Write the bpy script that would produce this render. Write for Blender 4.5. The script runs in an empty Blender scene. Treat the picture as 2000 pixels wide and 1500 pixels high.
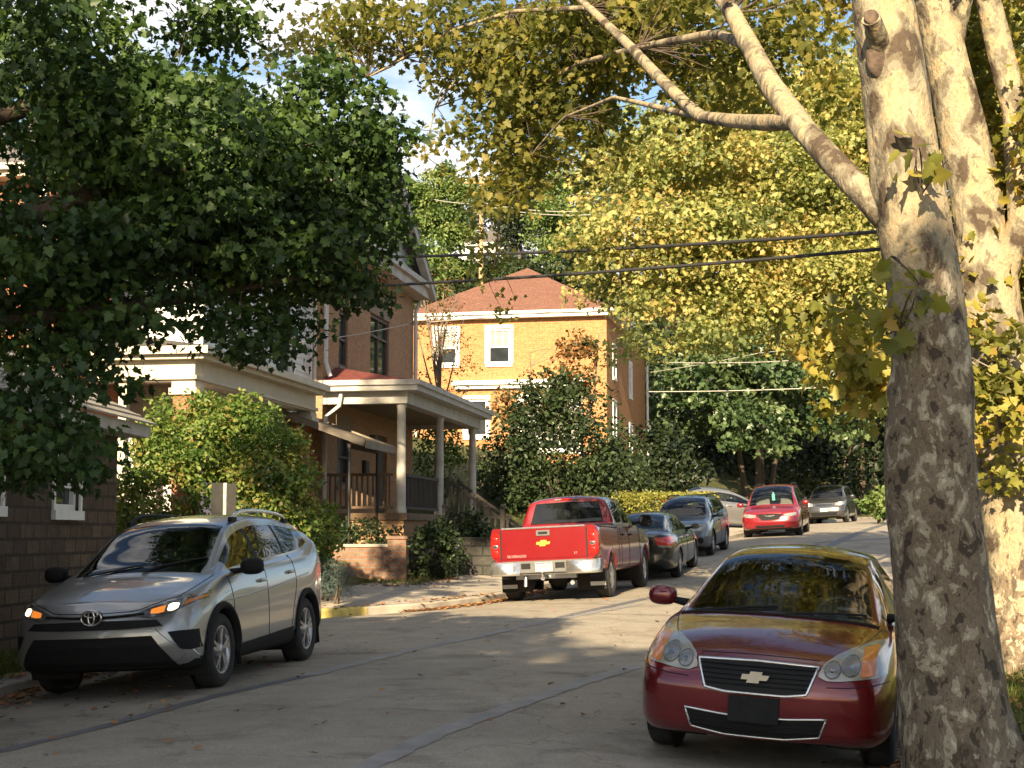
import bpy, bmesh, math, random
import numpy as np
from mathutils import Vector, Matrix
from mathutils.bvhtree import BVHTree

R = math.radians
scene = bpy.context.scene
COL = scene.collection
EYE, FPX = 1.6, 3000.0
PITCH = math.atan(290 / 3000.0)
CP, SP = math.cos(PITCH), math.sin(PITCH)


def pt(px, py, Y):
    """point on the sight line of photograph pixel (px, py), Y metres up the street"""
    x, y = (px - 1000) / FPX, (750 - py) / FPX
    k = Y / (CP - y * SP)
    return Vector((x * k, Y, EYE + (SP + y * CP) * k))


# ------------------------------------------------------------------ tagging
def tag(o, label=None, cat=None, group=None, kind=None):
    if label: o['label'] = label
    if cat: o['category'] = cat
    if group: o['group'] = group
    if kind: o['kind'] = kind
    return o


def empty(name, loc=(0, 0, 0), rz=0.0, parent=None):
    o = bpy.data.objects.new(name, None)
    COL.objects.link(o)
    o.location = loc
    o.rotation_euler = (0, 0, rz)
    if parent: o.parent = parent
    return o


def copy_tree(o, parent=None):
    c = o.copy()
    COL.objects.link(c)
    if parent: c.parent = parent
    for ch in list(o.children): copy_tree(ch, c)
    return c


# ------------------------------------------------------------------ mesh builder
class MB:
    def __init__(s):
        s.v, s.f, s.uv, s.sm, s.mi = [], [], [], [], []

    def add(s, verts, faces, smooth=False, mi=0, uvs=None):
        b = len(s.v)
        s.v.extend([tuple(p) for p in verts])
        for k, f in enumerate(faces):
            s.f.append(tuple(i + b for i in f))
            s.sm.append(smooth)
            s.mi.append(mi)
            s.uv.append(uvs[k] if uvs else None)

    def box(s, c, size, rot=None, mi=0, M=None, taper=1.0):
        hx, hy, hz = size[0] / 2, size[1] / 2, size[2] / 2
        vs = []
        for z in (-1, 1):
            t = taper if z > 0 else 1.0
            for x, y in ((-1, -1), (1, -1), (1, 1), (-1, 1)):
                vs.append(Vector((x * hx * t, y * hy * t, z * hz)))
        if rot is not None:
            m = rot if isinstance(rot, Matrix) else Matrix.Rotation(rot, 3, 'Z')
            vs = [m @ p for p in vs]
        vs = [p + Vector(c) for p in vs]
        if M is not None: vs = [M @ p for p in vs]
        fs = [(3, 2, 1, 0), (4, 5, 6, 7), (0, 1, 5, 4), (1, 2, 6, 5), (2, 3, 7, 6), (3, 0, 4, 7)]
        dims = [(0, 1), (0, 1), (0, 2), (1, 2), (0, 2), (1, 2)]
        uvs = []
        loc = [(-hx, -hy, -hz), (hx, -hy, -hz), (hx, hy, -hz), (-hx, hy, -hz), (-hx, -hy, hz), (hx, -hy, hz), (hx, hy, hz), (-hx, hy, hz)]
        for f, (a, b) in zip(fs, dims):
            uvs.append([(loc[i][a], loc[i][b]) for i in f])
        s.add(vs, fs, False, mi, uvs)
        return s

    def span(s, a, b, mi=0):
        """axis-aligned box between two corners"""
        c = [(a[i] + b[i]) / 2 for i in range(3)]
        return s.box(c, [abs(b[i] - a[i]) for i in range(3)], mi=mi)

    def beam(s, a, b, w, h, mi=0):
        a, b = Vector(a), Vector(b)
        d = b - a
        q = d.to_track_quat('X', 'Z').to_matrix()
        return s.box((a + b) / 2, (d.length, w, h), q, mi)

    def tube(s, path, rad, n=8, mi=0, cap=True, smooth=True, wob=None):
        P = [Vector(p) for p in path]
        if not hasattr(rad, '__len__'): rad = [rad] * len(P)
        T = []
        for i in range(len(P)):
            d = P[min(i + 1, len(P) - 1)] - P[max(i - 1, 0)]
            T.append(d.normalized() if d.length > 1e-9 else Vector((0, 0, 1)))
        up = Vector((0, 0, 1)) if abs(T[0].z) < 0.9 else Vector((1, 0, 0))
        nrm = (up - T[0] * up.dot(T[0])).normalized()
        vs = []
        for i, p in enumerate(P):
            nrm = (nrm - T[i] * nrm.dot(T[i])).normalized()
            bi = T[i].cross(nrm)
            for k in range(n):
                a = 2 * math.pi * k / n
                r = rad[i] * (wob(i, a) if wob else 1.0)
                vs.append(p + (nrm * math.cos(a) + bi * math.sin(a)) * r)
        fs = []
        for i in range(len(P) - 1):
            for k in range(n):
                k2 = (k + 1) % n
                fs.append((i * n + k, i * n + k2, (i + 1) * n + k2, (i + 1) * n + k))
        s.add(vs, fs, smooth, mi)
        if cap:
            s.add([vs[k] for k in range(n)], [tuple(range(n))[::-1]], False, mi)
            s.add([vs[-n + k] for k in range(n)], [tuple(range(n))], False, mi)
        return s

    def lathe(s, prof, n=24, axis='Z', c=(0, 0, 0), mi=0, smooth=True, a0=0.0, a1=2 * math.pi):
        """prof: list of (radius, along)"""
        full = abs(a1 - a0 - 2 * math.pi) < 1e-6
        m = n if full else n + 1
        vs = []
        for r, z in prof:
            for k in range(m):
                a = a0 + (a1 - a0) * k / n
                x, y = r * math.cos(a), r * math.sin(a)
                p = (x, y, z) if axis == 'Z' else ((x, z, y) if axis == 'Y' else (z, x, y))
                vs.append((p[0] + c[0], p[1] + c[1], p[2] + c[2]))
        fs = []
        for i in range(len(prof) - 1):
            for k in range(n):
                k2 = (k + 1) % m
                fs.append((i * m + k, i * m + k2, (i + 1) * m + k2, (i + 1) * m + k))
        s.add(vs, fs, smooth, mi)
        return s

    def prism(s, poly, axis, a, b, mi=0):
        """extrude a 2D polygon between a and b along axis (0,1,2); the polygon's coordinates are the other two axes in order"""
        def P(u, v, w):
            q = [u, v]
            q.insert(axis, w)
            return tuple(q)
        n = len(poly)
        vs = [P(u, v, a) for u, v in poly] + [P(u, v, b) for u, v in poly]
        fs = [tuple(range(n)), tuple(range(2 * n - 1, n - 1, -1))]
        uvs = [[poly[i] for i in range(n)], [poly[i - n] for i in range(2 * n - 1, n - 1, -1)]]
        acc = 0.0
        for i in range(n):
            j = (i + 1) % n
            l = math.hypot(poly[j][0] - poly[i][0], poly[j][1] - poly[i][1])
            fs.append((i, i + n, j + n, j))
            uvs.append([(acc, a), (acc, b), (acc + l, b), (acc + l, a)])
            acc += l
        s.add(vs, fs, False, mi, uvs)
        return s

    def grid(s, rows, smooth=True, mi=0, uv=None):
        """rows: list of equally long point lists"""
        n = len(rows[0])
        vs = [p for r in rows for p in r]
        fs, uvs = [], []
        for i in range(len(rows) - 1):
            for k in range(n - 1):
                fs.append((i * n + k, i * n + k + 1, (i + 1) * n + k + 1, (i + 1) * n + k))
                if uv: uvs.append([uv(i, k), uv(i, k + 1), uv(i + 1, k + 1), uv(i + 1, k)])
        s.add(vs, fs, smooth, mi, uvs or None)
        return s

    def ellipsoid(s, c, r, n=16, m=10, mi=0, rot=None, p=1.0):
        vs, fs = [], []
        def sg(x): return math.copysign(abs(x) ** p, x)
        for i in range(m + 1):
            th = math.pi * i / m
            for k in range(n):
                a = 2 * math.pi * k / n
                q = Vector((r[0] * sg(math.sin(th)) * sg(math.cos(a)), r[1] * sg(math.sin(th)) * sg(math.sin(a)), r[2] * sg(math.cos(th))))
                if rot is not None: q = rot @ q
                vs.append(q + Vector(c))
        for i in range(m):
            for k in range(n):
                k2 = (k + 1) % n
                fs.append((i * n + k, (i + 1) * n + k, (i + 1) * n + k2, i * n + k2))
        s.add(vs, fs, True, mi)
        return s

    def build(s, name, mats, parent=None, loc=None, bevel=0.0, recalc=False, merge=False):
        me = bpy.data.meshes.new(name)
        me.from_pydata(s.v, [], s.f)
        if not isinstance(mats, (list, tuple)): mats = [mats]
        for m in mats: me.materials.append(m)
        me.polygons.foreach_set('use_smooth', s.sm)
        me.polygons.foreach_set('material_index', s.mi)
        if any(u is not None for u in s.uv):
            lay = me.uv_layers.new(name='UVMap')
            data = []
            for f, u in zip(s.f, s.uv):
                data.extend(u if u is not None else [(0, 0)] * len(f))
            lay.data.foreach_set('uv', [c for q in data for c in q])
        if recalc or merge:
            bm = bmesh.new()
            bm.from_mesh(me)
            if merge: bmesh.ops.remove_doubles(bm, verts=bm.verts, dist=1e-5)
            if recalc: bmesh.ops.recalc_face_normals(bm, faces=bm.faces)
            bm.to_mesh(me)
            bm.free()
        me.update()
        o = bpy.data.objects.new(name, me)
        COL.objects.link(o)
        if parent: o.parent = parent
        if loc is not None: o.location = loc
        if bevel:
            b = o.modifiers.new('bevel', 'BEVEL')
            b.width, b.segments, b.limit_method, b.angle_limit = bevel, 2, 'ANGLE', R(40)
        return o


# ------------------------------------------------------------------ materials
MATS = {}


def _new(name):
    m = bpy.data.materials.new(name)
    m.use_nodes = True
    nt = m.node_tree
    nt.nodes.clear()
    out = nt.nodes.new('ShaderNodeOutputMaterial')
    MATS[name] = m
    return m, nt, out


def N(nt, typ, **kw):
    n = nt.nodes.new(typ)
    for k, v in kw.items():
        if k in n.inputs: n.inputs[k].default_value = v
        else: setattr(n, k, v)
    return n


def L(nt, a, b): nt.links.new(a, b)


def c4(c): return (c[0], c[1], c[2], 1.0)


def mixc(nt, fac, a, b, typ='MIX'):
    n = nt.nodes.new('ShaderNodeMix')
    n.data_type, n.blend_type = 'RGBA', typ
    for sock, val in ((n.inputs[0], fac), (n.inputs[6], a), (n.inputs[7], b)):
        if hasattr(val, 'is_linked') or hasattr(val, 'links'): nt.links.new(val, sock)
        elif isinstance(val, (int, float)): sock.default_value = val
        else: sock.default_value = c4(val)
    return n.outputs[2]


def noise(nt, scale, detail=4, rough=0.6, vec=None, dist=0.0, stretch=None, coord='Object'):
    tc = N(nt, 'ShaderNodeTexCoord')
    v = tc.outputs[coord]
    if stretch:
        mp = N(nt, 'ShaderNodeMapping')
        mp.inputs['Scale'].default_value = stretch
        L(nt, v, mp.inputs[0])
        v = mp.outputs[0]
    n = N(nt, 'ShaderNodeTexNoise', Scale=scale, Detail=detail, Roughness=rough, Distortion=dist)
    L(nt, v, n.inputs['Vector'])
    return n.outputs['Fac']


def ramp(nt, fac, stops, interp='LINEAR'):
    r = nt.nodes.new('ShaderNodeValToRGB')
    r.color_ramp.interpolation = interp
    e = r.color_ramp.elements
    while len(e) < len(stops): e.new(0.5)
    for k, (p, c) in enumerate(stops):
        e[k].position = p
        e[k].color = c4(c) if len(c) == 3 else c
    L(nt, fac, r.inputs[0])
    return r.outputs[0]


def principled(nt, out, base, rough=0.6, metal=0.0, spec=0.5, coat=0.0, bump=None, bdist=0.01, bstr=0.5, **kw):
    b = N(nt, 'ShaderNodeBsdfPrincipled')
    if hasattr(base, 'links'): L(nt, base, b.inputs['Base Color'])
    else: b.inputs['Base Color'].default_value = c4(base)
    if hasattr(rough, 'links'): L(nt, rough, b.inputs['Roughness'])
    else: b.inputs['Roughness'].default_value = rough
    b.inputs['Metallic'].default_value = metal
    b.inputs['Specular IOR Level'].default_value = spec
    b.inputs['Coat Weight'].default_value = coat
    b.inputs['Coat Roughness'].default_value = 0.04
    for k, v in kw.items():
        b.inputs[k].default_value = v
    if bump is not None:
        bn = N(nt, 'ShaderNodeBump', Strength=bstr, Distance=bdist)
        L(nt, bump, bn.inputs['Height'])
        L(nt, bn.outputs[0], b.inputs['Normal'])
    if out is not None: L(nt, b.outputs[0], out.inputs[0])
    return b


def mat(name, col, rough=0.6, metal=0.0, var=0.18, vs=6.0, bump=0.0, bs=40.0, coat=0.0, spec=0.5, col2=None, stretch=None, rvar=0.0):
    m, nt, out = _new(name)
    lo = tuple(c * (1 - var) for c in col)
    hi = col2 or tuple(min(1, c * (1 + var)) for c in col)
    nz = noise(nt, vs, stretch=stretch)
    base = ramp(nt, nz, [(0.3, lo), (0.7, hi)])
    bh = noise(nt, bs, detail=6, stretch=stretch) if bump else None
    rg = rough
    if rvar:
        mr = N(nt, 'ShaderNodeMapRange')
        mr.inputs[3].default_value, mr.inputs[4].default_value = rough - rvar, rough + rvar
        L(nt, noise(nt, vs * 2.3), mr.inputs[0])
        rg = mr.outputs[0]
    principled(nt, out, base, rg, metal, spec, coat, bh, 0.01, bump)
    return m


def paint(name, col, flake=0.35, rough=0.28, dust=0.12):
    """car paint: a metallic base under a clear coat, with a thin uneven film of road dust low down"""
    m, nt, out = _new(name)
    nz = noise(nt, 3.0, detail=6)
    d = ramp(nt, nz, [(0.35, (0, 0, 0)), (0.8, (1, 1, 1))])
    mul = N(nt, 'ShaderNodeMath', operation='MULTIPLY')
    L(nt, d, mul.inputs[0])
    mul.inputs[1].default_value = dust
    base = mixc(nt, mul.outputs[0], col, (0.25, 0.21, 0.16))
    b = principled(nt, out, base, rough, flake, 0.5, 1.0)
    b.inputs['Coat Roughness'].default_value = 0.03
    mr = N(nt, 'ShaderNodeMapRange')
    mr.inputs[3].default_value, mr.inputs[4].default_value = 0.02, 0.09
    L(nt, noise(nt, 5.0, detail=8), mr.inputs[0])
    L(nt, mr.outputs[0], b.inputs['Coat Roughness'])
    return m


def glassmat(name, tint=(0.55, 0.62, 0.6), opac=0.25):
    """car and window glass: clear pane that mirrors more at grazing angles"""
    m, nt, out = _new(name)
    tr = N(nt, 'ShaderNodeBsdfTransparent', Color=c4(tint))
    gl = N(nt, 'ShaderNodeBsdfGlossy', Roughness=0.015, Color=(1, 1, 1, 1))
    fr = N(nt, 'ShaderNodeFresnel', IOR=1.55)
    df = N(nt, 'ShaderNodeBsdfDiffuse', Color=(0.012, 0.014, 0.014, 1))
    m1 = N(nt, 'ShaderNodeMixShader', Fac=opac)
    L(nt, tr.outputs[0], m1.inputs[1]); L(nt, df.outputs[0], m1.inputs[2])
    m2 = N(nt, 'ShaderNodeMixShader')
    L(nt, fr.outputs[0], m2.inputs[0]); L(nt, m1.outputs[0], m2.inputs[1]); L(nt, gl.outputs[0], m2.inputs[2])
    L(nt, m2.outputs[0], out.inputs[0])
    return m


def lampmat(name, col, strength):
    m, nt, out = _new(name)
    b = principled(nt, out, col, 0.15, 0, 0.5, 0.6)
    b.inputs['Emission Color'].default_value = c4(col)
    b.inputs['Emission Strength'].default_value = strength
    return m


def brickmat(name, c1, c2, mortar, bw=0.215, bh=0.075, mort=0.010, grime=0.25, grimecol=(0.12, 0.09, 0.07), rough=0.85, offset=0.5, bumpd=0.008):
    m, nt, out = _new(name)
    uv = N(nt, 'ShaderNodeTexCoord')
    br = N(nt, 'ShaderNodeTexBrick', Scale=1.0)
    br.inputs['Color1'].default_value, br.inputs['Color2'].default_value, br.inputs['Mortar'].default_value = c4(c1), c4(c2), c4(mortar)
    br.inputs['Mortar Size'].default_value = mort
    br.inputs['Brick Width'].default_value, br.inputs['Row Height'].default_value = bw, bh
    br.inputs['Bias'].default_value = -0.1
    br.offset = offset
    L(nt, uv.outputs['UV'], br.inputs['Vector'])
    big = ramp(nt, noise(nt, 0.9, detail=6), [(0.35, (0, 0, 0)), (0.75, (1, 1, 1))])
    fine = ramp(nt, noise(nt, 9.0, detail=5), [(0.3, (0.75, 0.75, 0.75)), (0.7, (1.2, 1.2, 1.2))])
    mul = N(nt, 'ShaderNodeMath', operation='MULTIPLY')
    mul.inputs[1].default_value = grime
    L(nt, big, mul.inputs[0])
    col = mixc(nt, 1.0, mixc(nt, mul.outputs[0], br.outputs['Color'], grimecol), fine, 'MULTIPLY')
    inv = N(nt, 'ShaderNodeMath', operation='SUBTRACT')
    inv.inputs[0].default_value = 1.0
    L(nt, br.outputs['Fac'], inv.inputs[1])
    ad = N(nt, 'ShaderNodeMath', operation='ADD')
    L(nt, inv.outputs[0], ad.inputs[0])
    L(nt, noise(nt, 45.0), ad.inputs[1])
    principled(nt, out, col, rough, 0, 0.3, 0, ad.outputs[0], bumpd, 0.7)
    return m


def leafmat(name, stops, trans=0.35, rough=0.5, spec=0.35):
    """leaf: colour drawn per leaf from the stops, light passing through the blade"""
    m, nt, out = _new(name)
    at = N(nt, 'ShaderNodeAttribute', attribute_name='rnd')
    n = len(stops)
    col = ramp(nt, at.outputs['Fac'], [((k + 0.5) / n, c) for k, c in enumerate(stops)])
    b = principled(nt, None, col, rough, 0, spec)
    t = N(nt, 'ShaderNodeBsdfTranslucent')
    br = mixc(nt, 1.0, col, (1.15, 1.25, 0.7), 'MULTIPLY')
    L(nt, br, t.inputs[0])
    mx = N(nt, 'ShaderNodeMixShader', Fac=trans)
    L(nt, b.outputs[0], mx.inputs[1]); L(nt, t.outputs[0], mx.inputs[2])
    L(nt, mx.outputs[0], out.inputs[0])
    return m


def pchip(tab, x):
    """smooth monotone interpolation of a table of (s, value)"""
    xs = np.array([a for a, _ in tab], float)
    ys = np.array([b for _, b in tab], float)
    x = np.clip(np.asarray(x, float), xs[0], xs[-1])
    h = np.diff(xs); d = np.diff(ys) / h
    m = np.zeros_like(ys)
    for i in range(1, len(xs) - 1):
        if d[i - 1] * d[i] > 0:
            w1, w2 = 2 * h[i] + h[i - 1], h[i] + 2 * h[i - 1]
            m[i] = (w1 + w2) / (w1 / d[i - 1] + w2 / d[i])
    m[0], m[-1] = d[0], d[-1]
    i = np.clip(np.searchsorted(xs, x, side='right') - 1, 0, len(xs) - 2)
    t = (x - xs[i]) / h[i]
    return ((2 * t**3 - 3 * t**2 + 1) * ys[i] + (t**3 - 2 * t**2 + t) * h[i] * m[i]
            + (-2 * t**3 + 3 * t**2) * ys[i + 1] + (t**3 - t**2) * h[i] * m[i + 1])


# ------------------------------------------------------------------ the lie of the land
ROADZ = [(-60, -0.5), (0, -0.12), (8, -0.06), (11, 0.0), (15, 0.09), (18, .13), (21, 0.23), (28, 0.37), (33, 0.47), (40, 0.86), (51, 1.44), (60, 1.8), (70, 2.1), (90, 2.5), (300, 3.5)]
KERBL = [(-60, -9.5), (0, -5.9), (10, -5.25), (15, -4.87), (20, -4.4), (23, -3.85), (24.8, -3.1), (26.5, -1.5), (28.6, -0.45), (33, 0.75), (41, 3.1), (51, 7.2), (66, 12.2), (80, 18.5), (110, 36), (300, 160)]
KERBR = [(-60, -0.5), (0, 1.9), (8, 2.4), (11.3, 3.05), (15, 4.15), (21, 6.0), (29, 8.4), (41, 12.2), (51, 16.0), (66, 21.5), (80, 28.0), (110, 46), (300, 172)]
LEFTP = [(0, .13), (0.15, .13), (1.7, .17), (3.4, .24), (4.8, .65), (6.5, 1.0), (10, 1.5), (25, 2.8), (60, 5.0), (200, 8)]
RIGHTP = [(0, .13), (0.15, .13), (1, .17), (4, .35), (10, .8), (30, 2.2), (80, 4.5), (250, 9)]


def lin(tab, x): return float(np.interp(x, [a for a, _ in tab], [b for _, b in tab]))
def kl(Y): return lin(KERBL, Y)
def kr(Y): return lin(KERBR, Y)


def road_z(x, y):
    a, b = kl(y), kr(y)
    v = (x - (a + b) / 2) / ((b - a) / 2)
    return float(pchip(ROADZ, y)) + 0.16 * (0.5 - min(v * v, 1.0))


def smooth(t):
    t = max(0.0, min(1.0, t))
    return t * t * (3 - 2 * t)


def hill(x, y):
    return 9.5 * smooth((y - 78) / 45) + 0.02 * max(0, y - 125)


def ground_z(x, y):
    a, b = kl(y), kr(y)
    if a <= x <= b: return road_z(x, y)
    gut = float(pchip(ROADZ, y)) - 0.08
    if x < a:
        k = 1 + smooth((y - 40) / 22)
        if y < 26: k *= 0.6 + 0.4 * smooth((y - 22) / 4)
        o = a - x
        p = lin(LEFTP, o)
        return gut + .13 + (p - .13) * k + hill(x, y)
    return gut + lin(RIGHTP, x - b) + hill(x, y) * smooth((x - b) / 10 + 0.2)
# ------------------------------------------------------------------ vehicles
def chaikin(P, it=2):
    """corner-cut an open polyline of (y, z, t); end points stay"""
    P = [np.array(p, float) for p in P]
    for _ in range(it):
        Q = [P[0]]
        for a, b in zip(P[:-1], P[1:]):
            Q.append(0.75 * a + 0.25 * b)
            Q.append(0.25 * a + 0.75 * b)
        Q.append(P[-1])
        P = Q
    return np.array(P)


def resample(poly, n):
    P = np.array(poly, float)
    d = np.concatenate([[0], np.cumsum(np.linalg.norm(np.diff(P, axis=0), axis=1))])
    t = np.linspace(0, d[-1], n)
    return np.stack([np.interp(t, d, P[:, k]) for k in range(P.shape[1])], 1)


M_TYRE = mat('tyre_rubber', (0.022, 0.021, 0.02), 0.85, var=0.35, vs=14, bump=0.3, bs=90)
M_RIM = mat('alloy_rim', (0.42, 0.42, 0.43), 0.32, 0.85, var=0.1, vs=9)
M_RIMDARK = mat('rim_shadow', (0.03, 0.03, 0.03), 0.6)
M_BLACK = mat('black_plastic', (0.011, 0.011, 0.0115), 0.72, spec=.22, var=0.25, vs=18, bump=0.15, bs=160)
M_TRIM = mat('black_rubber_trim', (0.009, 0.009, 0.009), 0.6, spec=.25)
M_UNDER = mat('underbody', (0.012, 0.011, 0.01), 0.9)
M_CHROME = mat('chrome', (0.70, 0.69, 0.67), 0.2, .9, var=0.08, vs=12, rvar=.06)
M_CABIN = mat('cabin_plastic', (0.035, 0.034, 0.032), 0.75, var=0.2)
M_SEAT = mat('seat_cloth_dark', (0.05, 0.048, 0.045), 0.9, var=0.25, vs=15)
M_SEATL = mat('seat_cloth_light', (0.22, 0.2, 0.17), 0.9, var=0.2, vs=15)
M_GLASS = glassmat('car_glass', (0.78, 0.84, 0.82), 0.12)
M_GLASSD = glassmat('privacy_glass', (0.2, 0.22, 0.22), 0.75)
M_DARKWIN = mat('dark_window', (0.008, 0.009, 0.009), 0.03, 0, var=0.3, vs=3, spec=0.6)
M_GOLD = mat('gold_emblem', (0.85, 0.55, 0.10), 0.28, 0.5, var=0.08)
M_LENS = mat('lamp_lens_clear', (0.24, 0.24, 0.225), 0.12, 0.25, var=0.25, vs=24, coat=0.8)
M_LENSOLD = mat('lamp_lens_yellowed', (0.34, 0.33, 0.28), 0.22, 0.15, var=0.18, vs=10, coat=0.7)
M_LENSDARK = mat('lamp_housing_dark', (0.11, 0.11, 0.105), 0.15, 0.3, var=0.4, vs=22, coat=0.9)
M_BADGE = mat('pale_badge', (.55, .50, .40), .3, .35, var=.05)
M_BOWL = mat('lamp_bowl_grey', (.24, .24, .23), .3, .5, var=.2, vs=30, coat=.5)
M_REFL = mat('lamp_reflector', (0.36, 0.36, 0.36), 0.14, 0.9, var=0.3, vs=30)
M_AMBER = mat('amber_lens', (0.62, 0.19, 0.03), 0.25, 0, var=0.15, vs=30, coat=0.6)
M_REDL = mat('red_lens', (0.45, 0.012, 0.010), 0.16, 0, var=0.3, vs=25, coat=0.8)
M_LAMPON = lampmat('lit_headlamp', (1.0, 0.80, 0.5), 1.6)
M_AMBERON = lampmat('lit_amber_lamp', (1.0, 0.28, 0.04), .22)
M_PLATE = mat('plate_pale', (0.42, 0.42, 0.36), 0.4, var=0.05)
M_INK = mat('plate_ink', (0.05, 0.07, 0.16), 0.5)
M_WHITE = mat('white_letter', (0.42, 0.36, 0.34), 0.3, 0.4)


class Car:
    """a lofted body: s runs back from the nose, x = xf - s, y to the car's left, z up; origin midway between the axles on the ground"""

    def __init__(c, name, label, cat, sp, paintmat):
        c.sp, c.pm = sp, paintmat
        c.root = empty(name)
        tag(c.root, label, cat)
        c.L, c.WB = sp['L'], sp['WB']
        c.xf = c.WB / 2 + sp['FO']
        c.Rt, c.tw = sp['R'], sp.get('tw', 0.22)
        c.body()

    def px(c, s): return c.xf - s

    def body(c):
        sp = c.sp
        base = np.concatenate([[0, .012, .03, .055, .09, .13, .18, .24, .31], np.arange(.38, c.L - .3, 0.045),
                               [c.L - .26, c.L - .2, c.L - .14, c.L - .09, c.L - .05, c.L - .02, c.L]])
        extra = [e for w in sp['side'] for e in w[:2]] + list(sp['ws']) + list(sp.get('bl', ())) + sp.get('cuts', [])
        S = np.unique(np.round(np.concatenate([base, extra]), 4))
        keep = [0]
        for i in range(1, len(S)):
            if S[i] - S[keep[-1]] < 0.009 and not any(abs(S[i] - e) < 1e-3 for e in extra): continue
            keep.append(i)
        S = S[keep]
        T = {k: pchip(sp[k], S) for k in ('zb', 'w', 'zs', 'wsh', 'zt', 'wt', 'zc')}
        sb = sp['setback']; sbr = sp.get('setback_r', [(0, 0), (2.5, 0)])
        rows = []
        for i, s in enumerate(S):
            zb, w, zs, ws, zt, wt, zc = (T[k][i] for k in ('zb', 'w', 'zs', 'wsh', 'zt', 'wt', 'zc'))
            hb = zs - zb
            gl = max(0.0, min(1.0, (zt - zs - 0.03) / 0.12))
            wg = ws - 0.02 - 0.015 * gl
            wt2 = min(wt, wg - 0.012)
            ctrl = [(0, zb, 0), (.55 * w, zb, .6), (w * .90, zb, 1), (w * .975, zb + .07 * hb + .02, 2), (w * .995, zb + .22 * hb, 2.5), (w, zb + .5 * hb, 3),
                    (w * .992, zb + .76 * hb, 4), ((w + ws) / 2 - .002, zb + .92 * hb, 4.6), (ws, zs, 5), (wg, zs + .012, 6),
                    (wg + (wt2 - wg) * .5 + .012 * gl, zs + .012 + (zt - zs - .012) * .5, 6.5),
                    (wt2 + .012 * gl, zt - .05 * gl, 6.86), (wt2 - .03, zt + (zc - zt) * .18 + .0 * gl, 7.14), (wt2 * .72, zt + (zc - zt) * .62, 7.6), (wt2 * .36, zt + (zc - zt) * .93, 8.3), (0, zc, 9)]
            P = chaikin(ctrl, 2)
            rows.append(P)
        n = len(rows[0])
        Tt = rows[0][:, 2]
        verts, S2 = [], []
        def X(s, z, y):
            f = max(0.0, 1 - s / sp.get('sbl', 1.1))
            r = max(0.0, 1 - (c.L - s) / sp.get('sblr', .9))
            return c.xf - s - float(np.interp(z, [a for a, _ in sb], [b for _, b in sb])) * f + float(np.interp(z, [a for a, _ in sbr], [b for _, b in sbr])) * r
        c.X = X
        m = 2 * n - 2
        for i, s in enumerate(S):
            P = rows[i]
            for k in range(n): verts.append((X(s, P[k, 1], P[k, 0]), P[k, 0], P[k, 1]))
            for k in range(n - 2, 0, -1): verts.append((X(s, P[k, 1], P[k, 0]), -P[k, 0], P[k, 1]))
        faces, info = [], []
        axles = [(c.WB / 2, sp['RA']), (-c.WB / 2, sp.get('RAr', sp['RA']))]
        zr = c.Rt
        cut = set()
        for i in range(len(S) - 1):
            sm = (S[i] + S[i + 1]) / 2
            for k in range(m):
                k2 = (k + 1) % m
                kk = k if k < n - 1 else m - 1 - k
                t = (Tt[kk] + Tt[kk + 1]) / 2
                f = (i * m + k, (i + 1) * m + k, (i + 1) * m + k2, i * m + k2)
                ctr = np.mean([verts[q] for q in f], axis=0)
                yy = abs(ctr[1])
                hole = False
                if 0.8 < t < 5 and yy > .45:
                    for xa, ra in axles:
                        if math.hypot(ctr[0] - xa, ctr[2] - zr) < ra: hole = True
                if hole:
                    cut.update(f)
                    continue
                faces.append(f); info.append((sm, t, ctr[2], yy, ctr[1] > 0))
        # end caps
        def cap(i, flip):
            nonlocal verts
            base = i * m
            cols = 10
            s = S[i]
            grid = []
            for k in range(n):
                row = []
                a = verts[base + k]
                for j in range(cols + 1):
                    u = 1 - 2 * j / cols
                    if j == 0: row.append(base + k)
                    elif j == cols: row.append(base + (k if k in (0, n - 1) else m - k))
                    elif k in (0, n - 1): row.append(base + k)
                    else:
                        bul = sp.get('bulge', .05) * (1 - u * u) * min(1.0, min(k, n - 1 - k) / 4.0)
                        verts.append((a[0] + (bul if i == 0 else -bul), a[1] * u, a[2]))
                        row.append(len(verts) - 1)
                grid.append(row)
            for k in range(n - 1):
                for j in range(cols):
                    q = [grid[k][j], grid[k + 1][j], grid[k + 1][j + 1], grid[k][j + 1]]
                    q2 = []
                    for v in q:
                        if v not in q2: q2.append(v)
                    if len(q2) < 3: continue
                    if flip: q2 = q2[::-1]
                    ctr = np.mean([verts[v] for v in q2], axis=0)
                    faces.append(tuple(q2)); info.append((s, (Tt[k] + Tt[k + 1]) / 2, ctr[2], abs(ctr[1]), ctr[1] > 0))
        cap(0, False); cap(len(S) - 1, True)
        # round off the wheel openings: pull the rim of each hole onto its circle
        used = set(v for f in faces for v in f)
        for v in cut & used:
            x, y, z = verts[v]
            if abs(y) < .5: continue
            for xa, ra in axles:
                d = math.hypot(x - xa, z - zr)
                if d < ra + .16:
                    if d > 1e-6: verts[v] = (xa + (x - xa) / d * ra, y, zr + (z - zr) / d * ra)
        c.verts, c.faces, c.info = verts, faces, info
        groups = {'body': ([], [])}
        winm = {}
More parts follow.
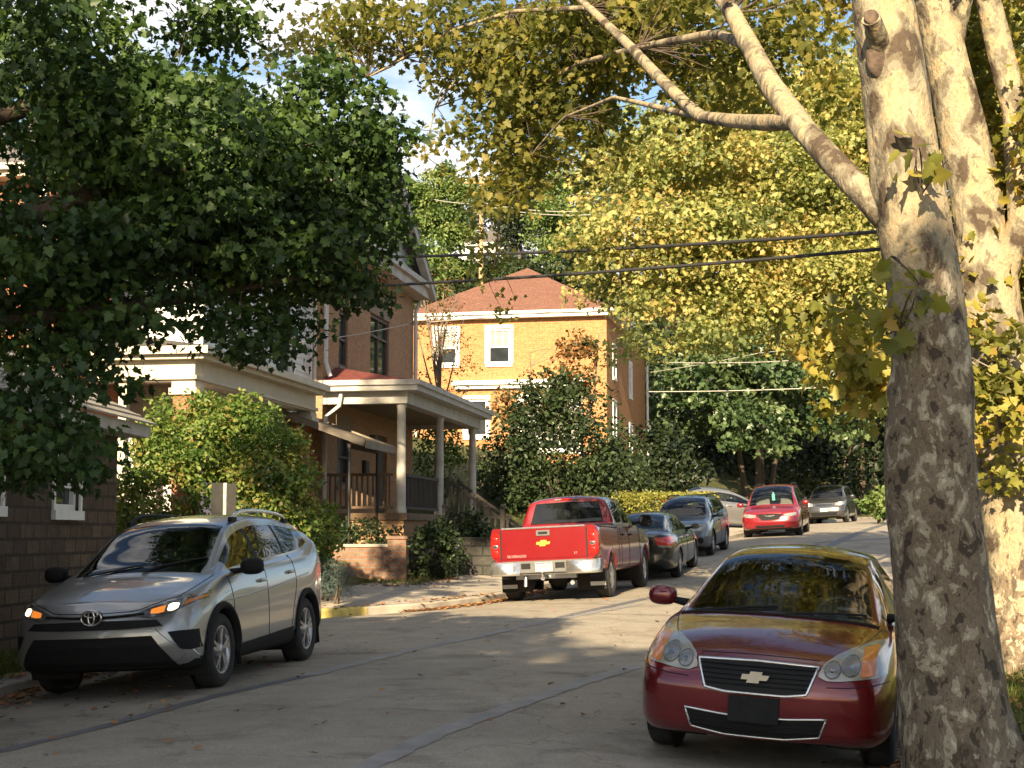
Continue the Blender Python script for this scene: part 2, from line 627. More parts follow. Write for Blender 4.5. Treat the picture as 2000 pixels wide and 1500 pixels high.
        for f, (s, t, z, yy, left) in zip(faces, info):
            g = 'body'
            ti = 0
            if sp['ws'][0] < s < sp['ws'][1] and t > 7.2: g = 'windshield'
            elif 'bl' in sp and sp['bl'][0] < s < sp['bl'][1] and t > 7.2: g = 'rear_window'
            elif 6.1 < t < 6.82:
                for q, w in enumerate(sp['side']):
                    if w[0] < s < w[1]:
                        g = ('side_window', q, left)
                        break
                else:
                    if sp['side'] and sp['side'][0][0] - .02 < s < sp['side'][-1][1] + .02: ti = 1
            if g == 'body' and ti == 0:
                ti = sp['matfn'](s, t, z, yy) if 'matfn' in sp else 0
            groups.setdefault(g, ([], []))
            groups[g][0].append(f); groups[g][1].append(ti)
        for g, (fs, tis) in groups.items():
            ids = sorted(set(v for f in fs for v in f))
            mp = {v: i for i, v in enumerate(ids)}
            mb = MB()
            mb.add([verts[v] for v in ids], [tuple(mp[v] for v in f) for f in fs], True)
            mb.mi = list(tis)
            if g == 'body':
                o = mb.build('body', [c.pm, M_TRIM, M_BLACK, M_UNDER] + sp.get('mats', []), c.root, recalc=False)
                md = o.modifiers.new('edge', 'EDGE_SPLIT'); md.split_angle = R(38)
                c.bodyobj = o
            else:
                nm = g if isinstance(g, str) else 'side_window'
                dark = isinstance(g, tuple) and g[1] >= sp.get('privacy', 99)
                o = mb.build(nm, M_GLASSD if dark else M_GLASS, c.root)
        c.bvh = BVHTree.FromPolygons([Vector(v) for v in verts], faces)

    # -------- pieces laid onto the body
    def hit(c, a, b, view):
        if view == 'F': o, d = Vector((9, a, b)), Vector((-1, 0, 0))
        elif view == 'R': o, d = Vector((-9, a, b)), Vector((1, 0, 0))
        elif view == 'L': o, d = Vector((a, 5, b)), Vector((0, -1, 0))
        elif view == 'D': o, d = Vector((a, -5, b)), Vector((0, 1, 0))
        else: o, d = Vector((a, b, 6)), Vector((0, 0, -1))
        h, nrm, _, _ = c.bvh.ray_cast(o, d)
        if h is None:
            h, nrm, _, _ = c.bvh.find_nearest(o + d * (8.0 if view in 'FR' else 4.2))
            nrm = -d
        if nrm.dot(d) > 0: nrm = -nrm
        return h, nrm, d

    def patch(c, name, upper, lower, material, view='F', off=0.006, thick=0.03, n=18, m=8, parent=None, mb=None, bulge=0.0, mi=0):
        """a plate between an upper and a lower outline, bent to lie off mm in front of the body, with edges"""
        U, Lw = resample(upper, n), resample(lower, n)
        own = mb is None
        mb = mb or MB()
        rows, back = [], []
        for j in range(m):
            t = j / (m - 1)
            r, bk = [], []
            for i in range(n):
                a, b = U[i] * (1 - t) + Lw[i] * t
                h, nr, d = c.hit(a, b, view)
                k = bulge * math.sin(math.pi * t) * math.sin(math.pi * i / (n - 1)) if bulge else 0
                p = h - d * (off + k)
                r.append(p); bk.append(p + d * thick)
            rows.append(r); back.append(bk)
        mb.grid(rows, True, mi)
        edge = [rows[0], ] and (rows[0] + [r[-1] for r in rows[1:]] + rows[-1][::-1][1:] + [r[0] for r in rows[::-1]][1:-1])
        eb = back[0] + [r[-1] for r in back[1:]] + back[-1][::-1][1:] + [r[0] for r in back[::-1]][1:-1]
        k = len(edge)
        mb.add(edge + eb, [(i, (i + 1) % k, k + (i + 1) % k, k + i) for i in range(k)], False, mi)
        c.lastedge = [Vector(p) for p in edge]
        if own: return mb.build(name, material, parent or c.root)
        return mb

    def rim(c, name, rad, material, parent=None, edge=None):
        e = edge or c.lastedge
        mb = MB()
        mb.tube(e + [e[0], e[1]], rad, 6, cap=False)
        return mb.build(name, material, parent or c.root)

    def line(c, pts, view, rad=0.004, mb=None, off=0.0, n=24):
        P = resample(pts, n)
        path = []
        for a, b in P:
            h, nr, d = c.hit(a, b, view)
            path.append(h + nr * off)
        mb.tube(path, rad, 5)
        return mb

    def seams(c, lines, rad=0.0045):
        for view, pts in lines: c.line(pts, view, rad, MB()).build('panel_seam', M_TRIM, c.root)

    def wheels(c, style='spoke', nsp=5, rimr=None, track=None, steer=0.0, rimmat=None):
        sp = c.sp
        tr = track or sp['track']
        rr = rimr or c.Rt * .64
        rm = rimmat or M_RIM
        w = c.tw
        for xa in (c.WB / 2, -c.WB / 2):
            for sy in (1, -1):
                wh = empty('wheel', (xa, sy * tr / 2, c.Rt), 0, c.root)
                wh.rotation_euler = (0, 0, (steer if xa > 0 else 0) + (0 if sy > 0 else math.pi))
                t = MB()
                q = c.Rt
                pr = [(rr * .98, w * .40), (rr + .01, w * .47), ((rr + q) / 2, w * .52), (q - .03, w * .47), (q - .008, w * .38), (q, w * .2), (q, -w * .2), (q - .008, -w * .38), (q - .03, -w * .47), ((rr + q) / 2, -w * .5), (rr, -w * .44)]
                t.lathe(pr, 40, 'Y')
                t.build('tyre', M_TYRE, wh)
                rmb = MB()
                y0 = w * .40
                rmb.lathe([(rr, y0 - .10), (rr, y0 + .004), (rr - .018, y0 + .006), (rr - .03, y0 - .03), (rr - .035, y0 - .09)], 40, 'Y', mi=0)
                rmb.lathe([(rr - .03, y0 - .085), (0.0, y0 - .10)], 32, 'Y', mi=1)
                rmb.lathe([(.075, y0 - .07), (.07, y0 - .012), (.055, y0 + .002), (0.0, y0 + .005)], 20, 'Y', mi=0)
                for k in range(nsp):
                    a = 2 * math.pi * k / nsp + .3
                    if style == 'twin':
                        for da in (-.16, .16):
                            pa = (.05 * math.cos(a), y0 - .012, .05 * math.sin(a))
                            pb = ((rr - .02) * math.cos(a + da), y0 - .008, (rr - .02) * math.sin(a + da))
                            d = Vector(pb) - Vector(pa)
                            rmb.beam(pa, pb, .028, .03, 0)
                    else:
                        pa = (.04 * math.cos(a), y0 - .014, .04 * math.sin(a))
                        pb = ((rr - .02) * math.cos(a), y0 - .010, (rr - .02) * math.sin(a))
                        rmb.beam(pa, pb, .034 if style == 'spoke' else .055, sp.get('spw', .06), 0)
                rmb.build('rim', [rm, M_RIMDARK], wh)
        # the dark wells behind the wheels
        for xa, ra in ((c.WB / 2, sp['RA']), (-c.WB / 2, sp.get('RAr', sp['RA']))):
            for sy in (1, -1):
                wl = MB()
                rows = []
                for y in (sp['w'][len(sp['w']) // 2][1] - .03, .42):
                    rows.append([(xa + (ra + .012) * math.cos(a), sy * y, c.Rt + (ra + .012) * math.sin(a)) for a in np.linspace(-.5, math.pi + .5, 24)])
                wl.grid(rows + [[(xa, sy * .42, c.Rt)] * 24], True)
                wl.build('wheel_well', M_UNDER, c.root)

    def arches(c, material, rad=.03, out=.0, name='wheel_arch_trim', a0=-.25, a1=None):
        sp = c.sp
        for xa, ra in ((c.WB / 2, sp['RA']), (-c.WB / 2, sp.get('RAr', sp['RA']))):
            for sy in (1, -1):
                mb = MB()
                rows = [[], [], [], []]
                for a in np.linspace(a0, (math.pi - a0), 30):
                    for q, (dr, do) in enumerate(((rad, .002), (rad * .7, .012), (0.0, .014), (-.012, -.05))):
                        x, z = xa + (ra + dr) * math.cos(a), c.Rt + (ra + dr) * math.sin(a)
                        h, nr, d = c.hit(x + 0.0, max(z, .2), 'L' if sy > 0 else 'D')
                        xo, zo = xa + (ra + max(dr, .012)) * math.cos(a), c.Rt + (ra + max(dr, .012)) * math.sin(a)
                        h2, _, _ = c.hit(xo, max(zo, sp['zb'][2][1] + .03), 'L' if sy > 0 else 'D')
                        y = abs(h2.y)
                        y = max(y, c.sp['track'] / 2)
                        rows[q].append((x, sy * (y + do + out), max(z, .2)))
                mb.grid(rows, True)
                mb.build(name, material, c.root)

    def mirrors(c, x, y, z, size=(.12, .2, .15), material=None, glass=True, arm=.07):
        for sy in (1, -1):
            mb = MB()
            mb.ellipsoid((x, sy * (y + arm + size[1] / 2), z), (size[0] / 2 + .02, size[1] / 2, size[2] / 2), 18, 12, p=.7)
            mb.tube([(x + .02, sy * (y - .05), z - .05), (x + .01, sy * (y + arm + .03), z - .03)], [.035, .025], 8, mi=1)
            o = mb.build('side_mirror', [material or c.pm, M_BLACK], c.root)
            g = MB()
            g.box((x - size[0] / 2 - .012, sy * (y + arm + size[1] / 2), z), (.006, size[1] * .78, size[2] * .7))
            g.build('mirror_glass', M_DARKWIN, o, bevel=.002)

    def handles(c, spots, material=None):
        for x, z in spots:
            for v, sy in (('L', 1), ('D', -1)):
                h, nr, d = c.hit(x, z, v)
                mb = MB()
                mb.ellipsoid((h.x, h.y + sy * .022, h.z), (.095, .018, .020), 14, 8, p=.6)
                mb.box((h.x + .07, h.y + sy * .008, h.z), (.03, .03, .022))
                mb.box((h.x - .07, h.y + sy * .008, h.z), (.03, .03, .022))
                mb.build('door_handle', material or c.pm, c.root)

    def cabin(c, seats, dash_s, dash_z, wheel=True, seatmat=None, width=.62, floor=.35, wheelmat=None, bench=None):
        sm = seatmat or M_SEAT
        xd = c.px(dash_s)
        d = MB()
        d.box((xd - .18, 0, dash_z - .12), (.46, width * 2 + .1, .2))
        d.box((xd - .9, 0, floor), (2.4, width * 2, .04))
        d.build('dashboard', M_CABIN, c.root, bevel=.04)
        for s, y, zs in seats:
            x = c.px(s)
            mb = MB()
            mb.box((x + .2, y, zs), (.5, .5, .16))
            mb.box((x - .08, y, zs + .33), (.14, .48, .62), Matrix.Rotation(R(-12), 3, 'Y'))
            o = mb.build('seat', sm, c.root, bevel=.05)
            h = MB()
            h.ellipsoid((x - .17, y, zs + .76), (.055, .14, .10), 14, 10, p=.7)
            h.build('headrest', sm, o)
        if wheel:
            mb = MB()
            cx, cy, cz = xd - .48, .36, dash_z - .02
            rot = Matrix.Rotation(R(-28), 3, 'Y')
            ring = [Vector((cx, cy, cz)) + rot @ Vector((0, .185 * math.cos(a), .185 * math.sin(a))) for a in np.linspace(0, 2 * math.pi, 33)]
            mb.tube(ring, .016, 8, cap=False)
            for a in (math.pi / 2 * 3, 0, math.pi):
                mb.tube([(cx, cy, cz), Vector((cx, cy, cz)) + rot @ Vector((0, .18 * math.cos(a), .18 * math.sin(a)))], .018, 6)
            mb.ellipsoid((cx, cy, cz), (.03, .07, .06), 12, 8)
            mb.tube([(cx, cy, cz), (xd - .1, cy, dash_z - .18)], .03, 8)
            mb.build('steering_wheel', wheelmat or M_CABIN, c.root)

    def place(c, x, y, heading, toward=True, zoff=0.0):
        """heading: degrees right of straight up the street; toward: the nose points back at the camera"""
        h = R(heading)
        fx, fy = math.sin(h), math.cos(h)
        if toward: fx, fy = -fx, -fy
        lx, ly = -fy, fx
        a, t = c.WB / 2, c.sp['track'] / 2
        P = {}
        for i, j in ((1, 1), (1, -1), (-1, 1), (-1, -1)):
            X, Y = x + fx * a * i + lx * t * j, y + fy * a * i + ly * t * j
            P[i, j] = Vector((X, Y, ground_z(X, Y)))
        cen = sum(P.values(), Vector()) / 4
        vx = (P[1, 1] + P[1, -1] - P[-1, 1] - P[-1, -1]).normalized()
        vy = (P[1, 1] + P[-1, 1] - P[1, -1] - P[-1, -1])
        vz = vx.cross(vy).normalized()
        vy = vz.cross(vx)
        mtx = Matrix((vx, vy, vz)).transposed().to_4x4()
        mtx.translation = cen + vz * zoff
        c.root.matrix_world = mtx
        return c


def bow_tie(mb, c, y, z, w, h, thick, view='F', off=.012, slant=.3):
    """a cross-shaped badge with slanted arms"""
    a, b = w / 2, h / 2
    k = .21 * w
    poly = [(-a + slant * b * .5 * .6, .45 * b), (-k, .45 * b), (-k + slant * b * .3, b), (k + slant * b * .3, b), (k, .45 * b), (a, .45 * b),
            (a - slant * b * .6, -.45 * b), (k - .01, -.45 * b), (k - slant * b * .6, -b), (-k - slant * b * .6, -b), (-k - .01, -.45 * b), (-a, -.45 * b)]
    h0, nr, d = c.hit(y, z, view)
    x0 = h0.x - d.x * off
    if view == 'R': poly = [(-u, v) for u, v in poly]
    mb.prism([(y + u, z + v) for u, v in poly], 0, x0, x0 - d.x * thick)
    return mb


def text_mesh(name, body, size, material, parent, loc, rot, extrude=.003, align='CENTER', sx=1.0):
    cu = bpy.data.curves.new(name, 'FONT')
    cu.body = body
    cu.size = size
    cu.extrude = extrude
    cu.align_x = align
    cu.align_y = 'CENTER'
    tmp = bpy.data.objects.new('tmp_text', cu)
    COL.objects.link(tmp)
    dg = bpy.context.evaluated_depsgraph_get()
    me = bpy.data.meshes.new_from_object(tmp.evaluated_get(dg))
    bpy.data.objects.remove(tmp)
    bpy.data.curves.remove(cu)
    me.materials.clear()
    me.materials.append(material)
    o = bpy.data.objects.new(name, me)
    COL.objects.link(o)
    o.parent = parent
    o.location = loc
    o.rotation_euler = rot
    o.scale = (sx, 1, 1)
    return o
# ------------------------------------------------------------------ the vehicles one by one
M_SILVER = paint('silver_paint', (0.33, 0.335, 0.33), 0.75, 0.34)
M_MAROON = paint('maroon_paint', (0.145, 0.006, 0.009), 0.35, 0.22, .03)
M_TRUCKRED = paint('red_truck_paint', (0.20, 0.006, 0.010), 0.2, 0.26, .03)
M_VANRED = paint('van_red_paint', (0.21, 0.008, 0.013), 0.2, 0.26, .03)
M_DARKGREEN = paint('dark_grey_green_paint', (0.022, 0.026, 0.024), 0.4, 0.26, .06)
M_GREY = paint('grey_paint', (0.13, 0.14, 0.15), 0.6, 0.30, .10)
M_DARKGREY = paint('dark_grey_paint', (0.055, 0.055, 0.058), 0.5, 0.30, .10)
M_PALESILVER = paint('pale_silver_paint', (0.22, 0.225, 0.23), 0.6, 0.32, .10)
M_LGREYPL = mat('grey_bumper_plastic', (0.10, 0.10, 0.10), 0.6, var=0.15, vs=12, bump=.1, bs=150)


def sym(pts): return [(-y, z) for y, z in pts]


# ---- silver SUV ------------------------------------------------------------
def silver_suv():
    sp = dict(L=4.60, WB=2.66, FO=0.93, R=0.355, tw=.235, RA=.405, track=1.575, bulge=.05,
              zb=[(0, .30), (.2, .24), (.6, .21), (4, .23), (4.4, .32), (4.6, .45)],
              w=[(0, .56), (.04, .69), (.1, .775), (.2, .84), (.4, .89), (.8, .915), (2.3, .92), (3.8, .915), (4.2, .89), (4.45, .82), (4.56, .72), (4.6, .6)],
              zs=[(0, .86), (.12, .90), (.5, .97), (1.05, 1.05), (1.5, 1.10), (2.5, 1.135), (3.1, 1.165), (3.5, 1.19), (3.8, 1.225), (4.05, 1.30), (4.2, 1.34), (4.35, 1.25), (4.6, .98)],
              wsh=[(0, .52), (.06, .66), (.15, .73), (.35, .79), (.8, .83), (1.3, .85), (2.5, .85), (3.8, .825), (4.3, .775), (4.6, .58)],
              zt=[(0, .875), (.12, .925), (.5, 1.0), (1.0, 1.085), (1.2, 1.16), (1.5, 1.32), (1.85, 1.50), (2.2, 1.585), (2.7, 1.625), (3.3, 1.61), (3.9, 1.555), (4.2, 1.51), (4.35, 1.44), (4.6, 1.04)],
              wt=[(0, .48), (.06, .58), (.2, .63), (.6, .68), (1.0, .71), (1.2, .71), (1.5, .67), (1.9, .62), (2.4, .605), (3.4, .605), (4.1, .60), (4.35, .60), (4.6, .5)],
              zc=[(0, .89), (.12, .955), (.5, 1.035), (.92, 1.10), (1.15, 1.19), (1.5, 1.38), (1.9, 1.585), (2.2, 1.645), (2.8, 1.685), (3.4, 1.675), (4.0, 1.615), (4.25, 1.57), (4.4, 1.45), (4.6, 1.05)],
              ws=(1.0, 1.93), bl=(4.27, 4.46),
              side=[(1.38, 2.20), (2.30, 3.12), (3.20, 4.02)], privacy=1,
              setback=[(.22, .11), (.34, .03), (.48, 0), (.62, .01), (.72, .05), (.80, .10), (.88, .17), (.96, .30), (1.1, .36)],
              setback_r=[(.4, .05), (.6, .06), (1.0, .0), (1.5, -.15)],
              matfn=lambda s, t, z, y: 2 if (t < 2.3 and .4 < s < 4.3) or z < .33 else (3 if t < 1 else 0))
    c = Car('silver_suv', 'silver suv with lit amber headlamps and black lower grille beside the kerb', 'suv', sp, M_SILVER)
    c.cabin([(2.45, .38, .62), (2.45, -.38, .62), (3.4, .4, .66), (3.4, -.4, .66)], 1.35, 1.02, width=.66, floor=.4)
    c.wheels('twin', 5, .235)
    c.arches(M_BLACK, .055, .012, a0=-.1)
    # lower black opening with its silver bar, the slim upper grille, the nose panel
    c.patch('lower_grille', [(-.60, .585), (.60, .585)], [(-.76, .27), (-.4, .235), (.4, .235), (.76, .27)], M_BLACK, 'F', .012, n=26, m=12)
    mb = MB()
    for k in range(5):
        z = .30 + .045 * k
        c.line([(-.66 + k * .012, z), (.66 - k * .012, z)], 'F', .006, mb, .016, 30)
    mb.build('lower_grille_mesh', M_TRIM, c.root)
    c.patch('upper_grille', [(-.60, .715), (0, .72), (.60, .715)], [(-.66, .655), (-.3, .64), (.3, .64), (.66, .655)], M_TRIM, 'F', .008, n=26, m=6)
    mb = MB()
    c.patch('', [(-.60, .632), (0, .622), (.60, .632)], [(-.60, .575), (0, .57), (.60, .575)], None, 'F', .03, .05, 24, 5, mb=mb)
    for sg in (1, -1):
        u = [(.60 * sg, .632), (.84 * sg, .40)]
        l = [(.575 * sg, .575), (.755 * sg, .325)]
        c.patch('', u, l, None, 'F', .026, .05, 12, 5, mb=mb)
        c.patch('', [(.74 * sg, .33), (.80 * sg, .36), (.86 * sg, .42)], [(.755 * sg, .29), (.82 * sg, .30), (.88 * sg, .35)], None, 'F', .02, .05, 8, 4, mb=mb)
    mb.build('bumper_bar', M_SILVER, c.root)
    for sg in (1, -1):
        c.patch('fog_lamp_recess', [(.705 * sg, .60), (.80 * sg, .605), (.885 * sg, .60)], [(.80 * sg, .435), (.85 * sg, .42), (.89 * sg, .43)], M_BLACK, 'F', .010, n=10, m=8)
        # headlamp: dark housing, lamp bowl, amber inner corner
        hl = c.patch('headlight', [(.40 * sg, .775), (.55 * sg, .835), (.72 * sg, .885), (.90 * sg, .925)], [(.40 * sg, .755), (.55 * sg, .735), (.72 * sg, .765), (.90 * sg, .885)], M_LENSDARK, 'F', .012, n=18, m=8)
        c.patch('lamp_bowl', [(.68 * sg, .84), (.705 * sg, .853), (.735 * sg, .853), (.755 * sg, .845)], [(.68 * sg, .795), (.705 * sg, .786), (.735 * sg, .793), (.755 * sg, .81)], M_LAMPON, 'F', .020, .02, 10, 6, hl)
        c.patch('indicator_lamp', [(.54 * sg, .808), (.60 * sg, .825), (.655 * sg, .835)], [(.54 * sg, .77), (.60 * sg, .768), (.655 * sg, .78)], M_AMBERON, 'F', .018, .02, 8, 5, hl)
        c.patch('indicator_lamp', [(.79 * sg, .87), (.87 * sg, .905)], [(.79 * sg, .825), (.87 * sg, .885)], M_AMBER, 'F', .018, .02, 8, 5, hl)
        c.patch('tail_light', [(.60 * sg, 1.08), (.86 * sg, 1.10)], [(.60 * sg, .92), (.86 * sg, .95)], M_REDL, 'R', .012, n=10, m=6)
    mb = MB()
    c.line([(-.48, .765), (-.2, .748), (0, .745), (.2, .748), (.48, .765)], 'F', .012, mb, .012, 30)
    mb.build('chrome_strip', M_TRIM, c.root)
    # badge: three interlocked ovals on a dark disc
    em = MB()
    h, _, _ = c.hit(0, .755, 'F')
    x0 = h.x + .03
    def oval(ry, rz, cy=0, cz=0, r=.0085):
        em.tube([(x0 + .012, cy + ry * math.cos(a), .752 + cz + rz * math.sin(a)) for a in np.linspace(0, 2 * math.pi, 37)], r, 6, cap=False)
    oval(.098, .068); oval(.030, .060, 0, .002); oval(.064, .026, 0, .032)
    e = em.build('badge', M_CHROME, c.root)
    d = MB()
    d.prism([(.094 * math.cos(a), .752 + .064 * math.sin(a)) for a in np.linspace(0, 2 * math.pi, 28)[:-1]], 0, x0 - .06, x0 + .002)
    d.build('badge_disc', M_TRIM, e)
    X = c.px
    c.seams([('L', [(X(1.22), .32), (X(1.24), .8), (X(1.20), 1.06)]), ('L', [(X(2.25), .30), (X(2.27), 1.13)]), ('L', [(X(3.22), 1.2), (X(3.24), .9), (X(3.08), .62), (X(2.98), .34)]),
             ('D', [(X(1.22), .32), (X(1.24), .8), (X(1.20), 1.06)]), ('D', [(X(2.25), .30), (X(2.27), 1.13)]), ('D', [(X(3.22), 1.2), (X(3.24), .9), (X(3.08), .62), (X(2.98), .34)]),
             ('F', [(.86, .93), (.60, .87), (.40, .795), (0, .783), (-.40, .795), (-.60, .87), (-.86, .93)]),
             ('T', [(X(.30), .72), (X(.7), .76), (X(1.05), .78)]), ('T', [(X(.30), -.72), (X(.7), -.76), (X(1.05), -.78)])])
    for v in 'LD':
        mb = MB(); c.line([(X(.9), .82), (X(1.6), .84), (X(2.6), .90), (X(3.7), .98)], v, .010, mb, -.003, 40); mb.build('body_crease', M_SILVER, c.root)
        c.patch('rocker_cladding', [(X(1.0), .36), (X(3.05), .42)], [(X(1.0), .27), (X(3.05), .29)], M_BLACK, v, .014, .03, 30, 4)
    c.mirrors(X(1.42), .86, 1.13, (.15, .23, .165), M_BLACK)
    c.handles([(X(2.10), .97), (X(3.05), 1.02)])
    for sg in (1, -1):
        rl = MB()
        pth = []
        for s in np.linspace(2.15, 3.95, 14):
            e_ = min((s - 2.15) / .18, (3.95 - s) / .18, 1)
            pth.append((X(s), .565 * sg, float(pchip(sp['zt'], s)) + .025 + .055 * smooth(e_)))
        rl.tube(pth, .020, 8)
        rl.build('roof_rail', M_CHROME if sg > 0 else M_TRIM, c.root)
        for s in (2.2, 3.9):
            bl = MB(); bl.box((X(s), .565 * sg, float(pchip(sp['zt'], s)) + .03), (.16, .05, .05)); bl.build('roof_rail_foot', M_TRIM, c.root, bevel=.012)
        mf = MB()
        mf.box((-c.WB / 2 - .42, .80 * sg, .33), (.012, .2, .34), Matrix.Rotation(R(8), 3, 'Y'))
        mf.box((c.WB / 2 - .42, .82 * sg, .30), (.012, .2, .26), Matrix.Rotation(R(8), 3, 'Y'))
        mf.build('mud_flap', M_BLACK, c.root)
    for a, b in (((X(1.02), .05), (X(1.30), .62)), ((X(1.0), -.55), (X(1.13), .02))):
        wp = MB(); c.line([a, b], 'T', .009, wp, .012, 12); wp.build('windscreen_wiper', M_TRIM, c.root)
    mi = MB(); mi.ellipsoid((X(1.78), 0, 1.42), (.02, .12, .035), 12, 8, p=.7); mi.tube([(X(1.78), 0, 1.43), (X(1.84), 0, 1.53)], .01, 6)
    mi.build('rear_view_mirror', M_TRIM, c.root)
    return c


# ---- maroon sedan ----------------------------------------------------------
def maroon_sedan():
    sp = dict(L=4.78, WB=2.70, FO=.95, R=.32, tw=.215, RA=.355, track=1.535, bulge=.07, sbl=1.0,
              zb=[(0, .25), (.2, .21), (.6, .19), (4, .2), (4.6, .28), (4.78, .35)],
              w=[(0, .56), (.04, .68), (.10, .755), (.2, .81), (.4, .855), (.8, .88), (2.4, .888), (3.8, .88), (4.4, .83), (4.65, .74), (4.78, .6)],
              zs=[(0, .74), (.12, .79), (.3, .835), (.6, .87), (1.1, .92), (1.6, .945), (3, .97), (3.8, 1.0), (4.6, .98), (4.78, .93)],
              wsh=[(0, .50), (.06, .63), (.15, .70), (.3, .745), (.6, .785), (1.2, .81), (2.5, .81), (4, .78), (4.6, .68), (4.78, .56)],
              zt=[(0, .755), (.12, .81), (.3, .86), (.6, .90), (1.12, .965), (1.35, 1.06), (1.7, 1.215), (2.1, 1.345), (2.55, 1.39), (3.2, 1.375), (3.6, 1.285), (4.0, 1.09), (4.1, 1.04), (4.3, 1.03), (4.65, 1.0), (4.78, .95)],
              wt=[(0, .46), (.06, .56), (.2, .61), (.5, .66), (1.12, .725), (1.35, .70), (1.7, .645), (2.1, .585), (2.6, .565), (3.2, .56), (3.6, .575), (4.0, .62), (4.3, .64), (4.78, .5)],
              zc=[(0, .765), (.1, .825), (.3, .895), (.6, .945), (1.02, .995), (1.25, 1.08), (1.7, 1.285), (2.05, 1.41), (2.3, 1.445), (2.7, 1.462), (3.2, 1.445), (3.6, 1.345), (4.05, 1.085), (4.3, 1.05), (4.78, .98)],
              ws=(1.08, 2.06), bl=(3.22, 4.0),
              side=[(1.36, 2.32), (2.42, 3.25), (3.33, 3.72)],
              setback=[(.2, .09), (.32, .02), (.45, 0), (.58, .0), (.66, .03), (.72, .06), (.80, .13), (.90, .27), (1.0, .36)],
              setback_r=[(.4, .02), (.9, 0), (1.2, -.1)],
              matfn=lambda s, t, z, y: 3 if t < .9 else 0)
    c = Car('maroon_sedan', 'dusty maroon sedan with clouded headlamps parked right beside the sycamore trunk', 'car', sp, M_MAROON)
    X = c.px
    c.cabin([(2.35, .37, .42), (2.35, -.37, .42), (3.25, .38, .46), (3.25, -.38, .46)], 1.45, .94, width=.64, floor=.25, wheelmat=M_SEATL, seatmat=M_SEATL)
    c.wheels('spoke', 5, .205, rimmat=M_RIM)
    # upper grille with bright surround and slats
    U, Lo = [(-.40, .752), (0, .765), (.40, .752)], [(-.335, .575), (-.2, .556), (.2, .556), (.335, .575)]
    g = c.patch('grille', U, Lo, M_TRIM, 'F', .010, n=22, m=9)
    c.rim('grille_surround', .011, M_CHROME, g)
    sl = MB()
    for k in range(1, 6):
        z = .575 + .03 * k
        hw = .335 + (.40 - .335) * (z - .575) / .18
        c.line([(-hw + .012, z), (hw - .012, z)], 'F', .0055, sl, .014, 24)
    sl.build('grille_slat', M_BLACK, g)
    bt = MB()
    bow_tie(bt, c, 0, .665, .19, .075, .012, 'F', .030, .8)
    bt.build('cross_badge', M_BADGE, c.root)
    g2 = c.patch('lower_grille', [(-.47, .425), (-.2, .405), (.2, .405), (.47, .425)], [(-.425, .30), (-.2, .268), (.2, .268), (.425, .30)], M_TRIM, 'F', .010, n=24, m=8)
    c.rim('lower_grille_surround', .008, M_CHROME, g2)
    sl = MB()
    for k in range(1, 4):
        z = .292 + .03 * k
        c.line([(-.43, z + .01), (0, z - .004), (.43, z + .01)], 'F', .005, sl, .014, 24)
    sl.build('lower_grille_slat', M_BLACK, g2)
    h, _, _ = c.hit(0, .45, 'F')
    pl = MB(); pl.box((h.x + .03, 0, .455), (.02, .335, .17), Matrix.Rotation(R(-4), 3, 'Y'))
    for y in (-.09, .09): pl.tube([(h.x + .036, y, .49), (h.x + .045, y, .49)], .008, 8)
    pl.build('plate_holder', M_BLACK, c.root, bevel=.012)
    for sg in (1, -1):
        up = [(.405 * sg, .715), (.43 * sg, .775), (.50 * sg, .825), (.60 * sg, .868), (.72 * sg, .90), (.80 * sg, .905)]
        lo = [(.405 * sg, .695), (.46 * sg, .672), (.55 * sg, .674), (.66 * sg, .688), (.77 * sg, .70), (.83 * sg, .715)]
        hl = c.patch('headlight', up, lo, M_LENSOLD, 'F', .010, n=24, m=12, bulge=.012)
        for (y, z, r) in ((.492, .742, .050), (.605, .770, .060)):
            ang = np.linspace(math.pi - .25, .25, 12)
            ua = [((y + r * math.cos(t)) * sg, z + r * math.sin(t)) for t in ang]
            la = [((y + r * math.cos(t)) * sg, z - r * math.sin(t)) for t in ang]
            bo = c.patch('lamp_bowl', ua, la, M_BOWL, 'F', .024, .02, 14, 9, hl, bulge=.006)
            c.rim('lamp_ring', .0045, M_LENSDARK, bo)
            ua = [((y + .3 * r * math.cos(t)) * sg, z + .3 * r * math.sin(t)) for t in ang]
            la = [((y + .3 * r * math.cos(t)) * sg, z - .3 * r * math.sin(t)) for t in ang]
            c.patch('bulb_cap', ua, la, M_REFL, 'F', .034, .015, 8, 6, hl)
        c.patch('indicator_lens', [(.665 * sg, .868), (.755 * sg, .885)], [(.675 * sg, .705), (.76 * sg, .718)], M_AMBER, 'F', .026, .02, 8, 8, hl)
        c.patch('tail_light', [(.42 * sg, .94), (.82 * sg, .92)], [(.42 * sg, .76), (.80 * sg, .76)], M_REDL, 'R', .010, n=12, m=6)
    c.seams([('T', [(X(.36), .60), (X(.7), .68), (X(1.08), .745)]), ('T', [(X(.36), -.60), (X(.7), -.68), (X(1.08), -.745)]),
             ('F', [(.40, .785), (.2, .79), (0, .792), (-.2, .79), (-.40, .785)]),
             ('L', [(X(1.28), .25), (X(1.26), .7), (X(1.30), .93)]), ('L', [(X(2.37), .24), (X(2.38), .96)]), ('L', [(X(3.42), .98), (X(3.38), .7), (X(3.2), .40)]),
             ('D', [(X(1.28), .25), (X(1.26), .7), (X(1.30), .93)]), ('D', [(X(2.37), .24), (X(2.38), .96)]),
             ('F', [(.84, .665), (.6, .635), (.46, .63)]), ('F', [(-.84, .665), (-.6, .635), (-.46, .63)])], .0035)
    c.mirrors(X(1.62), .80, 1.04, (.13, .22, .155))
    c.handles([(X(2.22), .82), (X(3.22), .84)])
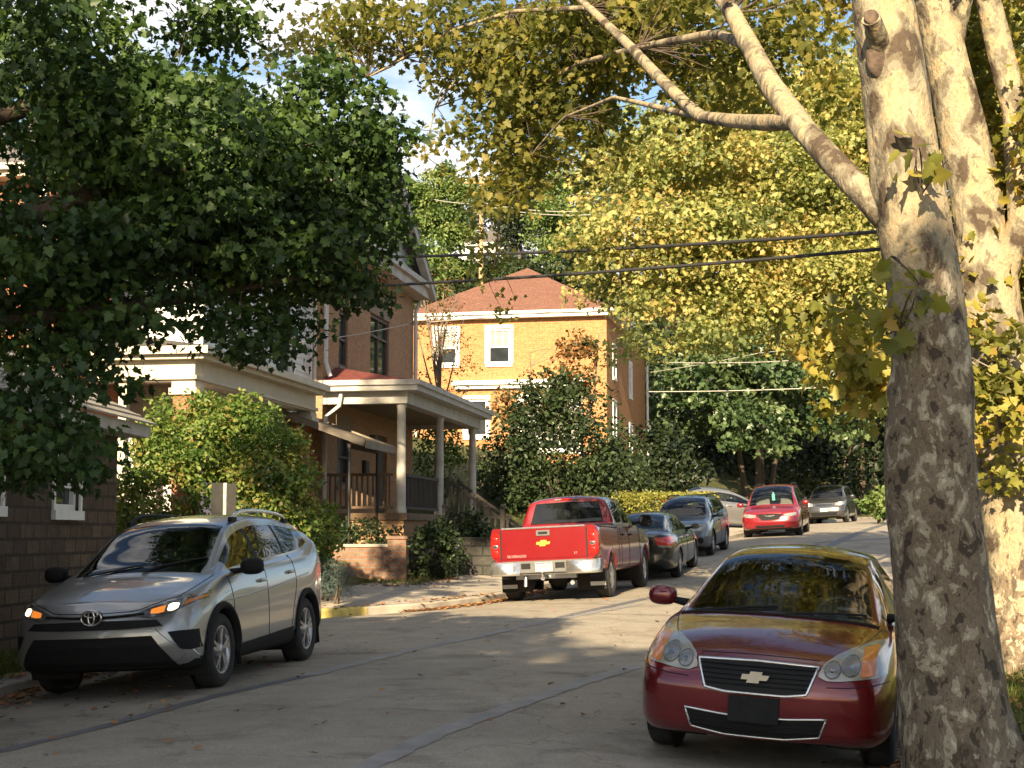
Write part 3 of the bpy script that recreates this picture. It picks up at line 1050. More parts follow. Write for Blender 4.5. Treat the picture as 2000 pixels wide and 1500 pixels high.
    for a, b in (((X(1.05), -.62), (X(1.16), -.02)), ((X(1.04), .05), (X(1.2), .62))):
        wp = MB(); c.line([a, b], 'T', .010, wp, .012, 14); wp.build('windscreen_wiper', M_TRIM, c.root)
    mi = MB(); mi.ellipsoid((X(1.86), 0, 1.265), (.02, .13, .04), 12, 8, p=.6); mi.tube([(X(1.87), 0, 1.28), (X(1.93), 0, 1.36)], .012, 6)
    mi.build('rear_view_mirror', M_TRIM, c.root)
    cw = MB(); c.line([(X(1.06), -.72), (X(1.03), -.3), (X(1.03), .3), (X(1.06), .72)], 'T', .012, cw, .004, 30)
    cw.build('cowl_trim', M_TRIM, c.root)
    st = MB(); st.box((X(1.62), .47, 1.035), (.004, .20, .022), Matrix.Rotation(R(-20), 3, 'Y'))
    st.build('registration_sticker', M_PLATE, c.root)
    return c


# ---- red pickup ------------------------------------------------------------
def red_pickup():
    sp = dict(L=5.84, WB=3.645, FO=1.02, R=.40, tw=.275, RA=.47, track=1.70, bulge=.004, spw=.08,
              zb=[(0, .50), (.3, .42), (1, .42), (5.0, .46), (5.45, .55), (5.6, .72), (5.84, .745)],
              w=[(0, .75), (.05, .88), (.15, .95), (.4, .99), (1, 1.0), (5.5, 1.0), (5.74, .995), (5.80, .985), (5.84, .965)],
              zs=[(0, 1.10), (.3, 1.16), (1.3, 1.22), (1.6, 1.26), (3.7, 1.29), (3.9, 1.30), (5.84, 1.315)],
              wsh=[(0, .8), (.2, .9), (.6, .93), (1.3, .94), (3.8, .95), (5.75, .965), (5.84, .945)],
              zt=[(0, 1.12), (.3, 1.18), (1.35, 1.26), (1.6, 1.38), (2.1, 1.70), (2.4, 1.80), (3.0, 1.835), (3.5, 1.82), (3.70, 1.79), (3.83, 1.36), (3.87, 1.325), (5.84, 1.34)],
              wt=[(0, .6), (.3, .75), (1.35, .84), (1.6, .82), (2.1, .74), (2.5, .71), (3.0, .71), (3.6, .715), (3.8, .82), (3.87, .92), (5.84, .93)],
              zc=[(0, 1.13), (.3, 1.2), (1.3, 1.3), (1.55, 1.42), (2.1, 1.79), (2.45, 1.885), (3.0, 1.915), (3.5, 1.90), (3.70, 1.865), (3.82, 1.37), (3.87, 1.33), (5.84, 1.345)],
              ws=(1.36, 2.16), cuts=[3.72, 3.76, 3.80, 3.84, 3.87, 3.92],
              side=[(1.75, 2.72), (2.84, 3.52)], privacy=1,
              setback=[(.4, .1), (.6, 0), (1.1, .05), (1.2, .1)],
              matfn=lambda s, t, z, y: 3 if t < 1 else (1 if t > 7.0 and 3.9 < s < 5.79 else 0))
    c = Car('red_pickup', 'red pickup truck with chrome rear bumper and gold tailgate emblem', 'pickup truck', sp, M_TRUCKRED)
    X = c.px
    tail = X(5.84)
    c.cabin([(2.75, .42, .85), (2.75, -.42, .85)], 1.75, 1.2, width=.75, floor=.6)
    c.wheels('spoke', 6, .245, rimmat=M_CHROME)
    c.arches(M_TRUCKRED, .04, .0, a0=.10)
    tg = c.patch('tailgate', [(-.765, 1.325), (.765, 1.325)], [(-.765, .79), (.765, .79)], M_TRUCKRED, 'R', .012, .02, 30, 14)
    e = MB()
    e.box((tail - .014, 0, 1.333), (.03, 1.53, .028)); e.build('tailgate_cap', M_CHROME, tg, bevel=.006)
    mb = MB(); mb.prism([(-.80, 1.305), (-.80, .775), (-.77, .775), (-.77, 1.305)], 0, tail - .004, tail + .01)
    mb.prism([(.77, 1.305), (.77, .775), (.80, .775), (.80, 1.305)], 0, tail - .004, tail + .01)
    mb.build('tailgate_gap', M_TRIM, c.root)
    hd = MB()
    hd.box((tail - .022, .0, 1.235), (.022, .25, .10), mi=0)
    hd.box((tail - .034, .0, 1.235), (.01, .17, .045), mi=1)
    hd.build('tailgate_handle', [M_LGREYPL, M_TRIM], tg, bevel=.01)
    bt = MB(); bow_tie(bt, c, 0, 1.055, .26, .105, .014, 'R', .016, .6)
    bt.build('cross_badge', M_GOLD, tg)
    text_mesh('model_lettering', 'SILVERADO', .066, M_WHITE, tg, (tail - .016, .50, .835), (R(90), 0, R(-90)), .003, sx=1.05)
    text_mesh('trim_lettering', 'LT', .055, M_WHITE, tg, (tail - .016, -.58, .86), (R(90), 0, R(-90)), .003)
    for sg in (1, -1):
        tl = c.patch('tail_light', [(.81 * sg, 1.25), (.93 * sg, 1.25), (.985 * sg, 1.22)], [(.81 * sg, .83), (.93 * sg, .83), (.985 * sg, .85)], M_REDL, 'R', .014, .06, 10, 12)
        for z, h in ((1.14, .10), (1.02, .075), (.91, .09)):
            b = MB(); hh, _, _ = c.hit(.885 * sg, z, 'R')
            b.ellipsoid((hh.x - .012, .885 * sg, z), (.012, .055, h / 2), 14, 8, p=.7)
            b.build('lamp_bowl', M_REFL if abs(z - 1.02) < .03 else M_REDL, tl)
        mf = MB(); mf.box((-c.WB / 2 - .52, .82 * sg, .40), (.014, .30, .44)); mf.box((-c.WB / 2 - .527, .82 * sg, .28), (.01, .28, .07), mi=1)
        mf.build('mud_flap', [M_BLACK, M_RIM], c.root)
    # stepped bumper: chrome corners, grey centre section with plate, steps
    for sg in (1, -1):
        bm = MB()
        out = []
        for y, x in ((.42, .155), (.72, .15), (.90, .125), (.985, .05), (1.0, -.25)):
            out.append([(tail - x - .01, sg * y, z) for z in (.50,)] + [(tail - x - .012, sg * y, .53), (tail - x, sg * y, .72), (tail - x + .03, sg * y, .745), (tail - x + .12, sg * y, .748)])
        if sg < 0: out = out[::-1]
        bm.grid(out, True)
        bm.build('rear_bumper', M_CHROME, c.root).modifiers.new('thick', 'SOLIDIFY').thickness = .006
    cs = MB()
    cs.box((tail - .09, 0, .635), (.13, .86, .20))
    cs.box((tail - .02, 0, .735), (.24, 1.5, .03))
    cs.box((tail - .06, 0, .53), (.10, 1.3, .06))
    cs.build('bumper_centre', M_LGREYPL, c.root, bevel=.015)
    for y in (-.31, .31):
        rc = MB(); rc.box((tail - .156, y, .66), (.012, .17, .10)); rc.build('bumper_recess', M_TRIM, c.root, bevel=.01)
    pl = MB(); pl.box((tail - .165, -.02, .64), (.012, .31, .165), mi=0); pl.box((tail - .1715, -.02, .705), (.003, .28, .02), mi=1)
    p = pl.build('number_plate', [M_PLATE, M_INK], c.root, bevel=.006)
    text_mesh('plate_number', 'YBR 6473', .062, M_INK, p, (tail - .172, -.02, .645), (R(90), 0, R(-90)), .001)
    hb = MB()
    hb.tube([(tail - .02, 0, .44), (tail - .20, 0, .44)], .035, 10); hb.tube([(tail - .2, 0, .44), (tail - .21, 0, .52)], .02, 8)
    hb.ellipsoid((tail - .21, 0, .55), (.028, .028, .028), 12, 8)
    hb.box((tail + .12, 0, .46), (.1, 1.1, .08)); hb.tube([(tail + .25, -.45, .36), (tail - .06, -.5, .34)], .04, 10)
    hb.tube([(tail + .02, .36, .50), (tail - .02, .36, .30)], .035, 8)
    hb.build('tow_hitch', M_RIM, c.root)
    # rear axle and exhaust
    ax = MB(); ax.tube([(-c.WB / 2, -.75, .40), (-c.WB / 2, .75, .40)], .06, 10); ax.ellipsoid((-c.WB / 2, .0, .40), (.17, .19, .17), 14, 10)
    ax.build('rear_axle', M_UNDER, c.root)
    c.patch('rear_window', [(-.60, 1.765), (0, 1.785), (.60, 1.765)], [(-.70, 1.395), (.70, 1.395)], M_DARKWIN, 'R', .006, .02, 26, 12)
    c.rim('window_seal', .010, M_TRIM)
    bl = MB(); bl.box((X(3.715), 0, 1.838), (.05, .50, .035)); b = bl.build('brake_light', M_REDL, c.root, bevel=.01)
    for y in (-.17, .17):
        q = MB(); q.box((X(3.715) - .02, y, 1.838), (.03, .13, .028)); q.build('cargo_lamp', M_LENS, b, bevel=.006)
    seams = []
    for v in 'LD':
        seams += [(v, [(X(3.86), .50), (X(3.86), 1.30)]), (v, [(X(2.80), .5), (X(2.79), 1.27)]), (v, [(X(1.60), .5), (X(1.58), 1.24)]), (v, [(X(3.60), .5), (X(3.62), 1.28)])]
    c.seams(seams, .007)
    c.handles([(X(2.62), 1.10), (X(3.40), 1.12)], M_TRIM)
    c.mirrors(X(1.95), .97, 1.36, (.16, .26, .24), M_BLACK, arm=.10)
    c.patch('bed_rail_cap', [(X(3.95), .97), (X(5.80), .97)], [(X(3.95), .90), (X(5.80), .90)], M_BLACK, 'T', .012, .02, 30, 3)
    c.patch('bed_rail_cap', [(X(3.95), -.97), (X(5.80), -.97)], [(X(3.95), -.90), (X(5.80), -.90)], M_BLACK, 'T', .012, .02, 30, 3)
    for sg in (1, -1):
        c.patch('headlight', [(.62 * sg, 1.08), (.92 * sg, 1.10)], [(.62 * sg, .82), (.93 * sg, .84)], M_LENS, 'F', .012, n=10, m=6)
    c.patch('grille', [(-.58, 1.08), (.58, 1.08)], [(-.58, .80), (.58, .80)], M_TRIM, 'F', .012, n=14, m=6)
    return c


# ---- generic cars further up the street -----------------------------------
def suv_spec(L=4.5, WB=2.55, FO=.9, W=.87, H=1.62, hood=.98, R_=.34, rake=0.0, tail=0.0):
    k = H / 1.62
    return dict(L=L, WB=WB, FO=FO, R=R_, tw=.22, RA=R_ + .05, track=W * 2 - .26, bulge=.05,
                zb=[(0, .30), (.2, .25), (.6, .22), (L - .6, .24), (L - .2, .32), (L, .42)],
                w=[(0, W * .66), (.05, W * .8), (.12, W * .88), (.25, W * .95), (.5, W * .985), (1, W), (L - .8, W), (L - .3, W * .95), (L - .08, W * .84), (L, W * .7)],
                zs=[(0, hood - .16), (.15, hood - .11), (.6, hood - .05), (1.1 + rake, hood + .02), (L * .5, hood + .06), (L - .8, hood + .14), (L - .3, hood + .2), (L, hood)],
                wsh=[(0, W * .6), (.08, W * .76), (.3, W * .87), (1, W * .92), (L - .8, W * .91), (L - .2, W * .84), (L, W * .68)],
                zt=[(0, hood - .15), (.15, hood - .085), (.6, hood - .01), (1.05 + rake, hood + .06), (1.4 + rake * .7, hood + .06 + (H - hood) * .42), (1.85 + rake * .4, H - .14 * k), (2.3 + rake * .2, H - .075), (L - 1.0, H - .07), (L - .45 - tail, H - .12), (L - .2 - tail, H - .25), (L, hood + .03)],
                wt=[(0, W * .5), (.08, W * .64), (.5, W * .76), (1.05 + rake, W * .81), (1.4 + rake * .7, W * .76), (1.9 + rake * .4, W * .69), (L - 1, W * .66), (L - .3, W * .64), (L, W * .56)],
                zc=[(0, hood - .14), (.15, hood - .055), (.6, hood + .025), (.98 + rake, hood + .075), (1.35 + rake * .7, hood + .07 + (H - hood) * .5), (1.85 + rake * .4, H - .06), (2.3 + rake * .2, H - .01), (L - 1.2, H), (L - .5 - tail, H - .05), (L - .25 - tail, H - .2), (L, hood + .04)],
                ws=(1.02 + rake, 1.85 + rake * .4), bl=(L - .42 - tail, L - .16 - tail * .6),
                side=[(1.45 + rake * .8, L * .5), (L * .5 + .1, L - 1.15), (L - 1.05, L - .5)], privacy=1,
                setback=[(.22, .09), (.36, .02), (.5, 0), (.66, .03), (.8, .1), (.95, .24), (1.1, .34)],
                matfn=lambda s, t, z, y: 3 if t < 1 else 0)


def face_parts(c, z0, z1, y0, y1, lamp=None, inner=.0):
    for sg in (1, -1):
        hl = c.patch('headlight', [(y0 * sg, z1 - .03 - inner), ((y0 + y1) / 2 * sg, z1), (y1 * sg, z1 + .01)], [(y0 * sg, z0 + .01), ((y0 + y1) / 2 * sg, z0), (y1 * sg, z0 + .04)], M_LENS, 'F', .012, n=12, m=7)
        if lamp: c.patch('lamp_bowl', [((y0 * .6 + y1 * .4) * sg, z1 - .02), ((y0 * .25 + y1 * .75) * sg, z1 - .02)], [((y0 * .6 + y1 * .4) * sg, z0 + .03), ((y0 * .25 + y1 * .75) * sg, z0 + .03)], lamp, 'F', .018, .02, 8, 6, hl)


def grey_suv():
    sp = suv_spec(4.5, 2.53, .92, .87, 1.63, .98)
    sp['matfn'] = lambda s, t, z, y: 3 if t < 1 else (4 if t < 3.0 or z < .52 else 0)
    sp['mats'] = [M_LGREYPL]
    c = Car('grey_suv', 'grey suv with yellowed headlamps facing down the street behind the dark sedan', 'suv', sp, M_GREY)
    X = c.px
    c.cabin([(2.4, .36, .62), (2.4, -.36, .62)], 1.4, .98, wheelmat=M_SEATL, floor=.4)
    c.wheels('spoke', 6, .20)
    face_parts(c, .70, .86, .44, .80)
    g = c.patch('grille', [(-.40, .84), (.40, .84)], [(-.38, .70), (.38, .70)], M_BLACK, 'F', .01)
    c.rim('grille_surround', .012, M_CHROME, g)
    c.patch('air_intake', [(-.45, .48), (.45, .48)], [(-.42, .34), (.42, .34)], M_BLACK, 'F', .01)
    for sg in (1, -1):
        b = MB(); hh, _, _ = c.hit(.64 * sg, .44, 'F'); b.lathe([(.08, 0), (.08, .03), (.06, .03), (0, .015)], 18, 'X', (hh.x, .64 * sg, .44)); b.build('fog_lamp', M_TRIM, c.root)
        r = MB(); r.tube([(X(2.1), .55 * sg, 1.57), (X(2.25), .55 * sg, 1.625), (X(3.8), .55 * sg, 1.62), (X(3.95), .55 * sg, 1.56)], .02, 8); r.build('roof_rail', M_TRIM, c.root)
    c.mirrors(X(1.5), .82, 1.08, (.14, .2, .15))
    c.handles([(X(2.15), .92), (X(3.1), .95)])
    c.seams([(v, p) for v in 'LD' for p in ([(X(1.25), .3), (X(1.25), .98)], [(X(2.3), .3), (X(2.3), 1.02)], [(X(3.25), 1.05), (X(3.1), .6), (X(3.0), .35)])], .006)
    return c


def red_minivan():
    sp = suv_spec(5.05, 3.03, .98, .985, 1.74, .98, .33, rake=-.18)
    sp['side'] = [(1.25, 2.35), (2.45, 3.55), (3.65, 4.5)]
    c = Car('red_minivan', 'red minivan with winged grille badge facing down the sunny street', 'minivan', sp, M_VANRED)
    X = c.px
    c.cabin([(2.2, .42, .68), (2.2, -.42, .68), (3.3, .4, .7), (3.3, -.4, .7)], 1.25, .98, width=.74, floor=.45, seatmat=M_SEATL, wheelmat=M_SEATL)
    c.wheels('spoke', 5, .20, rimmat=M_RIM)
    face_parts(c, .66, .78, .46, .86)
    g = c.patch('grille', [(-.44, .775), (0, .785), (.44, .775)], [(-.30, .575), (0, .555), (.30, .575)], M_BLACK, 'F', .01)
    c.rim('grille_surround', .012, M_VANRED, g)
    w = MB()
    h, _, _ = c.hit(0, .72, 'F')
    w.prism([(-.20, .735), (-.05, .715), (0, .735), (.05, .715), (.20, .735), (.13, .70), (.04, .685), (0, .678), (-.04, .685), (-.13, .70)], 0, h.x + .02, h.x + .035)
    w.build('wing_badge', M_CHROME, c.root)
    c.patch('air_intake', [(-.5, .40), (.5, .40)], [(-.45, .32), (.45, .32)], M_BLACK, 'F', .008)
    for sg in (1, -1):
        r = MB(); r.tube([(X(2.0), .60 * sg, 1.69), (X(2.2), .60 * sg, 1.745), (X(4.1), .60 * sg, 1.735), (X(4.3), .60 * sg, 1.67)], .022, 8); r.build('roof_rail', M_TRIM, c.root)
    c.mirrors(X(1.32), .92, 1.08, (.14, .22, .16))
    c.handles([(X(2.2), .92), (X(2.65), .92)])
    c.seams([(v, p) for v in 'LD' for p in ([(X(1.1), .3), (X(1.1), .98)], [(X(2.4), .3), (X(2.4), 1.02)], [(X(3.6), .5), (X(3.6), 1.05)])], .006)
    t = MB(); t.box((X(1.55), .02, 1.30), (.01, .10, .22)); t.box((X(1.55), .02, 1.43), (.012, .055, .08))
    t.build('hanging_tag', mat('hanging_tag_cyan', (.15, .55, .52), .6), c.root)
    return c


def dark_suv():
    sp = suv_spec(4.56, 2.62, .92, .91, 1.68, 1.02, .35)
    c = Car('dark_grey_suv', 'dark grey suv with a lit headlamp, farthest up the street', 'suv', sp, M_DARKGREY)
    X = c.px
    c.cabin([(2.4, .38, .64), (2.4, -.38, .64)], 1.4, 1.02, floor=.4)
    c.wheels('spoke', 5, .22)
    face_parts(c, .74, .90, .46, .84, M_LAMPON)
    g = c.patch('grille', [(-.42, .86), (.42, .86)], [(-.36, .68), (.36, .68)], M_REFL, 'F', .014)
    s = MB()
    for z in (.73, .77, .81): c.line([(-.36, z), (.36, z)], 'F', .012, s, .016)
    s.build('grille_slat', M_TRIM, g)
    c.patch('air_intake', [(-.6, .48), (.6, .48)], [(-.5, .34), (.5, .34)], M_BLACK, 'F', .008)
    h, _, _ = c.hit(0, .58, 'F')
    p = MB(); p.box((h.x + .02, 0, .58), (.012, .31, .15)); p.build('number_plate', M_PLATE, c.root)
    a = MB(); a.tube([(X(3.6), 0, 1.66), (X(3.75), 0, 1.86)], .008, 6); a.build('antenna', M_TRIM, c.root)
    c.mirrors(X(1.5), .86, 1.12, (.14, .2, .15))
    c.handles([(X(2.15), .95), (X(3.1), .98)])
    c.seams([(v, q) for v in 'LD' for q in ([(X(1.25), .3), (X(1.25), 1.0)], [(X(2.33), .3), (X(2.33), 1.05)])], .006)
    return c


def sedan_spec(L=4.85, W=.90, H=1.46, WB=2.78):
    return dict(L=L, WB=WB, FO=.95, R=.325, tw=.215, RA=.37, track=W * 2 - .25, bulge=.05,
                zb=[(0, .26), (.2, .21), (.6, .19), (L - .7, .2), (L - .2, .28), (L, .38)],
                w=[(0, W * .62), (.05, W * .78), (.12, W * .87), (.25, W * .93), (.5, W * .98), (1, W), (L - 1, W), (L - .4, W * .95), (L - .12, W * .86), (L, W * .7)],
                zs=[(0, .72), (.15, .78), (.6, .86), (1.2, .92), (3, .97), (L - .9, 1.01), (L - .2, 1.0), (L, .95)],
                wsh=[(0, W * .56), (.08, W * .74), (.3, W * .85), (1.2, W * .91), (L - .8, W * .89), (L - .15, W * .78), (L, W * .64)],
                zt=[(0, .735), (.15, .81), (.6, .89), (1.2, .965), (1.45, 1.07), (1.85, 1.24), (2.25, H - .11), (2.7, H - .075), (3.3, H - .09), (3.75, H - .2), (4.15, 1.12), (4.28, 1.05), (L - .1, 1.03), (L, .98)],
                wt=[(0, W * .5), (.08, W * .64), (.5, W * .74), (1.2, W * .8), (1.45, W * .77), (1.9, W * .7), (2.4, W * .64), (3.3, W * .63), (3.8, W * .66), (4.25, W * .72), (L - .1, W * .7), (L, W * .58)],
                zc=[(0, .745), (.15, .84), (.6, .93), (1.12, .985), (1.4, 1.1), (1.85, 1.30), (2.2, H - .045), (2.8, H), (3.3, H - .015), (3.75, H - .13), (4.2, 1.11), (4.35, 1.06), (L - .1, 1.05), (L, 1.0)],
                ws=(1.17, 2.2), bl=(3.35, 4.15), side=[(1.5, 2.45), (2.55, 3.4), (3.48, 3.85)],
                setback=[(.2, .08), (.35, .01), (.55, 0), (.7, .05), (.85, .2), (1, .3)], setback_r=[(.3, .04), (.6, .05), (.95, 0), (1.2, -.08)],
                matfn=lambda s, t, z, y: 3 if t < .9 else 0)


def sedan(name, label, pm, lamps=True):
    sp = sedan_spec()
    c = Car(name, label, 'car', sp, pm)
    X = c.px
    c.cabin([(2.45, .37, .43), (2.45, -.37, .43), (3.35, .38, .46), (3.35, -.38, .46)], 1.5, .95, floor=.25)
    c.wheels('spoke', 6, .215)
    face_parts(c, .62, .76, .48, .82)
    c.patch('grille', [(-.38, .72), (.38, .72)], [(-.34, .6), (.34, .6)], M_TRIM, 'F', .01)
    for sg in (1, -1):
        tl = c.patch('tail_light', [(.50 * sg, .96), (.70 * sg, .97), (.86 * sg, .95)], [(.52 * sg, .80), (.70 * sg, .76), (.86 * sg, .74)], M_REDL, 'R', .012, .05, 14, 9)
        c.patch('reversing_lens', [(.55 * sg, .80), (.82 * sg, .77)], [(.56 * sg, .75), (.82 * sg, .72)], M_LENS, 'R', .016, .03, 8, 4, tl)
    h, _, _ = c.hit(0, .7, 'R')
    p = MB(); p.box((h.x - .02, 0, .72), (.012, .31, .15)); p.build('number_plate', M_PLATE, c.root)
    c.mirrors(X(1.62), .82, 1.03, (.13, .2, .14))
    c.handles([(X(2.35), .86), (X(3.3), .88)], M_CHROME)
    c.seams([(v, q) for v in 'LD' for q in ([(X(1.35), .26), (X(1.35), .93)], [(X(2.5), .26), (X(2.5), .97)], [(X(3.55), .98), (X(3.3), .45)])], .006)
    return c
# ------------------------------------------------------------------ buildings
M_BROWNBRICK = brickmat('brown_brick', (.46, .25, .12), (.37, .20, .095), (.30, .22, .15), grime=.3)
M_ORANGEBRICK = brickmat('orange_brick', (.46, .205, .075), (.38, .15, .05), (.36, .235, .13), grime=.2, grimecol=(.3, .14, .06))
M_REDBRICK = brickmat('red_brick', (.36, .125, .06), (.30, .10, .05), (.28, .19, .13), grime=.2)
M_WALLBRICK = brickmat('old_wall_brick', (.26, .12, .07), (.34, .19, .12), (.22, .18, .14), .23, .085, .016, grime=.5, grimecol=(.07, .055, .045), bumpd=.02)
M_BLOCK = brickmat('rock_faced_block', (.20, .138, .09), (.10, .068, .046), (.062, .046, .034), .42, .19, .02, grime=.85, grimecol=(.07, .05, .036), bumpd=.09)
M_STONE = brickmat('dark_stone_wall', (.07, .065, .058), (.055, .05, .045), (.03, .028, .026), .5, .22, .02, grime=.5, grimecol=(.03, .035, .025), bumpd=.04)
M_CREAM = mat('cream_paint', (.52, .465, .36), .6, var=.1, vs=3, bump=.1, bs=70)
M_GREYTRIM = mat('weathered_grey_paint', (.42, .40, .36), .7, var=.2, vs=3, bump=.15, bs=60)
M_WHITETRIM = mat('white_trim_paint', (.75, .74, .70), .55, var=.08, vs=4)
M_SIDING = mat('white_siding', (.62, .63, .62), .55, var=.1, vs=1.3)
M_GABLE = mat('pale_gable_boards', (.50, .53, .55), .6, var=.12, vs=2)
M_SHINGLE = brickmat('red_brown_shingle', (.20, .098, .066), (.165, .08, .055), (.10, .055, .04), .30, .14, .008, grime=.25, grimecol=(.12, .05, .04))
M_SHINGLEG = brickmat('grey_shingle', (.14, .13, .125), (.11, .105, .1), (.06, .06, .06), .30, .14, .008)
M_REDROOF = mat('red_porch_roof', (.13, .032, .025), .75, var=.3, vs=8)
M_SOFFIT = mat('porch_ceiling_boards', (.20, .165, .125), .8, var=.15, vs=5)
M_DARKFRAME = mat('dark_window_frame', (.07, .055, .045), .6)
M_PANE = mat('window_pane', (.03, .035, .04), .04, 0, var=.4, vs=1.2, spec=.7)
M_BLIND = mat('window_blind', (.26, .245, .22), .7, var=.1)
M_LINTEL = mat('stone_lintel', (.24, .18, .12), .85, var=.2, bump=.2)
M_WOODGREY = mat('weathered_wood', (.06, .05, .04), .85, var=.3, vs=3, stretch=(8, 8, 1), bump=.3, bs=50)
M_WOODBROWN = mat('brown_wood', (.15, .095, .055), .8, var=.3, vs=4, bump=.2)
M_AWNING = mat('old_metal_awning', (.15, .125, .095), .6, .1, var=.25, vs=4)
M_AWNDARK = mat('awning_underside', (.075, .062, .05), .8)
M_PIPE = mat('downspout_paint', (.55, .55, .53), .5, var=.1)
M_POLE = mat('creosote_pole', (.12, .075, .05), .9, var=.35, vs=3, stretch=(12, 12, 1), bump=.4, bs=30)
M_POLELIT = mat('sunlit_pole', (.36, .24, .13), .9, var=.2, vs=3, stretch=(12, 12, 1))  # sunlit copy of the pole wood, the glow put into its colour
M_SIGN = mat('bare_sign_back', (.035, .0345, .033), .8, .0, var=.2, vs=12, spec=.15)  # grey metal darkened, the maple's shade is put into the colour
M_GALV = mat('galvanised_post', (.22, .22, .21), .5, .6, var=.2, vs=20)
M_CABLE = mat('black_cable', (.02, .02, .02), .7)
M_WIREPALE = mat('pale_wire', (.40, .38, .33), .5)
M_ROOM = mat('dim_room', (.02, .018, .016), .95)
M_CONC = mat('kerb_concrete', (.36, .32, .26), .9, var=.25, vs=2.5, bump=.3, bs=50)
M_YELLOW = mat('yellow_kerb_paint', (.58, .45, .13), .7, var=.25, vs=9)
M_BLACKMETAL = mat('black_iron', (.02, .02, .02), .5)


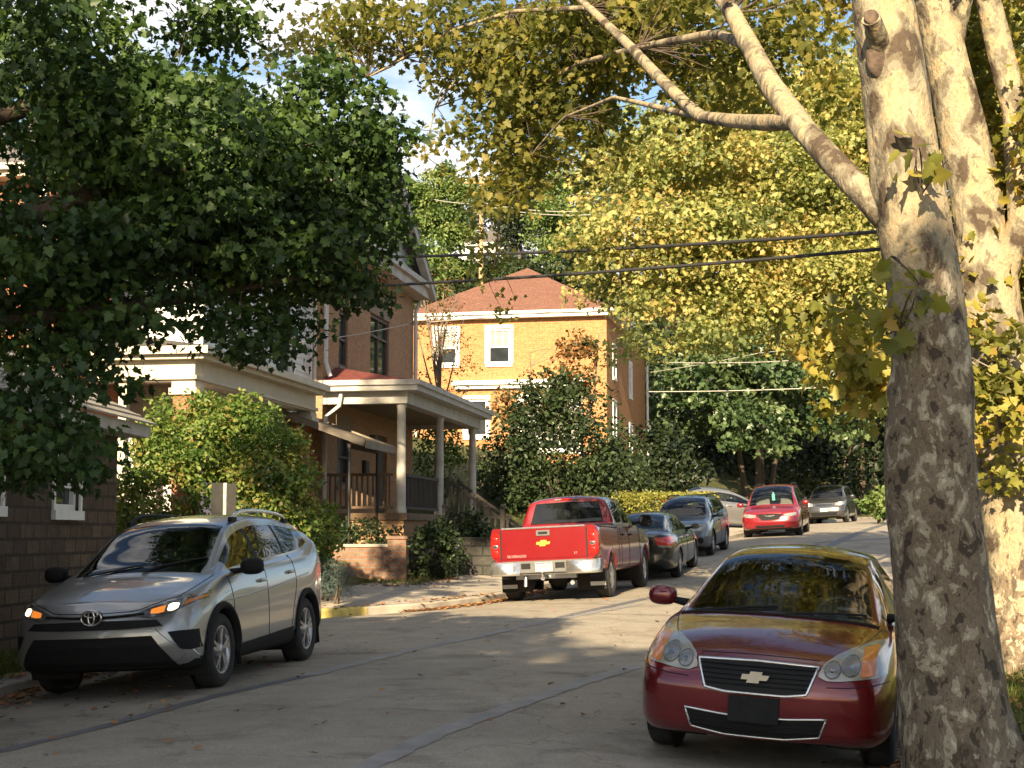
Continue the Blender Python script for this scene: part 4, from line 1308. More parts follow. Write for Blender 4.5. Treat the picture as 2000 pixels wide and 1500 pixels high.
class House:
    """local x runs up the street, y away from the street; the street face is y = 0, the face towards the camera x = 0"""

    def __init__(h, name, label, X, Y, z, heading, Lx, Dy, H, cat='house'):
        h.root = empty(name, (X, Y, z), R(90 - heading))
        tag(h.root, label, cat)
        h.L, h.D, h.H = Lx, Dy, H

    def tf(h, face):
        if face == 'street': return lambda a, z, d: (a, d, z)
        if face == 'near': return lambda a, z, d: (d, a, z)
        if face == 'far': return lambda a, z, d: (h.L - d, a, z)
        return lambda a, z, d: (a, h.D - d, z)

    def wall(h, face, openings, material, z0=0.0, z1=None, a0=0.0, a1=None, depth=.14, name='wall', laps=0):
        f = h.tf(face)
        z1 = z1 or h.H
        W = a1 if a1 is not None else (h.L if face in ('street', 'back') else h.D)
        flip = face in ('near', 'back')
        mb = MB()
        xs = sorted(set([a0, W] + [o[0] for o in openings] + [o[1] for o in openings]))
        zs = sorted(set([z0, z1] + [o[2] for o in openings] + [o[3] for o in openings]))
        if laps:
            zs = sorted(set(zs + list(np.arange(z0, z1, laps))))
        for i in range(len(xs) - 1):
            for j in range(len(zs) - 1):
                cx, cz = (xs[i] + xs[i + 1]) / 2, (zs[j] + zs[j + 1]) / 2
                if any(o[0] < cx < o[1] and o[2] < cz < o[3] for o in openings): continue
                k = .022 if laps else 0
                q = [(xs[i], zs[j], -k), (xs[i + 1], zs[j], -k), (xs[i + 1], zs[j + 1], 0), (xs[i], zs[j + 1], 0)]
                if flip: q = q[::-1]
                mb.add([f(a, z, d) for a, z, d in q], [(0, 1, 2, 3)], uvs=[[(a + .37, z) for a, z, d in q]])
                if laps:
                    q = [(xs[i], zs[j], 0), (xs[i + 1], zs[j], 0), (xs[i + 1], zs[j], -k), (xs[i], zs[j], -k)]
                    if flip: q = q[::-1]
                    mb.add([f(a, z, d) for a, z, d in q], [(0, 1, 2, 3)], uvs=[[(a, z) for a, z, d in q]])
        for o in openings:
            b, c, d0, d1 = o[:4]
            for (p, q) in (((b, d0), (c, d0)), ((c, d0), (c, d1)), ((c, d1), (b, d1)), ((b, d1), (b, d0))):
                r = [(p[0], p[1], 0), (p[0], p[1], depth), (q[0], q[1], depth), (q[0], q[1], 0)]
                if flip: r = r[::-1]
                mb.add([f(*t) for t in r], [(0, 1, 2, 3)], uvs=[[(t[0] + t[2], t[1]) for t in r]])
        return mb.build(name, material, h.root)

    def bar(h, mb, face, a0, a1, z0, z1, d0, d1, mi=0):
        f = h.tf(face)
        p, q = f(a0, z0, d0), f(a1, z1, d1)
        mb.span([min(p[i], q[i]) for i in range(3)], [max(p[i], q[i]) for i in range(3)], mi)

    def window(h, face, a0, a1, z0, z1, frame, rails=(.5,), mull=(), depth=.10, fw=.07, casing=0.0, sill=None, blind=0.0, pane=None, upper_grid=None):
        mb = MB()
        d0, d1 = depth - .06, depth + .02
        h.bar(mb, face, a0, a0 + fw, z0, z1, d0, d1); h.bar(mb, face, a1 - fw, a1, z0, z1, d0, d1)
        h.bar(mb, face, a0 + fw, a1 - fw, z1 - fw, z1, d0, d1); h.bar(mb, face, a0 + fw, a1 - fw, z0, z0 + fw, d0, d1)
        for r in rails:
            z = z0 + (z1 - z0) * r
            h.bar(mb, face, a0 + fw, a1 - fw, z - .03, z + .03, d0 + .005, d1 - .005)
        for m in mull:
            a = a0 + (a1 - a0) * m
            h.bar(mb, face, a - .03, a + .03, z0 + fw, z1 - fw, d0 + .008, d1 - .01)
        if upper_grid:
            nx, ny, zf = upper_grid
            zb = z0 + (z1 - z0) * zf
            for i in range(1, nx): h.bar(mb, face, a0 + (a1 - a0) * i / nx - .014, a0 + (a1 - a0) * i / nx + .014, zb + .03, z1 - fw, d0 + .02, d1 - .02)
            for j in range(1, ny): h.bar(mb, face, a0 + fw, a1 - fw, zb + (z1 - zb) * j / ny - .014, zb + (z1 - zb) * j / ny + .014, d0 + .022, d1 - .022)
        if casing:
            h.bar(mb, face, a0 - casing, a0 - .002, z0, z1, -.03, .04); h.bar(mb, face, a1 + .002, a1 + casing, z0, z1, -.03, .04)
            h.bar(mb, face, a0 - casing, a1 + casing, z1 + .002, z1 + casing * 1.3, -.035, .04)
        if sill: h.bar(mb, face, a0 - .08, a1 + .08, z0 - .12, z0 - .002, -.06, .10, 1)
        w = mb.build('window', [frame, sill or frame], h.root)
        g = MB()
        f = h.tf(face)
        q = [(a0 + fw * .5, z0 + fw * .5), (a1 - fw * .5, z0 + fw * .5), (a1 - fw * .5, z1 - fw * .5), (a0 + fw * .5, z1 - fw * .5)]
        if face in ('near', 'back'): q = q[::-1]
        g.add([f(a, z, depth) for a, z in q], [(0, 1, 2, 3)])
        g.build('pane', pane or M_PANE, w)
        if blind:
            b = MB()
            h.bar(b, face, a0 + fw, a1 - fw, z1 - fw - (z1 - z0) * blind, z1 - fw, depth - .012, depth - .004)
            b.build('blind', M_BLIND, w)
        return w

    def hip_roof(h, rise, over, material, trim, inset, name='roof', fascia=.22):
        L_, D, z = h.L, h.D, h.H
        o = over
        a, b, c, d = (-o, -o), (L_ + o, -o), (L_ + o, D + o), (-o, D + o)
        if L_ > D:
            r1, r2 = (inset, D / 2), (L_ - inset, D / 2)
            fs = [(a, b, r2, r1), (b, c, r2), (c, d, r1, r2), (d, a, r1)]
        else:
            r1, r2 = (L_ / 2, inset), (L_ / 2, D - inset)
            fs = [(a, b, r1), (b, c, r2, r1), (c, d, r2), (d, a, r1, r2)]
        mb = MB()
        zt = z + fascia + .003
        for f in fs:
            P = [Vector((p[0], p[1], zt + (rise if p in (r1, r2) else 0))) for p in f]
            u = (P[1] - P[0]).normalized()
            n = u.cross(P[-1] - P[0]).normalized()
            v = n.cross(u)
            mb.add(P, [tuple(range(len(P)))], uvs=[[((p - P[0]).dot(u), (p - P[0]).dot(v)) for p in P]])
        rf = mb.build(name, material, h.root)
        t = MB()
        t.span((-o, -o, z), (L_ + o, D + o, z + fascia))
        t.span((-o - .10, -o - .10, z + fascia - .12), (L_ + o + .10, -o - .002, z + fascia - .01))
        t.span((-o - .10, -o, z + fascia - .12), (-o - .002, D + o, z + fascia - .01))
        t.span((L_ + o + .002, -o, z + fascia - .12), (L_ + o + .10, D + o, z + fascia - .01))
        t.build('cornice', trim, h.root)
        return rf


# ---- brown brick house with the columned porch -----------------------------
def brown_house():
    gz = 0.6
    h = House('brown_brick_house', 'brown brick house with pale columned porch and red porch roof', -4.46, 36.0, gz, 9.5, 9.3, 10, 8.5 - gz)
    f0 = 2.05 - gz     # ground floor level
    def win(dA, dB): return dA, dB
    # openings on the street face, from their place along the wall
    tall = (4.35, 6.35, 5.3 - gz + .35, 7.05 - gz + .35)
    slim = (1.35, 2.15, 5.35 - gz + .3, 6.75 - gz + .3)
    door = (5.2, 6.25, f0, f0 + 2.15)
    low = (1.3, 2.5, f0 + .7, f0 + 2.1)
    h.wall('street', [tall, slim, door, low], M_BROWNBRICK)
    h.wall('near', [], M_BROWNBRICK); h.wall('far', [], M_BROWNBRICK); h.wall('back', [], M_BROWNBRICK)
    h.window('street', *tall, M_DARKFRAME, rails=(.68,), mull=(.5,), fw=.09, sill=M_LINTEL)
    h.window('street', *slim, M_DARKFRAME, rails=(.5,), fw=.08, sill=M_LINTEL)
    h.window('street', *low, M_DARKFRAME, rails=(.5,), fw=.08, sill=M_LINTEL)
    for o in (tall, slim, low):
        lt = MB(); h.bar(lt, 'street', o[0] - .15, o[1] + .15, o[3] + .002, o[3] + .3, -.025, .1); lt.build('lintel', M_LINTEL, h.root)
    dr = MB(); h.bar(dr, 'street', door[0], door[1], door[2], door[3], .08, .12)
    for k in (.25, .75): h.bar(dr, 'street', door[0] + .1, door[1] - .1, door[2] + 2.15 * k - .4, door[2] + 2.15 * k + .4, .06, .079)
    d = dr.build('door', M_DARKFRAME, h.root)
    k = MB(); k.ellipsoid((door[0] + .12, .04, f0 + 1.0), (.03, .04, .03), 10, 8); k.build('handle', M_GOLD, d)
    mbx = MB(); h.bar(mbx, 'street', 3.6, 3.95, f0 + 1.05, f0 + 1.4, -.12, -.002); mbx.build('letter_box', M_BLACKMETAL, h.root, bevel=.02)
    lm = MB(); h.bar(lm, 'street', 4.3, 4.5, f0 + 1.75, f0 + 2.1, -.16, -.002); lm.build('porch_lamp', M_BLACKMETAL, h.root, bevel=.03)
    # cornice with returns, gable of boards above it
    H = h.H
    t = MB()
    t.span((-.25, -.45, H), (9.55, 10.2, H + .26)); t.span((-.32, -.56, H + .262), (9.62, 10.25, H + .42))
    t.build('cornice', M_GREYTRIM, h.root)
    g = MB()
    zt = H + .423
    ap = zt + 2.5
    n = 16
    for i in range(n):
        a, b = i / n, (i + 1) / n
        w0, w1 = (1 - a) * 4.7, (1 - b) * 4.7
        m = 9.3 / 2
        g.add([(m - w0, -.12, zt + 2.5 * a), (m + w0, -.12, zt + 2.5 * a), (m + w1, -.09, zt + 2.5 * b), (m - w1, -.09, zt + 2.5 * b)], [(0, 1, 2, 3)])
        g.add([(m - w0, -.09, zt + 2.5 * a), (m + w0, -.09, zt + 2.5 * a), (m + w0, -.12, zt + 2.5 * a), (m - w0, -.12, zt + 2.5 * a)], [(0, 1, 2, 3)])
    g.build('gable', M_GABLE, h.root)
    r = MB()
    for sg in (1, -1):
        m = 9.3 / 2
        P = [(m + sg * 5.1, -.6, zt - .25), (m, -.6, ap + .12), (m, 10.4, ap + .12), (m + sg * 5.1, 10.4, zt - .25)]
        if sg < 0: P = P[::-1]
        r.add(P, [(0, 1, 2, 3)], uvs=[[(0, 0), (0, 6), (10, 6), (10, 0)]])
    ro = r.build('roof', M_SHINGLEG, h.root); ro.modifiers.new('t', 'SOLIDIFY').thickness = .10
    rk = MB()
    for sg in (1, -1):
        m = 9.3 / 2
        rk.beam((m + sg * 5.05, -.5, zt - .38), (m, -.5, ap - .02), .22, .20)
    rk.build('rake_board', M_GREYTRIM, h.root)
    # porch: floor, beam, roof, columns
    P0, P1, PD = 0.0, 9.15, 2.05
    pf = MB(); pf.span((P0, -PD, f0 - .16), (P1, -.01, f0)); pf.build('porch_floor', M_WOODBROWN, h.root)
    fb = MB(); fb.span((P0 + .05, -PD + .08, -.8), (P1 - .05, -PD + .28, f0 - .163)); fb.span((P0 + .05, -PD + .283, -.8), (P0 + .25, -.02, f0 - .163)); fb.build('porch_foundation', M_BROWNBRICK, h.root)
    zb, zt2 = 4.35 - gz + .25, 4.85 - gz + .25
    b = MB()
    b.span((P0, -PD, zb), (P1, -PD + .3, zt2 - .22)); b.span((P0, -PD + .302, zb), (P0 + .3, -.01, zt2 - .22)); b.span((P1 - .3, -PD + .302, zb), (P1, -.01, zt2 - .22))
    b.build('porch_beam', M_GREYTRIM, h.root)
    ev = MB(); ev.span((P0 - .28, -PD - .3, zt2 - .218), (P1 + .28, -.01, zt2)); ev.span((P0 - .34, -PD - .36, zt2 - .09), (P1 + .34, -PD - .302, zt2 + .03)); ev.span((P0 - .34, -PD - .3, zt2 - .09), (P0 - .282, -.01, zt2 + .03))
    ev.build('porch_eave', M_GREYTRIM, h.root)
    so = MB(); so.span((P0 + .31, -PD + .31, zb + .12), (P1 - .31, -.02, zb + .15)); so.build('porch_ceiling', M_SOFFIT, h.root)
    q = MB()
    o = .26
    A, B, C_, D_ = (P0 - o, -PD - .28, zt2 + .004), (P1 + o, -PD - .28, zt2 + .004), (P1 - 1.0, -.02, zt2 + .48), (P0 + 1.0, -.02, zt2 + .48)
    q.add([A, B, C_, D_], [(0, 1, 2, 3)]); q.add([A, D_, (P0 - o, -.02, zt2 + .004)], [(0, 1, 2)]); q.add([B, (P1 + o, -.02, zt2 + .004), C_], [(0, 1, 2)])
    q.build('porch_roof', M_REDROOF, h.root)
    for x in (.18, 4.4, 8.9):
        c = MB()
        c.lathe([(.13, f0 + .002), (.13, f0 + .08), (.115, f0 + .10), (.112, f0 + .2), (.11, f0 + 1.2), (.098, zb - .12), (.11, zb - .10), (.11, zb - .06), (.125, zb - .05), (.125, zb - .004)], 20, 'Z', (x, -PD + .18, 0))
        c.build('column', M_GREYTRIM, h.root)
    # railing on the near side and the wooden steps with their own rails
    rl = MB()
    rl.span((.10, -PD + .36, f0 + .86), (.17, -.05, f0 + .93)); rl.span((.11, -PD + .36, f0 + .10), (.16, -.05, f0 + .16))
    for y in np.arange(-PD + .45, -.05, .13): rl.span((.115, y - .02, f0 + .162), (.155, y + .02, f0 + .858))
    rl.build('porch_railing', M_WOODBROWN, h.root)
    rl = MB()
    rl.span((.5, -PD + .12, f0 + .86), (4.1, -PD + .19, f0 + .93)); rl.span((.5, -PD + .13, f0 + .10), (4.1, -PD + .18, f0 + .16))
    for x in np.arange(.6, 4.1, .14): rl.span((x - .02, -PD + .135, f0 + .162), (x + .02, -PD + .175, f0 + .858))
    rl.build('porch_railing', M_WOODGREY, h.root)
    # downspouts at both ends of the street wall
    for x in (-.06, 9.2):
        p = MB(); p.tube([(x, -.25, H - .05), (x, -.09, H - .4), (x, -.09, zt2 + .5), (x, -.2, zt2 + .15)], .055, 8); p.build('downspout', M_PIPE, h.root)
    p = MB(); p.tube([(-.1, -.5, zt2 - .1), (-.12, -.45, zb - .05), (-.12, -.12, zb - .3), (-.12, -.1, 0)], .05, 8); p.build('downspout', M_PIPE, h.root)
    return h, f0, gz, PD


# ---- wooden steps with railings, and the picket fence beyond ----------------
def steps(h, f0, gz, PD):
    root = empty('wooden_steps', (0, 0, 0)); root.matrix_world = Matrix.Translation(h.root.location) @ Matrix.Rotation(h.root.rotation_euler.z, 4, 'Z')
    tag(root, 'weathered wooden steps with handrails descending from the columned porch', 'steps')
    ys = -PD - .02
    n = 7
    st = MB()
    for i in range(n):
        st.span((4.6 - 1.5 * 0, ys - .28 * (i + 1), f0 - .2 * (i + 1) - .05), (5.9, ys - .28 * i - .003, f0 - .2 * (i + 1)))
    st.build('tread', M_WOODBROWN, root)
    for x in (4.6, 5.95):
        r = MB()
        a, b = (x, ys, f0 + .9), (x, ys - .28 * n, f0 - .2 * n + .9)
        r.beam(a, b, .09, .07)
        r.beam((x, ys, f0 + .1), (x, ys - .28 * n, f0 - .2 * n + .1), .05, .06)
        for k in range(1, 14):
            t = k / 14
            p = Vector(a).lerp(Vector(b), t)
            r.box((p.x, p.y, p.z - .43), (.035, .035, .78))
        r.box((x, ys, f0 + .45), (.1, .1, 1.05)); r.box((x, ys - .28 * n, f0 - .2 * n + .45), (.1, .1, 1.1))
        r.build('handrail', M_WOODGREY, root)


# ---- white-sided house -----------------------------------------------------
def white_house():
    gz = .5
    X0, Y0 = -5.93, 29.05
    h = House('white_sided_house', 'tall white clapboard house beside the red brick house behind maple leaves', X0, Y0, gz, 9.5, 7.2, 9.5, 8.6 - gz)
    w1 = (4.9, 5.75, 4.9 - gz, 6.4 - gz); w2 = (1.6, 2.5, 4.95 - gz, 6.4 - gz); w3 = (4.6, 5.6, 7.0 - gz, 8.2 - gz)
    h.wall('street', [w1, w2], M_SIDING, laps=.16)
    h.wall('near', [], M_SIDING, laps=.16); h.wall('far', [], M_SIDING); h.wall('back', [], M_SIDING)
    for w in (w1, w2): h.window('street', *w, M_WHITETRIM, casing=.10, sill=M_WHITETRIM, blind=.4)
    for q in ((7.06, 7.22), (-.02, .12)):
        c = MB(); c.span((q[0], -.05, 0), (q[1], -.002, h.H)); c.build('corner_board', M_WHITETRIM, h.root)
    t = MB(); t.span((-.3, -.45, h.H), (7.5, 9.8, h.H + .24)); t.build('cornice', M_WHITETRIM, h.root)
    zt = h.H + .243
    r = MB()
    for sg in (1, -1):
        m = 3.6
        P = [(m + sg * 3.95, -.55, zt - .1), (m, -.55, zt + 1.5), (m, 9.9, zt + 1.5), (m + sg * 3.95, 9.9, zt - .1)]
        if sg < 0: P = P[::-1]
        r.add(P, [(0, 1, 2, 3)], uvs=[[(0, 0), (0, 5), (10, 5), (10, 0)]])
    ro = r.build('roof', M_SHINGLEG, h.root); ro.modifiers.new('t', 'SOLIDIFY').thickness = .10
    for y in (-.05, 9.45):
        g = MB(); g.add([(-.1, y, zt), (7.3, y, zt), (3.6, y, zt + 1.4)], [(0, 1, 2)]); g.build('gable', M_SIDING, h.root)
    ch = MB(); ch.span((5.6, 3.0, zt + .3), (6.3, 3.7, zt + 1.6)); ch.span((5.53, 2.93, zt + 1.602), (6.37, 3.77, zt + 1.72)); ch.build('chimney', M_REDBRICK, ro)
    p = MB(); p.tube([(7.12, -.35, h.H + .1), (7.12, -.11, h.H - .3), (7.12, -.11, 3.9 - gz)], .05, 8); p.build('downspout', M_PIPE, h.root)
    # sloping metal awning over the side steps, on thin posts
    a = MB()
    x0, x1 = 4.65, 7.3
    za, zb = 4.28 - gz, 3.55 - gz
    ya, yb = .0, -2.0
    a.add([(x0, ya, za), (x1, ya, za), (x1, yb, zb), (x0, yb, zb)], [(0, 3, 2, 1)])
    aw = a.build('awning', [M_AWNING, M_AWNDARK], h.root)
    s = aw.modifiers.new('t', 'SOLIDIFY'); s.thickness = .03; s.offset = 0
    e = MB(); e.beam((x0 - .02, ya, za - .02), (x0 - .02, yb, zb - .02), .05, .15); e.beam((x1 + .02, ya, za - .02), (x1 + .02, yb, zb - .02), .05, .15); e.span((x0, yb - .06, zb - .13), (x1, yb - .002, zb + .04))
    e.build('awning_edge', M_AWNING, aw)
    u = MB()
    for k in range(9):
        x = x0 + .15 + (x1 - x0 - .3) * k / 8
        u.beam((x, ya - .02, za - .055), (x, yb + .02, zb - .055), .05, .05)
    u.span((x0 + .1, yb + .35, zb - .12), (x1 - .1, yb + .42, zb - .02))
    u.build('awning_rib', M_AWNDARK, aw)
    for x in (x0 + .12, x1 - .12):
        p = MB(); p.tube([(x, yb + .38, zb - .1), (x, yb + .38, -.3)], .035, 8); p.build('awning_post', M_BLACKMETAL, aw)
    return h


# ---- red brick house with the cream porch ----------------------------------
def red_house():
    gz = .5
    h = House('red_brick_house', 'red brick house with cream porch cornice and brick porch pier', -7.87, 26.2, gz, 9.5, 2.8, 9, 7.7 - gz)
    w = (1.0, 1.9, 4.8 - gz, 6.3 - gz)
    h.wall('street', [w], M_REDBRICK)
    nw = (3.0, 4.0, 5.2 - gz, 6.9 - gz)
    h.wall('near', [nw], M_REDBRICK); h.wall('far', [], M_REDBRICK); h.wall('back', [], M_REDBRICK)
    h.window('near', *nw, M_WHITETRIM, sill=M_LINTEL, casing=.1)
    h.window('street', *w, M_WHITETRIM, sill=M_LINTEL)
    h.hip_roof(1.2, .4, M_SHINGLEG, M_CREAM, 1.2)
    p = MB(); p.tube([(-.09, .22, h.H - .05), (-.09, .22, .2)], .06, 8); p.build('downspout', M_WHITETRIM, h.root)
    # porch along the street side, running on past the next house
    x0, x1, y1 = 1.3, 8.7, -2.05
    zb, zt = 4.28 - gz, 4.86 - gz
    b = MB()
    b.span((x0, y1, zb), (x1, y1 + .32, zt - .20)); b.span((x0, y1 + .322, zb), (x0 + .32, -.01, zt - .20))
    b.build('porch_beam', M_CREAM, h.root)
    c = MB()
    c.span((x0 - .18, y1 - .22, zt - .198), (x1, -.01, zt - .12)); c.span((x0 - .30, y1 - .34, zt - .118), (x1, -.01, zt + .02))
    c.span((x0 - .06, y1 - .06, zb + .03), (x0 - .003, -.02, zb + .10)); c.span((x0 - .06, y1 - .06, zb + .03), (x1, y1 - .003, zb + .10))
    c.build('porch_cornice', M_CREAM, h.root)
    r = MB(); r.add([(x0 - .28, y1 - .3, zt + .025), (x1, y1 - .3, zt + .025), (x1, -.02, zt + .35), (x0 - .28, -.02, zt + .35)], [(0, 1, 2, 3)])
    r.add([(x0 - .28, y1 - .3, zt + .025), (x0 - .28, -.02, zt + .35), (x0 - .28, -.02, zt + .025)], [(0, 1, 2)])
    r.build('porch_roof', M_SHINGLEG, h.root)
    s = MB(); s.span((x0 + .33, y1 + .33, zb + .1), (x1, -.02, zb + .13)); s.build('porch_ceiling', M_SOFFIT, h.root)
    f = MB(); f.span((x0, y1, -.8), (x1, -.01, 1.4)); f.build('porch_base', M_REDBRICK, h.root)
    for x in (x0, x1 - .4):
        q = MB(); q.span((x + .02, y1 + .01, 1.402), (x + .42, y1 + .41, zb - .24)); q.build('porch_pier', M_REDBRICK, h.root)
        q = MB(); q.span((x - .04, y1 - .05, zb - .238), (x + .48, y1 + .47, zb - .12)); q.span((x, y1 - .01, zb - .118), (x + .44, y1 + .43, zb - .003)); q.build('pier_capital', M_CREAM, h.root)
    q = MB(); q.span((x0 + .05, -.75, 1.402), (x0 + .2, -.6, zb - .003)); q.build('porch_post', M_CREAM, h.root)
    q = MB(); q.span((x0 + .06, y1 + .45, 2.2), (x0 + .14, -.8, 2.28)); q.build('porch_railing', M_CREAM, h.root)
    return h


# ---- block garage ----------------------------------------------------------
def garage():
    h = House('block_garage', 'low garage of brown rock faced blocks behind the silver suv', -6.32, 10.0, 0.0, 3.6, 11.75, 5.5, 2.95, 'garage')
    wins = [(9.3, 10.2, 1.88, 2.52), (6.4, 7.6, 1.9, 2.55)]
    h.wall('street', wins, M_BLOCK, -.4, depth=.2); h.wall('far', [], M_BLOCK, -.4); h.wall('near', [], M_BLOCK, -.4); h.wall('back', [], M_BLOCK, -.4)
    for w in wins: h.window('street', *w, M_WHITETRIM, rails=(.5,), casing=.07, sill=M_WHITETRIM, fw=.08)
    t = MB(); t.span((-.25, -.38, h.H), (h.L + .3, 5.9, h.H + .17)); t.build('fascia', M_GREYTRIM, h.root)
    z = h.H + .175
    r = MB()
    n = 14
    for i in range(n):
        a, b = i / n, (i + 1) / n
        y0, y1 = -.46 + 3.2 * a, -.46 + 3.2 * b
        r.add([(-.3, y0, z + 1.7 * a + .025), (h.L + .35, y0, z + 1.7 * a + .025), (h.L + .35, y1, z + 1.7 * b), (-.3, y1, z + 1.7 * b)], [(0, 1, 2, 3)], uvs=[[(0, a * 3.6), (12, a * 3.6), (12, b * 3.6), (0, b * 3.6)]])
        r.add([(-.3, y0, z + 1.7 * a), (h.L + .35, y0, z + 1.7 * a), (h.L + .35, y0, z + 1.7 * a + .025), (-.3, y0, z + 1.7 * a + .025)], [(0, 1, 2, 3)], uvs=[[(0, 0)] * 4])
    r.add([(-.3, 2.74, z + 1.7), (h.L + .35, 2.74, z + 1.7), (h.L + .35, 5.95, z), (-.3, 5.95, z)], [(0, 1, 2, 3)], uvs=[[(0, 0), (12, 0), (12, 4), (0, 4)]])
    r.build('roof', M_GARROOF, h.root)
    for x in (0, h.L):
        g = MB(); g.add([(x, 0, h.H), (x, 5.5, h.H), (x, 2.75, z + 1.68)], [(0, 1, 2)]); g.build('gable', M_GREYTRIM, h.root)
    return h


M_GARROOF = mat('pale_ribbed_roof', (.25, .23, .19), .7, var=.15, vs=5)


# ---- orange brick house at the bend ---------------------------------------
def orange_house():
    gz = 3.9
    hd = 12.0
    Lx, D = 12.2, 7.9
    h = House('orange_brick_house', 'orange brick house in full sun with red brown hip roof', 3.72, 60.0, gz, hd, Lx, D, 10.1 - gz)
    # near face: a runs left from the corner
    H = h.H
    n1 = (3.86, 4.80, 8.3 - gz, 9.72 - gz); n2 = (6.05, 6.95, 8.3 - gz, 9.72 - gz)
    lowwin = (1.1, 3.5, 4.6 - gz + .2, 6.9 - gz); low2 = (4.8, 5.7, 5.4 - gz, 6.9 - gz)
    h.wall('near', [n1, n2, lowwin, low2], M_ORANGEBRICK, depth=.16)
    sw = [(1.7, 2.5, 7.85 - gz, 9.1 - gz), (6.6, 7.4, 7.5 - gz, 8.9 - gz), (1.7, 2.5, 5.4 - gz, 6.8 - gz), (6.6, 7.4, 4.6 - gz, 6.2 - gz)]
    h.wall('street', sw, M_ORANGEBRICK); h.wall('far', [], M_ORANGEBRICK); h.wall('back', [], M_ORANGEBRICK)
    for w in (n1, n2): h.window('near', *w, M_WHITETRIM, rails=(.48,), fw=.09, casing=.11, sill=M_WHITETRIM, upper_grid=(3, 2, .48), blind=.46, pane=M_PANE)
    h.window('near', *lowwin, M_WHITETRIM, rails=(), mull=(.33, .67), fw=.1, casing=.12, sill=M_WHITETRIM, blind=.75)
    h.window('near', *low2, M_WHITETRIM, rails=(.5,), fw=.09, casing=.11, sill=M_WHITETRIM)
    for w in sw: h.window('street', *w, M_WHITETRIM, rails=(.5,), fw=.1, casing=.12, sill=M_WHITETRIM, depth=.06)
    h.hip_roof(2.45, .35, M_SHINGLE, M_WHITETRIM, 3.9, fascia=.26)
    b = MB()
    h.bar(b, 'near', .9, 6.2, 7.45 - gz, 7.62 - gz, -.30, -.002); h.bar(b, 'near', 1.0, 6.1, 7.30 - gz, 7.448 - gz, -.18, -.002)
    b.build('pent_ledge', M_WHITETRIM, h.root)
    p = MB(); p.tube([(Lx - .1, -.12, H), (Lx - .1, -.12, -.5)], .06, 8); p.build('downspout', M_WHITETRIM, h.root)
    p = MB(); p.tube([(-.08, D - .15, H), (-.08, D - .15, 0)], .06, 8); p.build('downspout', M_WHITETRIM, h.root)
    return h


def hill_house():
    p = pt(950, 530, 118)
    gz = ground_z(p.x, 118) - .2
    h = House('hill_cottage', 'small white house on the wooded hill above the orange house', pt(1000, 530, 118).x, 118, gz, 10, 6, 4.0, 4.5)
    w = (1.6, 2.6, 2.9, 4.0)
    h.wall('near', [w], M_WHITETRIM); h.wall('street', [(2, 3, 2.8, 4)], M_WHITETRIM); h.wall('far', [], M_WHITETRIM); h.wall('back', [], M_WHITETRIM)
    h.window('near', *w, M_GREYTRIM); h.window('street', 2, 3, 2.8, 4, M_GREYTRIM)
    h.hip_roof(1.4, .3, M_SHINGLEG, M_WHITETRIM, 1.8)
# ------------------------------------------------------------------ ground, road, kerbs
rng = np.random.default_rng(7)


def asphalt():
    m, nt, out = _new('worn_asphalt')
    big = noise(nt, .35, detail=5)
    fine = noise(nt, 60, detail=3)
    med = noise(nt, 3.0, detail=6, rough=.7)
    c = ramp(nt, big, [(.3, (.275, .243, .192)), (.7, (.338, .300, .240))])
    c = mixc(nt, 1.0, c, ramp(nt, med, [(.3, (.84, .84, .84)), (.7, (1.1, 1.1, 1.1))]), 'MULTIPLY')
    c = mixc(nt, 1.0, c, ramp(nt, fine, [(.3, (.72, .72, .72)), (.7, (1.25, 1.25, 1.25))]), 'MULTIPLY')
    st = noise(nt, 1.1, detail=8, rough=.62, dist=.7)
    c = mixc(nt, 1.0, c, ramp(nt, st, [(.36, (.74, .73, .72)), (.46, (1, 1, 1)), (.66, (1.04, 1.03, 1.02))]), 'MULTIPLY')
    # hairline cracks
    tc = N(nt, 'ShaderNodeTexCoord')
    wob = N(nt, 'ShaderNodeTexNoise', Scale=1.4, Detail=5)
    L(nt, tc.outputs['Object'], wob.inputs['Vector'])
    add = mixc(nt, .35, (0, 0, 0), (0, 0, 0))
    v = N(nt, 'ShaderNodeVectorMath', operation='ADD')
    L(nt, tc.outputs['Object'], v.inputs[0]); L(nt, wob.outputs['Color'], v.inputs[1])
    vo = N(nt, 'ShaderNodeTexVoronoi', Scale=.42, feature='DISTANCE_TO_EDGE')
    L(nt, v.outputs[0], vo.inputs['Vector'])
    cr = ramp(nt, vo.outputs['Distance'], [(.0, (.68, .68, .69)), (.007, (1, 1, 1))])
    c = mixc(nt, 1.0, c, cr, 'MULTIPLY')
    principled(nt, out, c, .88, 0, .25, 0, fine, .006, .6)
    return m


def groundmat():
    m, nt, out = _new('lawn_and_soil')
    a = noise(nt, .8, detail=6)
    b = noise(nt, 14, detail=5)
    c = ramp(nt, a, [(.3, (.05, .065, .022)), (.52, (.075, .08, .03)), (.7, (.13, .095, .05))])
    c = mixc(nt, 1.0, c, ramp(nt, b, [(.3, (.55, .55, .55)), (.7, (1.35, 1.35, 1.35))]), 'MULTIPLY')
    principled(nt, out, c, .95, 0, .2, 0, b, .05, .8)
    return m


M_ASPH, M_GROUND = asphalt(), groundmat()
M_WALK = mat('old_concrete_walk', (.34, .30, .24), .9, var=.22, vs=1.6, bump=.25, bs=45)
M_SEAM = mat('tar_seam', (.12, .117, .118), .6, var=.2, vs=5, bump=.2, bs=60)
M_SEAMPALE = mat('grey_seal_strip', (.245, .232, .215), .75, var=.2, vs=4)

